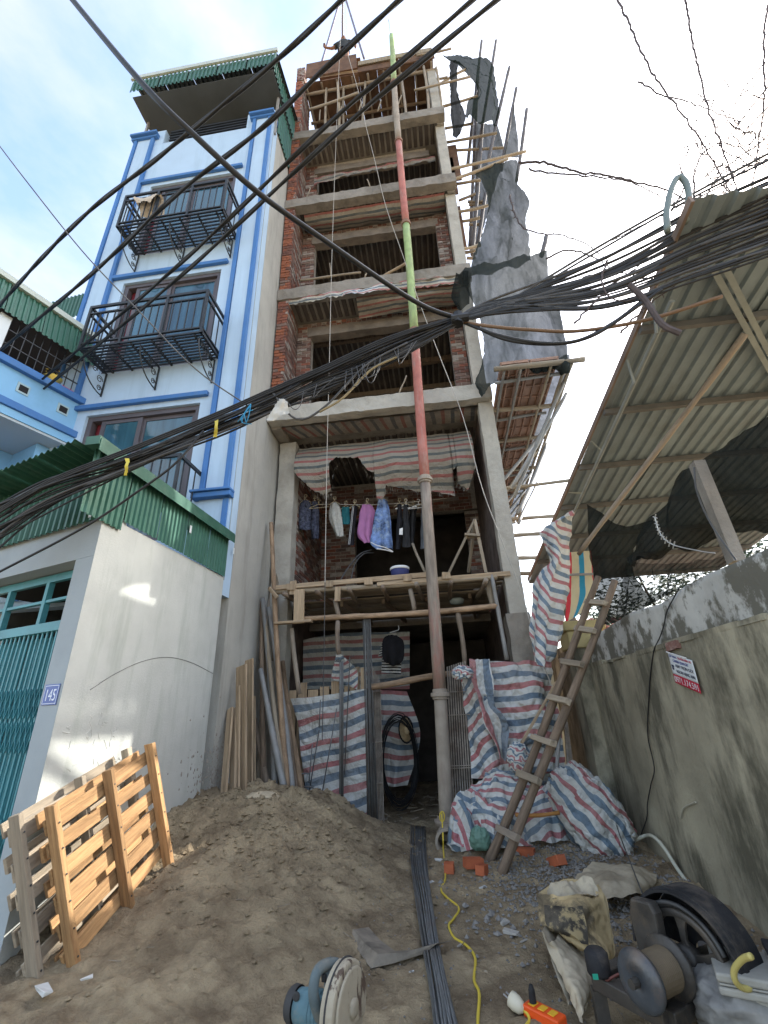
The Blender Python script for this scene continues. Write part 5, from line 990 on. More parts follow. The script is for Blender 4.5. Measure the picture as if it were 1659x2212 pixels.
wb_ = MB().bar(A(1222, 1242, Y=7.3), A(1282, 1240, Y=7.3), .04, .03); tag(wb_.build('crossbar', M_STEELP), 'dark bar across the bright new tarp', 'bar')
# hanging rolled tarp
rows = [((785, 70), (792, 72), (800, 75)), ((600, 165), (690, 130), (795, 120)), ((585, 230), (690, 220), (790, 180)), ((640, 350), (700, 330), (770, 280)), ((590, 400), (690, 400), (770, 380)), ((540, 500), (650, 500), (770, 480)), ((528, 620), (640, 620), (765, 600)), ((525, 760), (630, 760), (745, 720)), ((545, 900), (630, 900), (720, 850)), ((560, 960), (620, 985), (665, 940))]
hr = cloth('hanging_tarp', [[C3(*r[0], Y=6.0), C3(*r[1], Y=5.72), C3(*r[2], Y=6.0)] for r in rows], M_TARPH, nu=40, nv=80, amp=.045, fs=3.5, fold=.03, ff=16, vs_=.9, seed=1); tag(hr, 'striped tarp hanging in a long loose roll from the shed edge', 'tarp')
# background seen through the nets
rt = thing('tiled_house', 'low red tiled roof beyond the shed', 'house', (5, 11, 0))
M_RT = mat('red_tile', (.30, .10, .07), .85, .3, 8, dark=(.14, .07, .06), dk=.6, ds=6)
corr('roof', (2.6, 10.2, 2.55), (6, 0, .15), (0, 2.2, .8), M_RT, rt, pitch=.2, dep=.05, trap=False); MB().box((2.7, 10.6, 0), (8.5, 12.4, 2.6)).build('wall', M_OLDW, rt)
rt2 = thing('alley_roof', 'small red sheet roof at the far end of the alley', 'roof', (2, 13, 0))
corr('sheet', A(1148, 1278, Y=13), A(1180, 1276, Y=13) - A(1148, 1278, Y=13), V3((0, -.2, -.35)), M_RT, rt2, pitch=.1, dep=.03); MB().box((1.3, 13.02, 0), (3, 13.1, 3.2)).build('wall', M_CEM, rt2)
def tree(name, label, base, H_, rad, n_, col, seed=0):
    random.seed(seed); t = thing(name, label, 'tree', base); b = V3(base); tm = MB(); M_TRK = mat('bark', (.09, .07, .05), .9, .3, 6)
    tm.tube(cat([b, b + V3((.1, .05, H_ * .3)), b + V3((-.05, .1, H_ * .55))], 10), [.16 - .008 * i for i in range(10)], 8)
    cs = []
    for k in range(9):
        e = b + V3((rnd(-1, 1) * rad, rnd(-1, 1) * rad * .7, H_ * rnd(.45, 1))); cs.append(e); tm.tube(cat([b + V3((0, .08, H_ * rnd(.3, .55))), b.lerp(e, .6) + V3((0, 0, .4)), e], 7), [.06 - .008 * i for i in range(7)], 5)
    tm.build('trunk', M_TRK, t, smooth=True); cr_ = MB()
    for k in range(n_):
        c = random.choice(cs) + V3((random.gauss(0, .42), random.gauss(0, .42), random.gauss(0, .34))) * rad * .55; d = V3((rnd(-1, 1), rnd(-1, 1), rnd(-.6, .6))).normalized(); s_ = rnd(.05, .11); x = d.orthogonal().normalized(); q = d.cross(x)
        cr_.add([c, c + d * s_ + x * s_ * .4, c + d * s_ * 2, c + d * s_ - x * s_ * .4], [(0, 1, 2, 3)])
    cr_.build('crown', mat('leaf_' + name, col, .6, .5, 3), t, kind='stuff'); random.seed(seed + 99)
tree('garden_tree', 'dark leafy tree glimpsed through the shed net', (6.5, 13, 0), 5.2, 2.6, 9000, (.045, .085, .035), 5)
# ------------------------------------------------------------------ overhead cables
def spline_px(pts, n=40, **k): return cat([A(*p[:2], Y=p[2]) if len(p) == 3 else A(*p, **k) for p in pts], n)
def cable(pts, r, label, m=None, group=None, n=40, name='overhead_cable', twist=0):
    if twist:
        b = MB(); base = pts
        for q in range(2): b.tube([p + V3((math.cos(i * .5 + q * math.pi), 0, math.sin(i * .5 + q * math.pi))) * r * .5 for i, p in enumerate(base)], r * .62, 6)
    else: b = MB().tube(pts, r, 6)
    return tag(b.build(name, m or M_CABLE, smooth=True), label, 'cable', group)
cable(spline_px([(765, -25), (600, 128), (430, 268), (330, 350), (200, 450), (90, 558), (-30, 692)], 60, Z=6.5), .026, 'upper thick black cable passing the blue house roof', twist=1)
cable(spline_px([(890, -25), (700, 150), (560, 282), (380, 422), (200, 590), (-30, 782)], 60, Z=6.5), .028, 'second thick black cable crossing above the upper balcony', twist=1)
cable(spline_px([(1050, -25), (900, 105), (720, 258), (560, 410), (400, 560), (200, 730), (-30, 918)], 60, Z=6.4), .026, 'third thick cable running over the middle balcony', twist=1)
cable(spline_px([(1105, -25), (950, 100), (770, 250), (600, 405), (400, 588), (200, 755), (-30, 940)], 60, Z=6.3), .026, 'lowest thick cable paired under the third cable', twist=1)
cable(spline_px([(120, -45, 1.2), (300, 172, 1.35), (420, 292, 1.55), (560, 418, 1.85), (700, 518, 2.2), (850, 622, 2.6), (930, 668, 2.8), (1000, 690, 2.9)], 60), .020, 'single thick cable falling from upper left into the bundle')
cable(spline_px([(-20, 290, 2.0), (60, 395, 2.1), (180, 545, 2.4), (300, 672, 2.6), (420, 795, 2.8), (540, 880, 2.9)], 40), .006, 'thin grey wire dropping past the blue house to the bundle', m=M_CABLEG)
path = [(-30, 1150), (110, 1070), (270, 1006), (470, 925), (590, 872), (700, 825), (840, 762), (1000, 688)]; sp = [70, 42, 22, 24, 28, 30, 28, 10]
random.seed(21)
for k in range(30):
    u = rnd(-1, 1); pts = []
    for (x, y), s_ in zip(path, sp):
        v = u * .7 + rnd(-.3, .3); pts.append((x + rnd(-4, 4), y + v * s_, 2.9 + rnd(-.06, .06)))
    up = k < 3
    cable(spline_px(pts, 50), rnd(.005, .0105), 'black cable in the thick bundle crossing the building front', m=M_CABLE if k % 5 else M_CABLEG, group='cables of the thick bundle')
for k in range(3): cable(spline_px([(x, y - 34 + 4 * k, 2.85) for (x, y) in path[:-1]] + [(1000, 680, 2.88)], 40), .009, ['topmost taut cable riding above the bundle', 'second taut cable above the bundle', 'third taut cable above the bundle'][k])
ends = [(1720, 300), (1720, 318), (1720, 356), (1720, 366), (1720, 374)] + [(1720, 382 + 5.2 * q) for q in range(30)]
for k, (ex, ey) in enumerate(ends):
    sag = rnd(10, 30) + k * .6 if k > 4 else rnd(0, 8); mx_, my_ = 1300, 688 + (ey - 688) * .42 + sag
    cable(spline_px([(985, 690 + rnd(-6, 8), 2.9), (1060, 662 + rnd(-14, 18), 2.88), (mx_, my_ + rnd(-8, 10), 2.75), (1500, 688 + (ey - 688) * .72 + sag * .6 + rnd(-8, 8), 2.6), (ex, ey, 2.35 + rnd(-.03, .03))], 40), rnd(.006, .014), ['highest of the cables fanning right to the roof', 'second of the cables fanning right to the roof'][k] if k < 2 else 'black cable fanning from the bundle past the shed roof', m=M_CABLE if k % 4 else M_CABLEG, group='cables fanning past the shed roof')
for k, pts in enumerate(([(990, 692, 2.9), (1080, 725, 2.85), (1190, 742, 2.8), (1280, 725, 2.75), (1380, 660, 2.7), (1430, 625, 2.65)], [(990, 695, 2.9), (1060, 705, 2.85), (1140, 712, 2.8), (1250, 715, 2.78), (1400, 690, 2.7), (1560, 640, 2.6)], [(995, 690, 2.9), (1100, 735, 2.85), (1230, 740, 2.8), (1320, 700, 2.75), (1400, 640, 2.7)])):
    cable(spline_px(pts, 40), .014, ['black cable sagging lowest right of the bundle joint', 'brown cable sagging beside the dark net', 'black cable looping up to the shed roof edge'][k], m=mat('brown_cable', (.16, .10, .06), .6) if k == 1 else None)
for k, pts in enumerate(([(590, 850, 2.86), (640, 905, 2.84), (700, 880, 2.84), (790, 790, 2.84), (880, 740, 2.84)], [(690, 890, 2.84), (740, 860, 2.84), (800, 800, 2.84), (860, 770, 2.84)], [(440, 930, 2.85), (380, 1000, 2.8), (300, 1060, 2.8), (180, 1140, 2.8), (-20, 1245, 2.8)])):
    cable(spline_px(pts, 30), .009, ['grey loose cable drooping below the bundle middle', 'yellowish loose cable under the bundle', 'black branch cable dropping left to the annex lintel'][k], m=[M_CABLEG, mat('tan_cable', (.25, .20, .11), .6), None][k])
random.seed(33)
for k in range(9):
    x = 600 + rnd(0, 280); y = 868 - (x - 600) * .45; o_ = (rnd(-20, 20), rnd(15, 45)); cable(spline_px([(x, y, 2.84), (x + o_[0], y + o_[1], 2.82), (x + o_[0] + rnd(10, 30), y + o_[1] * .6, 2.84), (x + 40, y - 15, 2.84)], 16), .0035, 'thin loose wire end dangling from the bundle', m=M_CABLEG, group='loose wire ends')
jn = MB(); jn.tube([A(988, 700, Y=2.86), A(990, 680, Y=2.86)], .05, 8); jn.tube([A(975, 690, Y=2.84), A(1012, 684, Y=2.84)], .035, 8); tag(jn.build('cable_clamp', M_CABLE), 'black clamp where the cables of the bundle meet', 'clamp')
wrp = cloth('white_wrapping', [[A(572, 905, Y=2.82), A(600, 858, Y=2.84)], [A(590, 905, Y=2.78), A(612, 860, Y=2.8)], [A(625, 892, Y=2.82), A(618, 862, Y=2.84)]], mat('dirty_white_plastic', (.5, .48, .42), .6, .2, 8), nu=14, nv=16, amp=.03, fs=9); tag(wrp, 'dirty white plastic wrapped around the bundle at the wall', 'plastic wrap')
M_YT = mat('yellow_tape', (.55, .45, .06), .5, .2, 10)
for k, (x, y, l) in enumerate(((468, 922, 42), (275, 1005, 42))):
    t_ = cloth('yellow_tie', [[A(x - 5, y - 14, Y=2.8), A(x + 4, y - 15, Y=2.8)], [A(x - 4, y, Y=2.76), A(x + 3, y, Y=2.76)], [A(x - 8, y + l - 20, Y=2.8), A(x, y + l - 20, Y=2.8)]], M_YT, nu=8, nv=14, amp=.015, fs=14); tag(t_, ['yellow plastic tie on the bundle near the blue pilaster', 'yellow plastic tie on the bundle over the green sheets'][k], 'tie')
bt = MB(); M_BR = mat('blue_rope', (.03, .25, .45), .6)
for k in range(5): bt.tube(cat([A(545 + rnd(-6, 8), 880 + rnd(-10, 10), Y=2.82), A(535 + rnd(-14, 10), 900 + rnd(-10, 14), Y=2.79), A(515 + rnd(-4, 40), 915 + rnd(-8, 8), Y=2.8)], 8), .0035, 4)
tag(bt.build('blue_rope_tie', M_BR), 'blue rope tied round the bundle beside the white wrapping', 'rope')
lo = MB().tube(cat([A(1442, 500, Y=2.5), A(1440, 460, Y=2.5), A(1450, 410, Y=2.5), A(1466, 382, Y=2.5), A(1484, 400, Y=2.5), A(1488, 440, Y=2.5), A(1480, 480, Y=2.5)], 30), .024, 10); tag(lo.build('pipe_loop', mat('grey_green_pipe', (.16, .20, .19), .5), smooth=True), 'upright grey hose loop above the shed roof corner', 'hose')
# ropes down the front
r_ = MB().tube(spline_px([(738, 15), (728, 250), (718, 520), (712, 760), (706, 1000), (702, 1258)], 40, Y=6.2), .006, 5); tag(r_.build('hoist_rope', M_ROPE), 'straight pale hoist rope hanging down the left of the front', 'rope')
r_ = MB().tube(spline_px([(702, 1258), (700, 1400), (696, 1600)], 12, Y=6.25), .006, 5); tag(r_.build('hoist_rope', M_CABLEG), 'lower dark end of the hoist rope over the entrance tarp', 'rope')
r_ = MB().tube(spline_px([(752, 120), (775, 200), (790, 270), (808, 340), (832, 440), (868, 545), (905, 650), (950, 770), (1000, 900), (1040, 1050), (1085, 1170), (1130, 1290), (1160, 1400), (1200, 1500)], 60, Y=6.12), .007, 5); tag(r_.build('slack_rope', M_ROPE), 'slack grey rope wandering from the roof to the lower right', 'rope')
# ------------------------------------------------------------------ thorny climber over the shed
random.seed(5)
vine = thing('thorny_climber', 'bare thorny climber arching over the shed roof at upper right', 'climber', A(1560, 480, Y=2.9))
def twig(pts, r, yy=3.0, th=True):
    P_ = spline_px([(x, y) for x, y in pts], max(10, int(sum(math.dist(pts[i], pts[i+1]) for i in range(len(pts) - 1)) / 9)), Y=yy)
    P_ = [p + V3((rnd(-1, 1), rnd(-1, 1), rnd(-1, 1))) * .008 for p in P_]; b = MB(); n = len(P_); b.tube(P_, [r * (1 - .6 * i / n) for i in range(n)], 5)
    if th:
        for i in range(1, n - 1, 2):
            d = (P_[i+1] - P_[i-1]).normalized(); s_ = d.orthogonal().normalized(); s_ = Matrix.Rotation(rnd(0, 6.28), 3, d) @ s_; b.tube([P_[i], P_[i] + (s_ - d * .3) * rnd(.018, .04)], [r * .7, .0008], 3)
    b.build('twig', M_TWIG, vine)
twigs = [[(1330, -10), (1370, 75), (1410, 160), (1470, 240), (1530, 330), (1570, 400), (1600, 470)], [(1480, -10), (1500, 110), (1525, 220), (1560, 320), (1600, 430), (1620, 470)], [(1380, 175), (1430, 205), (1500, 225), (1560, 250), (1610, 265)], [(1659, 10), (1650, 90), (1652, 200), (1640, 300), (1625, 400), (1600, 470)], [(1700, 90), (1640, 150), (1590, 220), (1560, 300), (1540, 370)], [(1700, 150), (1640, 210), (1580, 290), (1560, 350), (1540, 400)], [(1500, 430), (1500, 370), (1520, 330), (1560, 310), (1600, 320), (1640, 350), (1690, 390)], [(1120, 350), (1180, 352), (1250, 372), (1310, 378), (1380, 395), (1440, 410), (1500, 440), (1540, 460)], [(1140, 365), (1200, 375), (1290, 382), (1360, 392), (1430, 425), (1480, 450)], [(1100, 420), (1120, 480), (1150, 500), (1210, 508), (1270, 530), (1310, 560)], [(1700, 250), (1640, 310), (1570, 360), (1520, 430), (1490, 470)], [(1700, 330), (1620, 360), (1560, 400), (1480, 440), (1400, 480), (1320, 520)], [(1700, 210), (1650, 240), (1600, 300), (1590, 350), (1570, 400)], [(1440, 470), (1480, 400), (1470, 350), (1510, 300)], [(1250, 640), (1330, 610), (1400, 560), (1480, 520)], [(1310, 560), (1300, 610), (1330, 650), (1390, 640)], [(1240, 700), (1300, 640), (1380, 600), (1440, 610)], [(1340, 720), (1400, 660), (1480, 600)], [(1180, 560), (1230, 540), (1290, 560), (1340, 600)], [(1220, 640), (1260, 600), (1330, 590), (1400, 600)], [(1700, 420), (1600, 440), (1520, 480), (1450, 520)]]
for k, t_ in enumerate(twigs): twig(t_, .0125 if k in (0, 1, 3, 7) else .009, 2.7 + .05 * (k % 5))
for k in range(48):
    x, y = rnd(1480, 1659), rnd(180, 440); twig([(x, y), (x + rnd(-40, 40), y + rnd(-40, 20)), (x + rnd(-80, 80), y + rnd(-70, 50))], .0055, 2.7 + rnd(0, .2))
br = MB().tube(cat([A(1360, 615, Y=2.6), A(1395, 650, Y=2.6), A(1430, 700, Y=2.6), A(1470, 720, Y=2.6)], 14), [.022] * 14, 7); br.build('branch', M_TWIG, vine)
random.seed(77)
# ------------------------------------------------------------------ the man on the roof (one skinned body)
def person(name, label, base, J, edges, head, clothes):
    t = thing(name, label, 'person', base)
    b = V3(base); me = bpy.data.meshes.new('body'); keys = list(J); idx = {k: i for i, k in enumerate(keys)}
    me.from_pydata([b + V3(J[k][0]) for k in keys], [(idx[a], idx[c]) for a, c in edges], []); o = obj('body', me, t)
    for m in clothes: me.materials.append(m)
    s = o.modifiers.new('skin', 'SKIN'); s.use_smooth_shade = True
    for k in keys:
        v = me.skin_vertices[0].data[idx[k]]; v.radius = J[k][1]; v.use_root = (k == 'pelvis')
    o.modifiers.new('sub', 'SUBSURF').render_levels = 2; o.modifiers['sub'].levels = 1
    return t, o
M_SKIN = mat('tanned_skin', (.24, .125, .08), .6, .1, 6); M_TSH = mat('dark_grey_shirt', (.035, .04, .042), .9, .2, 8); M_HAIR = mat('black_hair', (.012, .011, .01), .6)
pb_ = V3((-1.42, 6.62, 18.97))
def rel(px, py, yy=6.55): return A(px, py, Y=yy) - pb_
lh_, rh_ = rel(703, 103), rel(768, 101)
J = {'pelvis': ((0, 0, .88), (.15, .11)), 'waist': ((0, 0, 1.02), (.135, .10)), 'chest': ((0, .0, 1.24), (.16, .115)), 'neck0': ((0, 0, 1.38), (.06, .06)), 'neck': ((0, -.01, 1.45), (.05, .052)),
     'shl': ((-.17, 0, 1.33), (.065, .065)), 'ell': (lh_.lerp(V3((-.17, 0, 1.33)), .5) + V3((0, .03, -.06)), (.045, .045)), 'wrl': (lh_, (.03, .03)), 'shr': ((.17, 0, 1.33), (.065, .065)), 'elr': ((.36, .02, 1.2), (.045, .045)), 'wrr': (rh_ + V3((0, 0, -.05)), (.03, .03)),
     'hipl': ((-.09, 0, .84), (.09, .09)), 'knl': ((-.1, -.02, .46), (.065, .065)), 'anl': ((-.1, .02, .08), (.045, .045)), 'tol': ((-.1, -.12, .04), (.04, .03)), 'hipr': ((.09, 0, .84), (.09, .09)), 'knr': ((.1, -.02, .46), (.065, .065)), 'anr': ((.1, .02, .08), (.045, .045)), 'tor': ((.1, -.12, .04), (.04, .03))}
E_ = [('pelvis', 'waist'), ('waist', 'chest'), ('chest', 'neck0'), ('neck0', 'neck'), ('chest', 'shl'), ('shl', 'ell'), ('ell', 'wrl'), ('chest', 'shr'), ('shr', 'elr'), ('elr', 'wrr'), ('pelvis', 'hipl'), ('hipl', 'knl'), ('knl', 'anl'), ('anl', 'tol'), ('pelvis', 'hipr'), ('hipr', 'knr'), ('knr', 'anr'), ('anr', 'tor')]
man, body = person('person', 'bare-armed person in a dark T-shirt standing at the roof edge holding the hoist', pb_, J, E_, None, [M_SKIN])
tor = MB(); rings = []
for z, a, c in ((.80, .19, .15), (.9, .185, .145), (1.05, .17, .135), (1.2, .195, .145), (1.3, .205, .13), (1.36, .15, .11), (1.41, .075, .075)): rings.append([pb_ + V3((a * math.cos(q * .3927), c * math.sin(q * .3927), z)) for q in range(16)])
tor.grid(rings, closed=True); tor.build('shirt', M_TSH, man, smooth=True)
slv = MB()
for s_, e in ((-1, J['ell'][0]), (1, J['elr'][0])):
    a_ = pb_ + V3((s_ * .15, 0, 1.32)); b_ = pb_ + V3((s_ * .17, 0, 1.33)).lerp(V3(e), .62); slv.tube([a_, a_.lerp(b_, .5), b_], [.085, .08, .07], 12)
slv.build('sleeves', M_TSH, man, smooth=True)
hd = MB(); hc_ = pb_ + V3((.0, -.015, 1.56)); Q = []
for i in range(13):
    th = math.pi * i / 12; row = []
    for j in range(18):
        ph = 2 * math.pi * j / 18; x, y, z = math.sin(th) * math.cos(ph), math.sin(th) * math.sin(ph), math.cos(th)
        f_ = 1 - .22 * max(0, -z) * (.5 + .5 * abs(x)); nose = .028 * math.exp(-((x / .16) ** 2 + ((z + .12) / .2) ** 2)) if y < 0 else 0
        row.append(hc_ + V3((x * .074 * f_, y * .092 * f_ - nose, z * .115)))
    Q.append(row)
hd.grid(Q, closed=True); ho_ = hd.build('head', M_SKIN, man, smooth=True)
ha = MB(); ha.grid([[hc_ + V3((math.sin(th) * math.cos(ph) * .082, math.sin(th) * math.sin(ph) * .10 + .012, math.cos(th) * .122 + .004)) for ph in [q * .349 for q in range(18)]] for th in [.02 + k * .2 for k in range(8)]], closed=True); ha.build('hair', M_HAIR, ho_, smooth=True)
for s_ in (-1, 1):
    MB().lathe([(0, -.02), (.018, -.01), (.02, .01), (0, .022)], 8, Matrix.Translation(hc_ + V3((s_ * .076, .01, -.005)))).build('ear', M_SKIN, ho_); MB().lathe([(0, -.007), (.011, 0), (0, .007)], 8, Matrix.Translation(hc_ + V3((s_ * .03, -.086, .0)))).build('eye', M_HAIR, ho_)
MB().bar(hc_ + V3((-.022, -.086, -.055)), hc_ + V3((.022, -.086, -.055)), .01, .008).build('mouth', mat('lip', (.16, .06, .05), .6), ho_)
for w_, d in ((lh_, V3((-.25, -.3, .9))), (rh_, V3((.1, -.3, .9)))):
    hn = MB(); c = pb_ + w_; d = d.normalized(); s_ = d.cross(V3((0, 1, 0))).normalized(); hn.tube([c - d * .02, c + d * .03, c + d * .075], [.028, .038, .036], 8)
    for k in range(4): a_ = c + d * .07 + s_ * (-.027 + k * .018); hn.tube([a_, a_ + d * .028 + V3((0, -.02, 0)), a_ + d * .03 + V3((0, -.045, -.012)), a_ + d * .008 + V3((0, -.05, -.01))], [.0095, .009, .0085, .007], 6)
    hn.tube([c + s_ * .03, c + s_ * .055 + d * .03 - V3((0, .02, 0)), c + s_ * .05 + d * .055 - V3((0, .035, 0))], [.012, .011, .008], 6); hn.build('hand', M_SKIN, man, smooth=True)
# ------------------------------------------------------------------ pallets
def CP(x, y, **k): return A(.3646 * x, 1607.1 + .3646 * y, **k)
def pallet(label, off, tl, tr, br, bl, shade, dens=6):
    t = thing('pallet', label, 'pallet', bl, 'pallets leaning on the annex wall')
    n = (br - bl).cross(tl - bl).normalized(); n = n if n.x > 0 else -n
    for k in range(3):
        f_ = k / 2; a_, b_ = bl.lerp(br, f_), tl.lerp(tr, f_); d = (b_ - a_).normalized()
        plank('stringer', a_ - d * .06 + n * .03, b_ + d * .03 + n * .03, .042, .07, shade, t, up=n)
        for s_ in (0,): pass
    for k in range(dens):
        f_ = (k + .35) / (dens - .1); e = rnd(-.012, .012); a_, b_ = bl.lerp(tl, f_ + e), br.lerp(tr, f_ - e + (.0 if k else .02)); d = (b_ - a_)
        plank('slat', a_ - d * .015 - n * .025, b_ + d * .015 - n * .025, .095 + rnd(-.012, .012), .02, shade, t, up=n)
    for k in range(3):
        for q in range(6):
            c = bl.lerp(br, k / 2).lerp(tl.lerp(tr, k / 2), (q + .35) / 5.9) + n * .068; MB().lathe([(.006, 0), (.006, .003), (0, .004)], 6, frame(c, c + n), cap=False).build('nail_head', M_IRON, t)
    for k in range(5):
        f_ = (k + .2) / 4.4; a_, b_ = bl.lerp(tl, f_), br.lerp(tr, f_); plank('back_slat', a_ - n * .085, b_ - n * .085, .09, .018, shade, t, up=n)
    return t
TL, TR, BR_, BL_ = CP(285, 400, X=-2.58), CP(872, 25, X=-2.58), CP(975, 690, X=-2.36), CP(410, 1335, X=-2.36)
pallet('sunlit pine pallet leaning in front of the annex side wall', 0, TL, TR, BR_, BL_, M_PALLET, 6)
o_ = V3((-.15, -.09, -.03)); pallet('second weathered pallet tucked behind the sunlit pallet', 1, TL + o_, TR + o_, BR_ + o_, BL_ + o_, M_GREYW, 5)
# ------------------------------------------------------------------ ladder
ld = thing('bamboo_ladder', 'crooked pole ladder with block rungs leaning on the old wall', 'ladder', (.3, 5.1, 0))
lb0, lb1 = A(1046, 1885, Z=-.05), A(1077, 1908, Z=-.05); lt0, lt1 = A(1297, 1250, X=1.80), A(1319, 1252, X=1.84)
stick('rail', lb0, lt0, .046, M_WOOD, ld, r1=.034, bend=.03, n=10); stick('rail', lb1, lt1, .048, M_WOOD, ld, r1=.035, bend=.03, n=10)
for k, f_ in enumerate((.13, .30, .42, .555, .68, .80, .90)):
    a_, b_ = lb0.lerp(lt0, f_), lb1.lerp(lt1, f_); d = (b_ - a_).normalized(); up_ = (lt0 - lb0).normalized(); o2 = V3((-.01, -.055, .02)); 
    plank('rung', a_ - d * .07 + o2, b_ + d * .07 + o2, .055, .06, M_GREYW if k else M_WOOD, ld, up=up_, bevel=.006, j=.008)
spl = plank('split_stick', C6(610, 790, Y=5.6), C6(900, 280, Y=5.75), .03, .025, M_PLANK); tag(spl, 'split pale stick leaning beside the ladder over the draped tarp', 'stick')
for k, (a_, b_) in enumerate((((870, 1220), (920, 640)), ((900, 1210), (955, 500)))): tag(stick('thin_pole', C6(*a_, Y=6.0), C6(*b_, Y=6.1), .018, M_STEELP), ['dark thin pole behind the ladder, left of two', 'dark thin pole behind the ladder, right of two'][k], 'pole')
for k in range(3): tag(stick('wall_pole', C6(1045 - k * 18, 1130, Y=6.5), C6(965 - k * 8, 560, Y=6.6), .018, M_GATE), ['dark pole standing in the gap beside the old wall', 'second dark pole in the gap beside the old wall', 'third dark pole in the gap beside the old wall'][k], 'pole', 'poles in the alley gap')
# ------------------------------------------------------------------ draped and heaped tarps on the right
set_tarp('draped_tarp', 'wide striped tarp draped over the fence rail right of the pipe', [[C6(105, 260, Y=6.40), C6(230, 120, Y=6.35), C6(430, 105, Y=6.35), C6(860, 95, Y=6.40)], [C6(120, 420, Y=6.35), C6(300, 360, Y=6.22), C6(480, 420, Y=6.32), C6(700, 430, Y=6.20), C6(890, 380, Y=6.40)], [C6(150, 650, Y=6.35), C6(330, 640, Y=6.20), C6(520, 600, Y=6.30), C6(720, 690, Y=6.18), C6(960, 640, Y=6.40)], [C6(175, 850, Y=6.30), C6(380, 850, Y=6.18), C6(600, 820, Y=6.28), C6(980, 850, Y=6.40)], [C6(190, 1080, Y=6.25), C6(400, 1080, Y=6.15), C6(620, 1050, Y=6.25), C6(1000, 1000, Y=6.40)]], M_TARP, nu=120, nv=110, amp=.075, fs=4, fold=.055, ff=15, vs_=1.0, seed=1, warp=.05)
set_tarp('tarp_flap', 'loose striped tarp flap hanging over the draped tarp', [[C6(175, 95, Y=6.25), C6(345, 85, Y=6.25)], [C6(190, 250, Y=6.15), C6(370, 250, Y=6.18)], [C6(260, 470, Y=6.10), C6(390, 480, Y=6.15)], [C6(290, 620, Y=6.10), C6(500, 640, Y=6.15)], [C6(380, 780, Y=6.12), C6(480, 800, Y=6.15)], [C6(430, 900, Y=6.15), C6(470, 935, Y=6.15)]], M_TARPR, nu=60, nv=90, amp=.06, fs=6, fold=.06, ff=26, seed=4)
set_tarp('lower_tarp', 'dirty pale tarp strip hanging behind the thin poles', [[C6(700, 980, Y=6.50), C6(985, 990, Y=6.50)], [C6(760, 1200, Y=6.45), C6(940, 1230, Y=6.50)]], M_TARP, nu=30, nv=24, amp=.04, fs=4, fold=.03, ff=14)
tag(blob('knotted_tarp', C6(120, 210, Y=6.0), (.10, .07, .07), M_TARPH, amp=.45, fs=2.0, seed=11, flat=-1, uvs=2.5), 'crumpled tarp knot at the left end of the draped tarp', 'tarp')
tag(blob('knotted_tarp', C6(590, 920, Y=5.85), (.10, .07, .13), M_TARPH, amp=.45, fs=2.0, seed=12, flat=-1, uvs=2.5), 'crumpled tarp knot behind the middle of the ladder', 'tarp')
hp_ = MB(); UVs = []
def mound(c, rx, ry, h, seed, rot):
    so_ = V3((seed * 4.1, seed * 7.7, seed)); n = 72; Q = []; uv = []
    for i in range(n + 1):
        row = []
        for j in range(n + 1):
            u, v = 2 * i / n - 1, 2 * j / n - 1; f_ = max(abs(u), abs(v)) / max(1e-6, math.hypot(u, v)); u2, v2 = u * f_ ** .55, v * f_ ** .55
            p0 = V3((u2 * rx, v2 * ry, 0)); r_ = min(1, math.hypot(u2, v2)); w_ = p0 + V3((.05 * noise.noise(p0 * 5 + so_), .05 * noise.noise(p0 * 5 - so_), 0))
            d = .11 * ridged(w_ + so_, 2.9) + .075 * ridged(w_ * 1.1 + so_, 6.1) + .04 * ridged(w_ + so_ * 2, 12)
            z = h * (1 - r_ ** 2.4) ** .7 + d * (.35 + .65 * min(1, (1 - r_) * 4)); p = V3((w_.x * (1 + .25 * d), w_.y * (1 + .25 * d) - .5 * d, max(z, -.01 + .03 * ridged(w_, 9))))
            row.append(V3((c.x, c.y, c.z)) + p); q = w_.x * math.sin(rot) + (w_.y + .9 * z) * math.cos(rot); uv.append((w_.x * math.cos(rot), q + .12 * d))
        Q.append(row)
    g = MB().grid(Q); hp_.add(g.v, g.f); UVs.extend(uv)
for px, yy, rx, ry, h, sd, rot in ((450, 6.02, .46, .30, .46, 1, .25), (230, 5.92, .32, .26, .32, 2, 1.0), (690, 5.9, .42, .28, .28, 3, -.5), (110, 5.85, .17, .16, .26, 4, 1.3), (420, 5.78, .32, .20, .20, 5, .5), (830, 6.0, .26, .22, .34, 6, -1.0)):
    c = C6(px, 1450, Y=yy); c.z = gz(c.x, c.y, False) - .02; mound(c, rx, ry, h, sd, rot)
hp_.uv = UVs; tag(hp_.build('tarp_heap', M_TARPH, smooth=True), 'big crumpled heap of striped tarps behind the ladder foot', 'tarp heap')
bgM = Matrix.Rotation(-.5, 3, 'Y')
tag(blob('tarp_bag', C6(1185, 1385, Y=5.62), (.25, .22, .40), M_TARPH, M=bgM, nu=90, nv=64, amp=.30, fs=1.7, seed=21, flat=-1, uvs=1.1, uvrot=.9, sq=.85), 'striped tarp bundle slumped against the foot of the old wall', 'tarp bundle')
tag(stick('orange_handle', C6(560, 1385, Y=5.38), C6(915, 1362, Y=5.45), .018, mat('varnished_handle', (.42, .20, .06), .5)), 'orange wooden handle lying on the tarp heap', 'handle')
gp = blob('green_bag', C6(265, 1590, Y=5.55), (.085, .07, .09), mat('green_plastic', (.12, .22, .17), .4, .3, 8), amp=.35, fs=2, seed=5); tag(gp, 'small crumpled green plastic bag beside the tarp heap', 'bag')
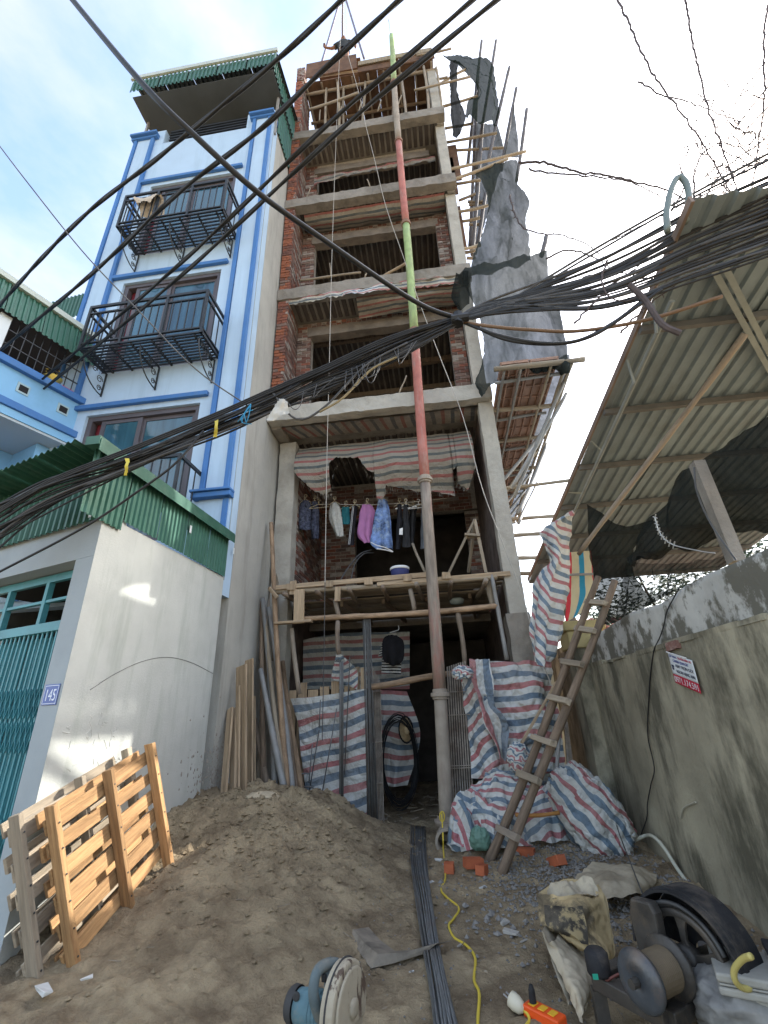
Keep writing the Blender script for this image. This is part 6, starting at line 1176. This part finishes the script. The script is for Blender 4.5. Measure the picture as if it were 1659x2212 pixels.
# ------------------------------------------------------------------ poster, wires and hose on the old wall
PB, PU = A(1459, 1474.5, X=1.872), A(1515, 1499, X=1.872); pu = (PU - PB); pw = pu.length; pu.normalize(); pz_ = V3((0, 0, 1)); ph = A(1456, 1406, X=1.872).z - PB.z
nrm = pu.cross(pz_).normalized(); MPs = Matrix((pu, (pz_ + pu * 0.05).normalized(), nrm)).transposed().to_4x4(); MPs.translation = PB
ps = thing('wall_poster', 'white and red telephone advertisement poster hung on the old wall', 'poster', PB)
M_PWH = mat('poster_white', (.62, .66, .68), .5, .05, 8); M_PRD = mat('poster_red', (.45, .02, .05), .5, .08, 8); M_PBL = mat('poster_blue', (.07, .09, .28), .5); M_PDK = mat('poster_black', (.02, .025, .06), .5)
def bent(u0, u1, v0, v1, d, m, name):
    Q = [[MPs @ V3((u0 + (u1 - u0) * j / 16, v0 + (v1 - v0) * i / 10, d)) for j in range(17)] for i in range(11)]
    MB().grid(Q).build(name, m, ps, smooth=True, solid=.0012)
hr_ = ph * .30; bent(0, pw, hr_, ph, 0, M_PWH, 'sheet'); bent(0, pw, 0, hr_, .0, M_PRD, 'red_band')
def ptx(s_, u, v, size, m, w_, nm='lettering'): text(nm, s_, MPs @ Matrix.Translation((u * pw, v * ph, .003)), size * ph, m, ps, 'LEFT', fit=w_ * pw)
ptx('LẮP MẠNG', .04, .88, .10, M_PBL, .32); ptx('TRUYỀN HÌNH HD', .40, .88, .10, M_PRD, .54); ptx('CAMERA QUAN SÁT', .17, .735, .13, M_PBL, .62); ptx('XEM TRỌN GÓI', .22, .58, .14, M_PDK, .70); ptx('NGOẠI HẠNG ANH', .22, .40, .14, M_PDK, .72); ptx('0971.174.591', .03, .06, .27, M_PWH, .92, 'phone_number')
cm = MB(); cm.lathe([(.0, 0), (.05 * ph, 0), (.05 * ph, .002), (0, .002)], 14, MPs @ Matrix.Translation((.1 * pw, .5 * ph, .003))); cm.box((.06 * pw, .55 * ph, .003), (.15 * pw, .62 * ph, .005), MPs); cm.build('camera_picture', M_PDK, ps)
MB().tube([MPs @ V3((-.01, ph + .004, .004)), MPs @ V3((pw * .8, ph + .004, .004))], .005, 6).build('hanging_rod', M_WHITE, ps)
def CW(x, y, **k): return A(1192.4 + .2813 * x, 1080.1 + .2813 * y, **k)
def CD(x, y, **k): return A(1054.2 + .3646 * x, 1607.1 + .3646 * y, **k)
wp = [CW(x, y, X=1.92 if y < 1080 else 1.885) for x, y in ((975, 680), (930, 760), (880, 860), (860, 960), (825, 1060), (790, 1130), (775, 1190), (760, 1300), (750, 1400), (745, 1500), (735, 1700), (740, 1843))] + [CD(x, y, X=1.885) for x, y in ((985, 140), (965, 240), (945, 350), (940, 440), (905, 540))]
tag(MB().tube(cat(wp, 90), .0055, 5).build('wall_wire', M_CABLE), 'thin black wire hanging down the old wall', 'wire')
def CF(x, y, **k): return A(1278.8 + .2292 * x, 1797.3 + .2292 * y, **k)
tag(MB().tube(cat([CF(300, 115, X=1.55), CF(400, 80, X=1.7), CF(500, 35, X=1.82), CF(580, 45, X=1.84), CF(680, 150, X=1.85), CF(800, 340, X=1.85), CF(900, 480, X=1.85), CF(1000, 620, X=1.8)], 40), .016, 10).build('white_hose', mat('cream_hose', (.55, .55, .45), .5), smooth=True), 'cream plastic hose arching along the foot of the old wall', 'hose')
tag(MB().tube(cat([CD(1140, 440, X=1.885), CD(1160, 380, X=1.885), CD(1230, 345, X=1.88)], 12), .007, 6).build('wall_hook', mat('pale_hook', (.4, .38, .3), .6)), 'small curved pale hook set in the old wall', 'hook')
# ------------------------------------------------------------------ rebar on the ground, sheet, cord
def CG(x, y, **k): return A(535.7 + .3646 * x, 1607.1 + .3646 * y, **k)
random.seed(12)
for k in range(20):
    u = (k % 10) / 9 + rnd(-.06, .06); lay = k // 10; pts = []
    for (xa, xb, y) in ((965, 1045, 495), (968, 1060, 720), (1000, 1090, 950), (1040, 1130, 1200), (1085, 1185, 1480), (1110, 1230, 1680), (1125, 1260, 1850)):
        x = xa + (xb - xa) * (u + rnd(-.05, .05)); p = CG(x, y, Z=.02); p.z = max(.02, gz(p.x, p.y, False) + .028) + lay * .014; pts.append(p)
    tag(MB().tube(cat(pts, 24), .0065, 6).build('ground_rebar', M_REBAR, smooth=True), 'dark steel bar in the long bundle lying on the ground', 'rebar', 'rebar bundle on the ground')
sh_ = MB(); pts = [CG(615, 1155, Z=.03), CG(660, 1235, Z=.02), CG(728, 1330, Z=.02), CG(860, 1300, Z=.02), CG(1045, 1242, Z=.03)]
top_ = [p + V3((.02 * i, .04, .035 if i != 2 else .05)) for i, p in enumerate(pts)]; sh_.grid([pts, top_]); bk_ = [p + V3((.09, .12, -.03)) for p in top_]; sh_.grid([top_, bk_])
tag(sh_.build('bent_sheet_edge', mat('muddy_sheet', (.22, .19, .15), .7, .3, 8, dark=(.05, .045, .04), dk=.7, ds=6), solid=.003), 'half buried bent metal sheet edge left of the ground rebar', 'sheet')
yc = [CG(1148, 410, Y=6.0), CG(1156, 560, Y=5.8)] ; yc2 = []
for x, y in ((1160, 660), (1170, 790), (1145, 870), (1180, 920), (1250, 980), (1215, 1040), (1190, 1080), (1220, 1140), (1290, 1180), (1345, 1260), (1340, 1400), (1372, 1500), (1362, 1659), (1370, 1800)):
    p = CG(x, y, Z=.012); p.z = gz(p.x, p.y, False) + .012; yc2.append(p)
tag(MB().tube(cat(yc + yc2, 120), .008, 8).build('extension_cord', mat('yellow_cord', (.62, .47, .06), .5), smooth=True), 'yellow electric cord snaking over the ground from the pipe foot', 'cord')
tag(MB().tube(cat([CG(1150 + 14 * math.cos(a), 430 + 30 * math.sin(a), Y=6.0) for a in [i * .6 for i in range(12)]], 24), .007, 6).build('cord_coil', mat('yellow_cord', (.62, .47, .06), .5)), 'yellow cord loop tied round the pipe flange', 'cord')
# ------------------------------------------------------------------ circular saw on its block
sw_ = thing('circular_saw', 'dusty blue circular saw with a mud-streaked blade guard at the bottom', 'saw', (-.7, 2.5, .1))
ax_ = V3((.95, -.31, 0)).normalized(); fw_ = V3((.31, .95, 0)).normalized(); upv = V3((0, 0, 1)); SC_ = A(742, 2165, Y=2.5)
MS = Matrix((fw_, upv, ax_)).transposed().to_4x4(); MS = MS @ Matrix.Scale(.88, 4); MS.translation = SC_ - V3((0, 0, .01))         # x: forward, y: up, z: along the axle towards the right
M_GUARD = mat('streaked_guard', (.36, .315, .235), .75, .15, 5, dark=(.085, .055, .04), dk=.95, ds=4.0, bump=.3, bs=25, dlo=.55, dhi=.60, dst=(4, 4, 1.2))
M_SAWB = mat('dusty_saw_blue', (.10, .185, .215), .7, .25, 6, dark=(.24, .215, .17), dk=.9, ds=8, bump=.15, bs=40); M_SAWG = mat('dusty_saw_grip', (.10, .13, .135), .7, .25, 6, dark=(.22, .20, .16), dk=.85, ds=9); M_SAWD = mat('saw_dark', (.045, .045, .045), .7)
prof = [(.165 * math.cos(a), .165 * math.sin(a)) for a in [math.pi * (-.18 + 1.3 * i / 22) for i in range(23)]]
MB().prism(prof + [(-.10, -.15), (.05, -.18), (.13, -.12)], -.035, .035, MS).build('blade_guard', M_GUARD, sw_, bevel=.010)
MB().prism([(x * .86, y * .86) for x, y in prof], .036, .052, MS).build('guard_boss', M_GUARD, sw_, bevel=.008)
MB().lathe([(.168, -.004), (.172, .0), (.168, .004)], 40, MS @ Matrix.Translation((0, 0, -.005))).build('guard_seam', M_SAWD, sw_)
MB().lathe([(.035, 0), (.035, .012), (.02, .016), (0, .016)], 18, MS @ Matrix.Translation((.0, .0, .052)), cap=False).build('blade_nut', M_GUARD, sw_, smooth=True)
MB().lathe([(.03, 0), (.072, -.01), (.074, -.10), (.07, -.16), (.066, -.20), (.03, -.205)], 24, MS @ Matrix.Translation((-.02, -.03, -.04))).build('motor_housing', M_SAWB, sw_, smooth=True)
for k in range(4): MB().lathe([(.0745, 0), (.0765, -.003), (.0745, -.006)], 24, MS @ Matrix.Translation((-.02, -.03, -.085 - k * .02))).build('cooling_rib', M_SAWB, sw_)
MB().lathe([(.072, -.205), (.073, -.235), (.064, -.25), (.0, -.252)], 24, MS @ Matrix.Translation((-.02, -.03, -.04)), cap=False).build('motor_cap', M_SAWD, sw_, smooth=True)
cpv = MB(); cpv.lathe([(.018, 0), (.018, .006), (.012, .008)], 12, MS @ Matrix.Translation((-.075, .03, -.22)) @ Matrix.Rotation(-1.2, 4, 'Y')); cpv.build('brush_cap', M_SAWD, sw_)
hn_ = [MS @ V3(p) for p in ((-.05, -.06, -.07), (-.09, .0, -.085), (-.11, .075, -.10), (-.085, .135, -.10), (-.03, .145, -.085), (.03, .13, -.06), (.05, .10, -.04))]
MB().tube(cat(hn_, 26), [.022] * 26, 10).build('handle', M_SAWG, sw_, smooth=True); MB().tube([MS @ V3((-.005, .13, -.085)), MS @ V3((-.015, .02, -.065))], [.024, .02], 10).build('grip_post', M_SAWG, sw_, smooth=True)
MB().box((-.045, .085, -.10), (-.015, .115, -.075), MS).build('trigger', M_SAWD, sw_, bevel=.004); MB().tube([MS @ V3((.05, .1, -.04)), MS @ V3((.03, .12, -.0))], .032, 12).build('neck', M_SAWG, sw_, smooth=True)
MB().box((-.16, -.215, -.12), (.15, -.20, .04), MS).build('base_plate', M_SAWD, sw_, bevel=.003)
MB().box((-.14, -.36, -.05), (.12, -.217, .045), MS).build('lower_guard_block', mat('rust_brown_block', (.11, .065, .04), .8, .3, 6), sw_, bevel=.01)
bl = MB().box((-.5, -.46, -.16), (.2, -.362, .10), MS); bo = bl.build('saw_block', M_GREYW, bevel=.01); tag(bo, 'rough timber block under the circular saw', 'block')
# ------------------------------------------------------------------ sacks, winch, machine, socket
M_SACK = mat('paper_sack', (.43, .325, .17), .7, .25, 4, bump=.5, bs=9, dark=(.08, .065, .045), dk=.85, ds=3.0, dlo=.52, dhi=.6); M_SACK2 = mat('pale_sack', (.42, .36, .26), .75, .2, 4, bump=.5, bs=10, dark=(.18, .14, .09), dk=.7, ds=3); M_PRT = mat('sack_print', (.07, .06, .045), .8, .7, 14, dark=(.34, .26, .13), dk=.9, ds=7, dlo=.5, dhi=.56)
def sack(name, label, rows, m, yf, bulge=.16, par=None, pr=None):
    t = thing(name, label, 'sack', rows[-1][0])
    fr2 = [[r[0], r[0].lerp(r[1], .5) + V3((-.02, -bulge, .01)), r[1]] for r in rows]; bk2 = [[r[0], r[0].lerp(r[1], .5) + V3((.04, bulge, 0)), r[1]] for r in rows]
    cloth('front', fr2, m, t, nu=48, nv=50, amp=.022, fs=7, seed=yf); cloth('back', bk2, m, t, nu=20, nv=24, amp=.03, fs=5, seed=yf + 1); return t
s1 = sack('cement_sack', 'golden paper cement sack with dark print standing open beside the winch', [(CD(285, 885, Y=3.75), CD(655, 830, Y=3.8)), (CD(300, 960, Y=3.65), CD(690, 900, Y=3.7)), (CD(330, 1090, Y=3.55), CD(725, 1080, Y=3.6)), (CD(480, 1180, Y=3.5), CD(745, 1200, Y=3.55)), (CD(600, 1260, Y=3.5), CD(740, 1290, Y=3.5))], M_SACK, 3)
cloth('print', [[CD(330, 950, Y=3.58), CD(440, 960, Y=3.50), CD(560, 960, Y=3.51)], [CD(350, 1080, Y=3.48), CD(460, 1090, Y=3.395), CD(590, 1100, Y=3.41)], [CD(470, 1150, Y=3.43), CD(540, 1170, Y=3.36), CD(600, 1190, Y=3.37)]], M_PRT, s1, nu=20, nv=20, amp=.012, fs=6)
cloth('torn_flap', [[CD(380, 820, Y=3.75), CD(600, 795, Y=3.8)], [CD(350, 880, Y=3.72), CD(650, 850, Y=3.72)], [CD(390, 930, Y=3.63), CD(620, 910, Y=3.63)]], M_SACK2, s1, nu=24, nv=14, amp=.05, fs=9)
s2_ = sack('paper_sack', 'crumpled tan paper sack lying under the cement sack', [(CD(318, 1105, Y=3.45), CD(420, 1120, Y=3.5)), (CD(345, 1190, Y=3.35), CD(580, 1260, Y=3.45)), (CD(400, 1320, Y=3.25), CD(615, 1380, Y=3.3)), (CD(470, 1470, Y=3.15), CD(600, 1480, Y=3.2)), (CD(490, 1540, Y=3.1), CD(570, 1560, Y=3.12))], M_SACK2, 7)
fs_ = cloth('flattened_sack', [[CD(520, 800, Z=.12), CD(650, 700, Z=.16), CD(840, 700, Z=.16), CD(1000, 770, Z=.12)], [CD(560, 860, Z=.14), CD(700, 800, Z=.2), CD(880, 800, Z=.18), CD(990, 830, Z=.12)], [CD(640, 960, Z=.1), CD(740, 920, Z=.14), CD(850, 900, Z=.14), CD(930, 880, Z=.1)]], M_SACK2, nu=40, nv=26, amp=.05, fs=4); tag(fs_, 'muddy flattened sack spread behind the cement sack', 'sack')
M_WINCH = mat('greasy_steel', (.045, .040, .034), .5, .4, 6, spec=.5, bump=.2, bs=30, dark=(.13, .095, .06), dk=.7, ds=5); M_RUB = mat('black_rubber', (.022, .022, .024), .75, .3, 6, dark=(.12, .10, .08), dk=.8, ds=5, bump=.2, bs=30); M_CABW = mat('wound_wire_rope', (.13, .098, .06), .7, .25, 8)
wn_ = thing('cable_winch', 'greasy cable winch with drum, flywheel and black wheel guard', 'winch', (1.3, 3.3, 0))
a_w = V3((.82, .57, .0)).normalized(); WC = CF(455, 1400, Z=.33); up_w = V3((0, 0, 1)); MW = Matrix((up_w.cross(a_w).normalized() * -1, up_w, a_w)).transposed().to_4x4()
def wm(d): m = MW.copy(); m.translation = WC + a_w * d; return m
MB().lathe([(.03, -.02), (.05, -.03), (.10, -.012), (.108, 0), (.106, .014), (.07, .016)], 28, wm(0)).build('drum_flange', mat('worn_blue_steel', (.055, .062, .07), .35, .4, 5, spec=.6, dark=(.15, .11, .08), dk=.75, ds=6, bump=.15, bs=30), wn_, smooth=True)
MB().lathe([(.07, .01)] + [(.076 + .004 * (i % 2), .012 + i * .0055) for i in range(32)] + [(.07, .19)], 26, wm(0)).build('wire_drum', M_CABW, wn_)
MB().lathe([(.06, .19), (.112, .195), (.115, .205), (.112, .215), (.05, .22)], 28, wm(0)).build('drum_flange', M_WINCH, wn_, smooth=True)
MB().lathe([(.018, -.06), (.018, .62)], 12, wm(0)).build('axle', M_WINCH, wn_)
fl_ = obj('flywheel', MB().lathe([(.15, .0), (.18, -.01), (.185, .0), (.185, .04), (.18, .05), (.15, .04), (.15, .0)], 40, wm(.34), cap=False).mesh('rim', M_WINCH, True), wn_)
for k in range(5):
    m = wm(.35) @ Matrix.Rotation(k * 2 * math.pi / 5 + .3, 4, 'Z'); MB().prism([(.03, -.028), (.07, -.016), (.11, -.022), (.16, -.04), (.16, .022), (.10, .012), (.06, .012), (.03, .022)], -.008, .012, m).build('spoke', M_WINCH, fl_, bevel=.004)
MB().lathe([(.05, -.02), (.055, 0), (.055, .04), (.03, .05)], 18, wm(.34)).build('hub', M_WINCH, fl_, smooth=True)
arc_ = []
for i in range(27):
    t_ = math.radians(4 + 172 * i / 26); arc_.append((t_, .255 + .02 * math.sin(t_ * 1.5)))
gb_ = MB(); P = []
for dz, dr in ((-.06, 0), (-.06, .012), (-.035, .013), (-.034, .02), (-.01, .02), (-.009, .013), (.12, .012), (.12, 0)): P.append([wm(.36 + dz) @ V3((math.cos(t_) * (r_ + dr), math.sin(t_) * (r_ + dr) - .02, 0)) for t_, r_ in arc_])
gb_.grid(P + [P[0]]); gb_.build('wheel_guard', M_RUB, wn_)
bkp = MB(); P = [[wm(.49) @ V3((math.cos(t_) * r_ * s_, math.sin(t_) * r_ * s_ - .02, 0)) for t_, r_ in arc_] for s_ in (.2, 1.0)]; bkp.grid(P); bkp.build('guard_back', M_RUB, wn_, solid=.006)
for rr, th_ in ((.205, 0), (.194, .02)): MB().tube([wm(.33 + th_) @ V3((math.cos(t_) * rr, math.sin(t_) * rr, 0)) for t_ in [math.radians(20 + 150 * i / 24) for i in range(25)]], .010, 6).build('belt', M_CABLEG, wn_, smooth=True)
f0, f1, f2, f3 = CF(40, 1390, Z=.2), CF(720, 1765, Z=.2), CF(1150, 1490, Z=.2), CF(500, 1180, Z=.2)
for a_, b_ in ((f0, f1), (f1, f2), (f2, f3), (f3, f0)): MB().bar(a_, b_, .07, .06).build('frame_beam', M_WINCH, wn_, bevel=.006)
MB().bar(f0.lerp(f1, .3), f3.lerp(f2, .3), .04, .05).build('frame_beam', M_WINCH, wn_, bevel=.005); MB().bar(f0.lerp(f1, .72), f3.lerp(f2, .72), .04, .05).build('frame_beam', M_WINCH, wn_, bevel=.005)
for p in (f0, f1, f2, f3): MB().box((-.03, -.03, -.24), (.03, .03, -.031), Matrix.Translation(p)).build('frame_leg', M_WINCH, wn_)
MB().bar(CF(1230, 1860, Y=3.05), CF(1035, 950, Y=3.35), .06, .05).build('upright', M_WINCH, wn_, bevel=.005)
MB().tube([CF(1010, 955, Y=3.33), CF(1160, 975, Y=3.34)], .022, 8).build('upright_head', M_SACK2, wn_); MB().tube([CF(1110, 975, Y=3.32), CF(1480, 1180, Y=3.1)], .012, 6).build('tie_rod', M_WINCH, wn_)
gp2 = MB(); gp2.prism([(-.07, -.12), (.06, -.12), (.07, .10), (.05, .14), (-.06, .13), (-.08, .06)], -.03, .03, wm(.27) @ Matrix.Translation((-.11, .07, 0))); gp2.build('gear_cover', M_WINCH, wn_, bevel=.012)
MB().tube([CF(670, 1065, Y=3.5), CF(460, 540, Y=4.2), CF(265, 40, Y=5.2), CF(170, -260, Y=5.9)], .005, 5).build('winch_rope', M_CABLEG, wn_)
cp_ = MB().lathe([(.05, 0), (.055, .01), (.055, .08), (.04, .095), (.0, .095)], 18, Matrix.Translation(CF(70, 1340, Z=.24))); cp_.build('capacitor', M_RUB, wn_, smooth=True); MB().box((-.012, -.003, 0), (.012, 0, .02), Matrix.Translation(CF(48, 1335, Z=.27) + V3((-.02, -.05, 0)))).build('green_mark', mat('green_mark', (.02, .3, .2), .5), wn_)
MB().tube(cat([CF(20, 1530, Z=.12), CF(120, 1420, Z=.22), CF(250, 1340, Z=.26), CF(345, 1340, Z=.28)], 20), .006, 5).build('motor_lead', mat('red_lead', (.14, .05, .04), .6), wn_)
wbx = [CF(1180, 820, X=1.75), CF(1290, 860, X=1.78), CF(1350, 1050, X=1.7), CF(1240, 1000, X=1.68)]
cr8 = MB(); c0 = CF(1255, 940, X=1.66)
for k in range(6): cr8.box((c0.x - .07, c0.y - .12 + k * .035, c0.z - .14), (c0.x + .07, c0.y - .105 + k * .035, c0.z + .06))
tag(cr8.build('ribbed_crate', M_RUB, bevel=.004), 'black ribbed plastic crate between winch guard and wall', 'crate')
mc = thing('dusty_machine', 'dusty white boxed machine with yellow hose loop at the right edge', 'machine', CF(1450, 1400, Z=.1))
mb0 = CF(1600, 1400, Z=.33); MM = Matrix.Translation(mb0) @ Matrix.Rotation(-.35, 4, 'Z'); M_MW = mat('dusty_white_casing', (.34, .33, .29), .6, .2, 5, dark=(.15, .135, .11), dk=.75, ds=5)
for z0, z1, s_ in ((-.36, -.03, .80), (-.028, .0, 1.0), (.003, .012, .97), (.014, .045, 1.0)): MB().box((-.17 * s_, -.12 * s_, z0), (.25 * s_, .16 * s_, z1), MM).build('casing', M_MW, mc, bevel=.008)
MB().tube(cat([CF(1500, 1170, Z=.5), CF(1420, 1200, Z=.47), CF(1345, 1290, Z=.42), CF(1345, 1390, Z=.38), CF(1400, 1460, Z=.35), CF(1470, 1475, Z=.34), CF(1520, 1440, Z=.34)], 30), .012, 8).build('hose_loop', mat('yellow_hose', (.50, .42, .14), .5), mc, smooth=True)
for k in range(2): MB().box((-.05, -.14 - .002 * k, .046), (.10, .10, .06 + .015 * k), MM @ Matrix.Translation((.1, .03, .03 * k))).build('lid_block', M_RUB if k else M_MW, mc, bevel=.006)
tag(blob('plastic_bag', CF(1480, 1640, Z=.22), (.20, .14, .12), mat('grubby_clear_plastic', (.20, .195, .18), .4, .35, 9, spec=.4), amp=.32, fs=2.0, seed=8, flat=-.8), 'grubby translucent plastic bag below the dusty machine', 'bag')
dk = thing('vented_motor', 'round vented motor cover peeping out at the bottom right corner', 'motor', CF(1390, 1760, Z=.2)); MB().lathe([(.11, 0), (.10, .02), (.06, .03), (0, .032)], 24, frame(CF(1395, 1790, Z=.2), CF(1395, 1790, Z=.2) + V3((-.5, -1, .5))), cap=False).build('cover', M_SACK2, dk, smooth=True)
for k in range(18):
    q = CF(1395, 1790, Z=.2); m = frame(q, q + V3((-.5, -1, .5))) @ Matrix.Translation((.075 * math.cos(k * .7) * (.4 + .035 * k), .075 * math.sin(k * .7) * (.4 + .035 * k), .026)); MB().lathe([(.008, 0), (.008, .006)], 8, m).build('vent_hole', M_DARK, dk)
sk = thing('power_socket', 'orange extension socket block with yellow inserts on the mud', 'socket', CD(340, 1610, Z=.03))
MSK = Matrix.Translation(CD(335, 1610, Z=.035)) @ Matrix.Rotation(-.75, 4, 'Z'); MB().box((-.10, -.04, -.025), (.10, .04, .025), MSK).build('body', mat('orange_plastic', (.75, .09, .015), .4), sk, bevel=.008)
for k in range(3): MB().box((-.075 + k * .055, -.025, .0255), (-.04 + k * .055, .02, .029), MSK).build('insert', mat('yellow_plastic', (.75, .42, .03), .4), sk, bevel=.002)
MB().lathe([(.018, 0), (.016, .05), (.008, .07)], 10, MSK @ Matrix.Translation((-.06, 0, .028))).build('black_plug', M_RUB, sk); 
pg = thing('cream_plug', 'cream round plug with yellow cord beside the orange socket', 'plug', CD(175, 1540, Z=.03)); MPG = frame(CD(165, 1535, Z=.05), CD(215, 1580, Z=.035)); MB().lathe([(.012, -.04), (.034, -.03), (.036, .0), (.028, .03), (.012, .045)], 16, MPG).build('body', mat('cream_plastic', (.6, .55, .42), .5), pg, smooth=True)
for s_ in (-.012, .012): MB().lathe([(.004, -.065), (.004, -.035)], 8, MPG @ Matrix.Translation((s_, 0, 0))).build('pin', M_STEELP, pg)
MB().tube(cat([CD(205, 1572, Z=.035), CD(235, 1600, Z=.03), CD(245, 1640, Z=.02), CD(220, 1680, Z=.02), CD(200, 1760, Z=.02)], 16), .008, 8).build('cord', mat('yellow_cord', (.62, .47, .06), .5), pg, smooth=True)
# ------------------------------------------------------------------ loose bricks and litter
random.seed(3)
def hbrick(label, c, rz_, tilt=0, l=.20):
    d_ = c - V3((0, 0, HC))
    for _i in range(4): c = V3((0, 0, HC)) + d_ * ((gz(c.x, c.y, False) + .05 - HC) / d_.z)
    t = thing('hollow_brick', label, 'brick', c, 'orange hollow bricks near the ladder foot'); m = Matrix.Translation(c) @ Matrix.Rotation(rz_, 4, 'Z') @ Matrix.Rotation(tilt, 4, 'Y')
    MB().box((-l/2, -.045, -.045), (l/2, .045, .028), m).build('body', M_HBRICK, t, bevel=.004)
    for k in range(4): MB().box((-l/2, -.043 + k * .024, .0285), (l/2, -.031 + k * .024, .034), m).build('ridge', M_HBRICK, t)
hbrick('hollow brick leaning upright right of the ladder foot', CD(405, 690, Z=.07), 1.95, .35); hbrick('hollow brick lying behind the ladder foot', CD(215, 640, Z=.07), -.35); hbrick('broken hollow brick left of the ladder foot', CG(1335, 700, Z=.05), .4, .1, .18); hbrick('hollow brick piece beside the yellow cord', CG(1192, 728, Z=.04), -.1, 0, .09); hbrick('small brick piece under the left ladder rail', CG(1385, 740, Z=.04), 1.1, .1, .1)
M_FOAM = mat('white_foam', (.52, .52, .50), .7, .08, 9); M_RUBL = mat('pale_rubble', (.38, .36, .32), .9, .2, 10, bump=.5, bs=30)
for k, (x, y, r_, m, lab, F_) in enumerate(((268, 1455, .07, M_FOAM, 'long white foam scrap at the foot of the pallets', CP), (512, 1388, .035, M_FOAM, 'small white foam scrap right of the pallet foot', CP), (1085, 815, .035, M_FOAM, 'white foam block on the ground rebar right side', CG), (1003, 815, .018, M_FOAM, 'tiny white foam chip on the ground rebar', CG), (1520, 1055, .05, M_RUBL, 'long pale rubble chip on the right of the cord', CG), (1560, 1115, .065, M_RUBL, 'largest pale mortar lump right of the cord', CG), (1635, 1165, .04, M_RUBL, 'pale mortar lump nearest the sacks', CG), (1255, 1195, .028, M_RUBL, 'small pale chip left of the cord bend', CG), (970, 1348, .02, M_FOAM, 'small white chip below the bent sheet', CG), (1395, 1350, .03, M_SACK2, 'scrap of tan paper right of the cord', CG), (1130, 685, .05, M_FOAM, 'crumpled white plastic scrap by the pipe outlet', CG), (1395, 850, .05, M_FOAM, 'crumpled clear plastic scrap at the ladder foot', CG))):
    p = F_(x, y, Z=.02); p.z = gz(p.x, p.y, False) + r_ * .3; p = F_(x, y, Z=p.z); tag(MB().box((-r_ * .8, -r_ * .35, -r_ * .16), (r_ * .8, r_ * .35, r_ * .12), Matrix.Translation(p) @ Matrix.Rotation(rnd(-1, 1), 4, 'Z') @ Matrix.Rotation(rnd(-.3, .3), 4, 'X'), j=r_ * .14).build('litter', m, bevel=r_ * .06), lab, 'litter')
_q = V3((-2.05, 5.35, 0)); _q.z = gz(_q.x, _q.y) - .012
cr_m = blob('dry_sand_patch', _q, (.15, .12, .045), mat('pale_dry_sand', (.48, .40, .28), .95, .2, 9, bump=.6, bs=30), nu=30, nv=16, amp=.4, fs=2.2, seed=4); tag(cr_m, 'pale dry lime patch on top of the sand heap', 'sand patch')
random.seed(8); gv = MB()
def stone(c, r_):
    d = [V3((rnd(.6, 1), 0, 0)), V3((-rnd(.6, 1), 0, 0)), V3((0, rnd(.6, 1), 0)), V3((0, -rnd(.6, 1), 0)), V3((0, 0, rnd(.4, .8))), V3((0, 0, -.5))]; R_ = Matrix.Rotation(rnd(0, 6.28), 3, 'Z'); gv.add([c + R_ @ (q * r_) for q in d], [(0, 2, 4), (2, 1, 4), (1, 3, 4), (3, 0, 4), (2, 0, 5), (1, 2, 5), (3, 1, 5), (0, 3, 5)])
for k in range(3600):
    x, y = random.gauss(.95, .45), random.gauss(4.95, .65)
    if x < 1.85: stone(V3((x, y, gz(x, y) + .004)), rnd(.006, .022) if k % 9 else rnd(.02, .04))
for k in range(900):
    x, y = rnd(-.9, 1.8), rnd(2.6, 6.5); stone(V3((x, y, gz(x, y) + .002)), rnd(.004, .011))
tag(gv.build('gravel', mat('grey_gravel', (.20, .19, .175), .95, .35, 25)), kind='stuff', label='grey gravel and chips scattered by the old wall')
cl_ = MB()
for k in range(1500):
    x, y = random.gauss(-1.9, .75), random.gauss(5.2, .95)
    if x > XW + .05 and y < 7: cl_v = rnd(.008, .03) * (1 if k % 6 else 1.7); c = V3((x, y, gz(x, y) + cl_v * .2)); gv2 = gv; gv = cl_; stone(c, cl_v); gv = gv2
tag(cl_.build('sand_clods', M_MUD), kind='stuff', label='clods of damp sand on the heap')
tw = MB()
for k in range(60):
    x, y = rnd(-2.4, 1.6), rnd(3, 6.4); c = V3((x, y, gz(x, y) + .006)); tw.tube([c, c + V3((rnd(-.1, .1), rnd(-.1, .1), rnd(0, .015)))], .003, 3)
tag(tw.build('splinters', M_GREYW), kind='stuff', label='splinters and straws scattered on the mud')
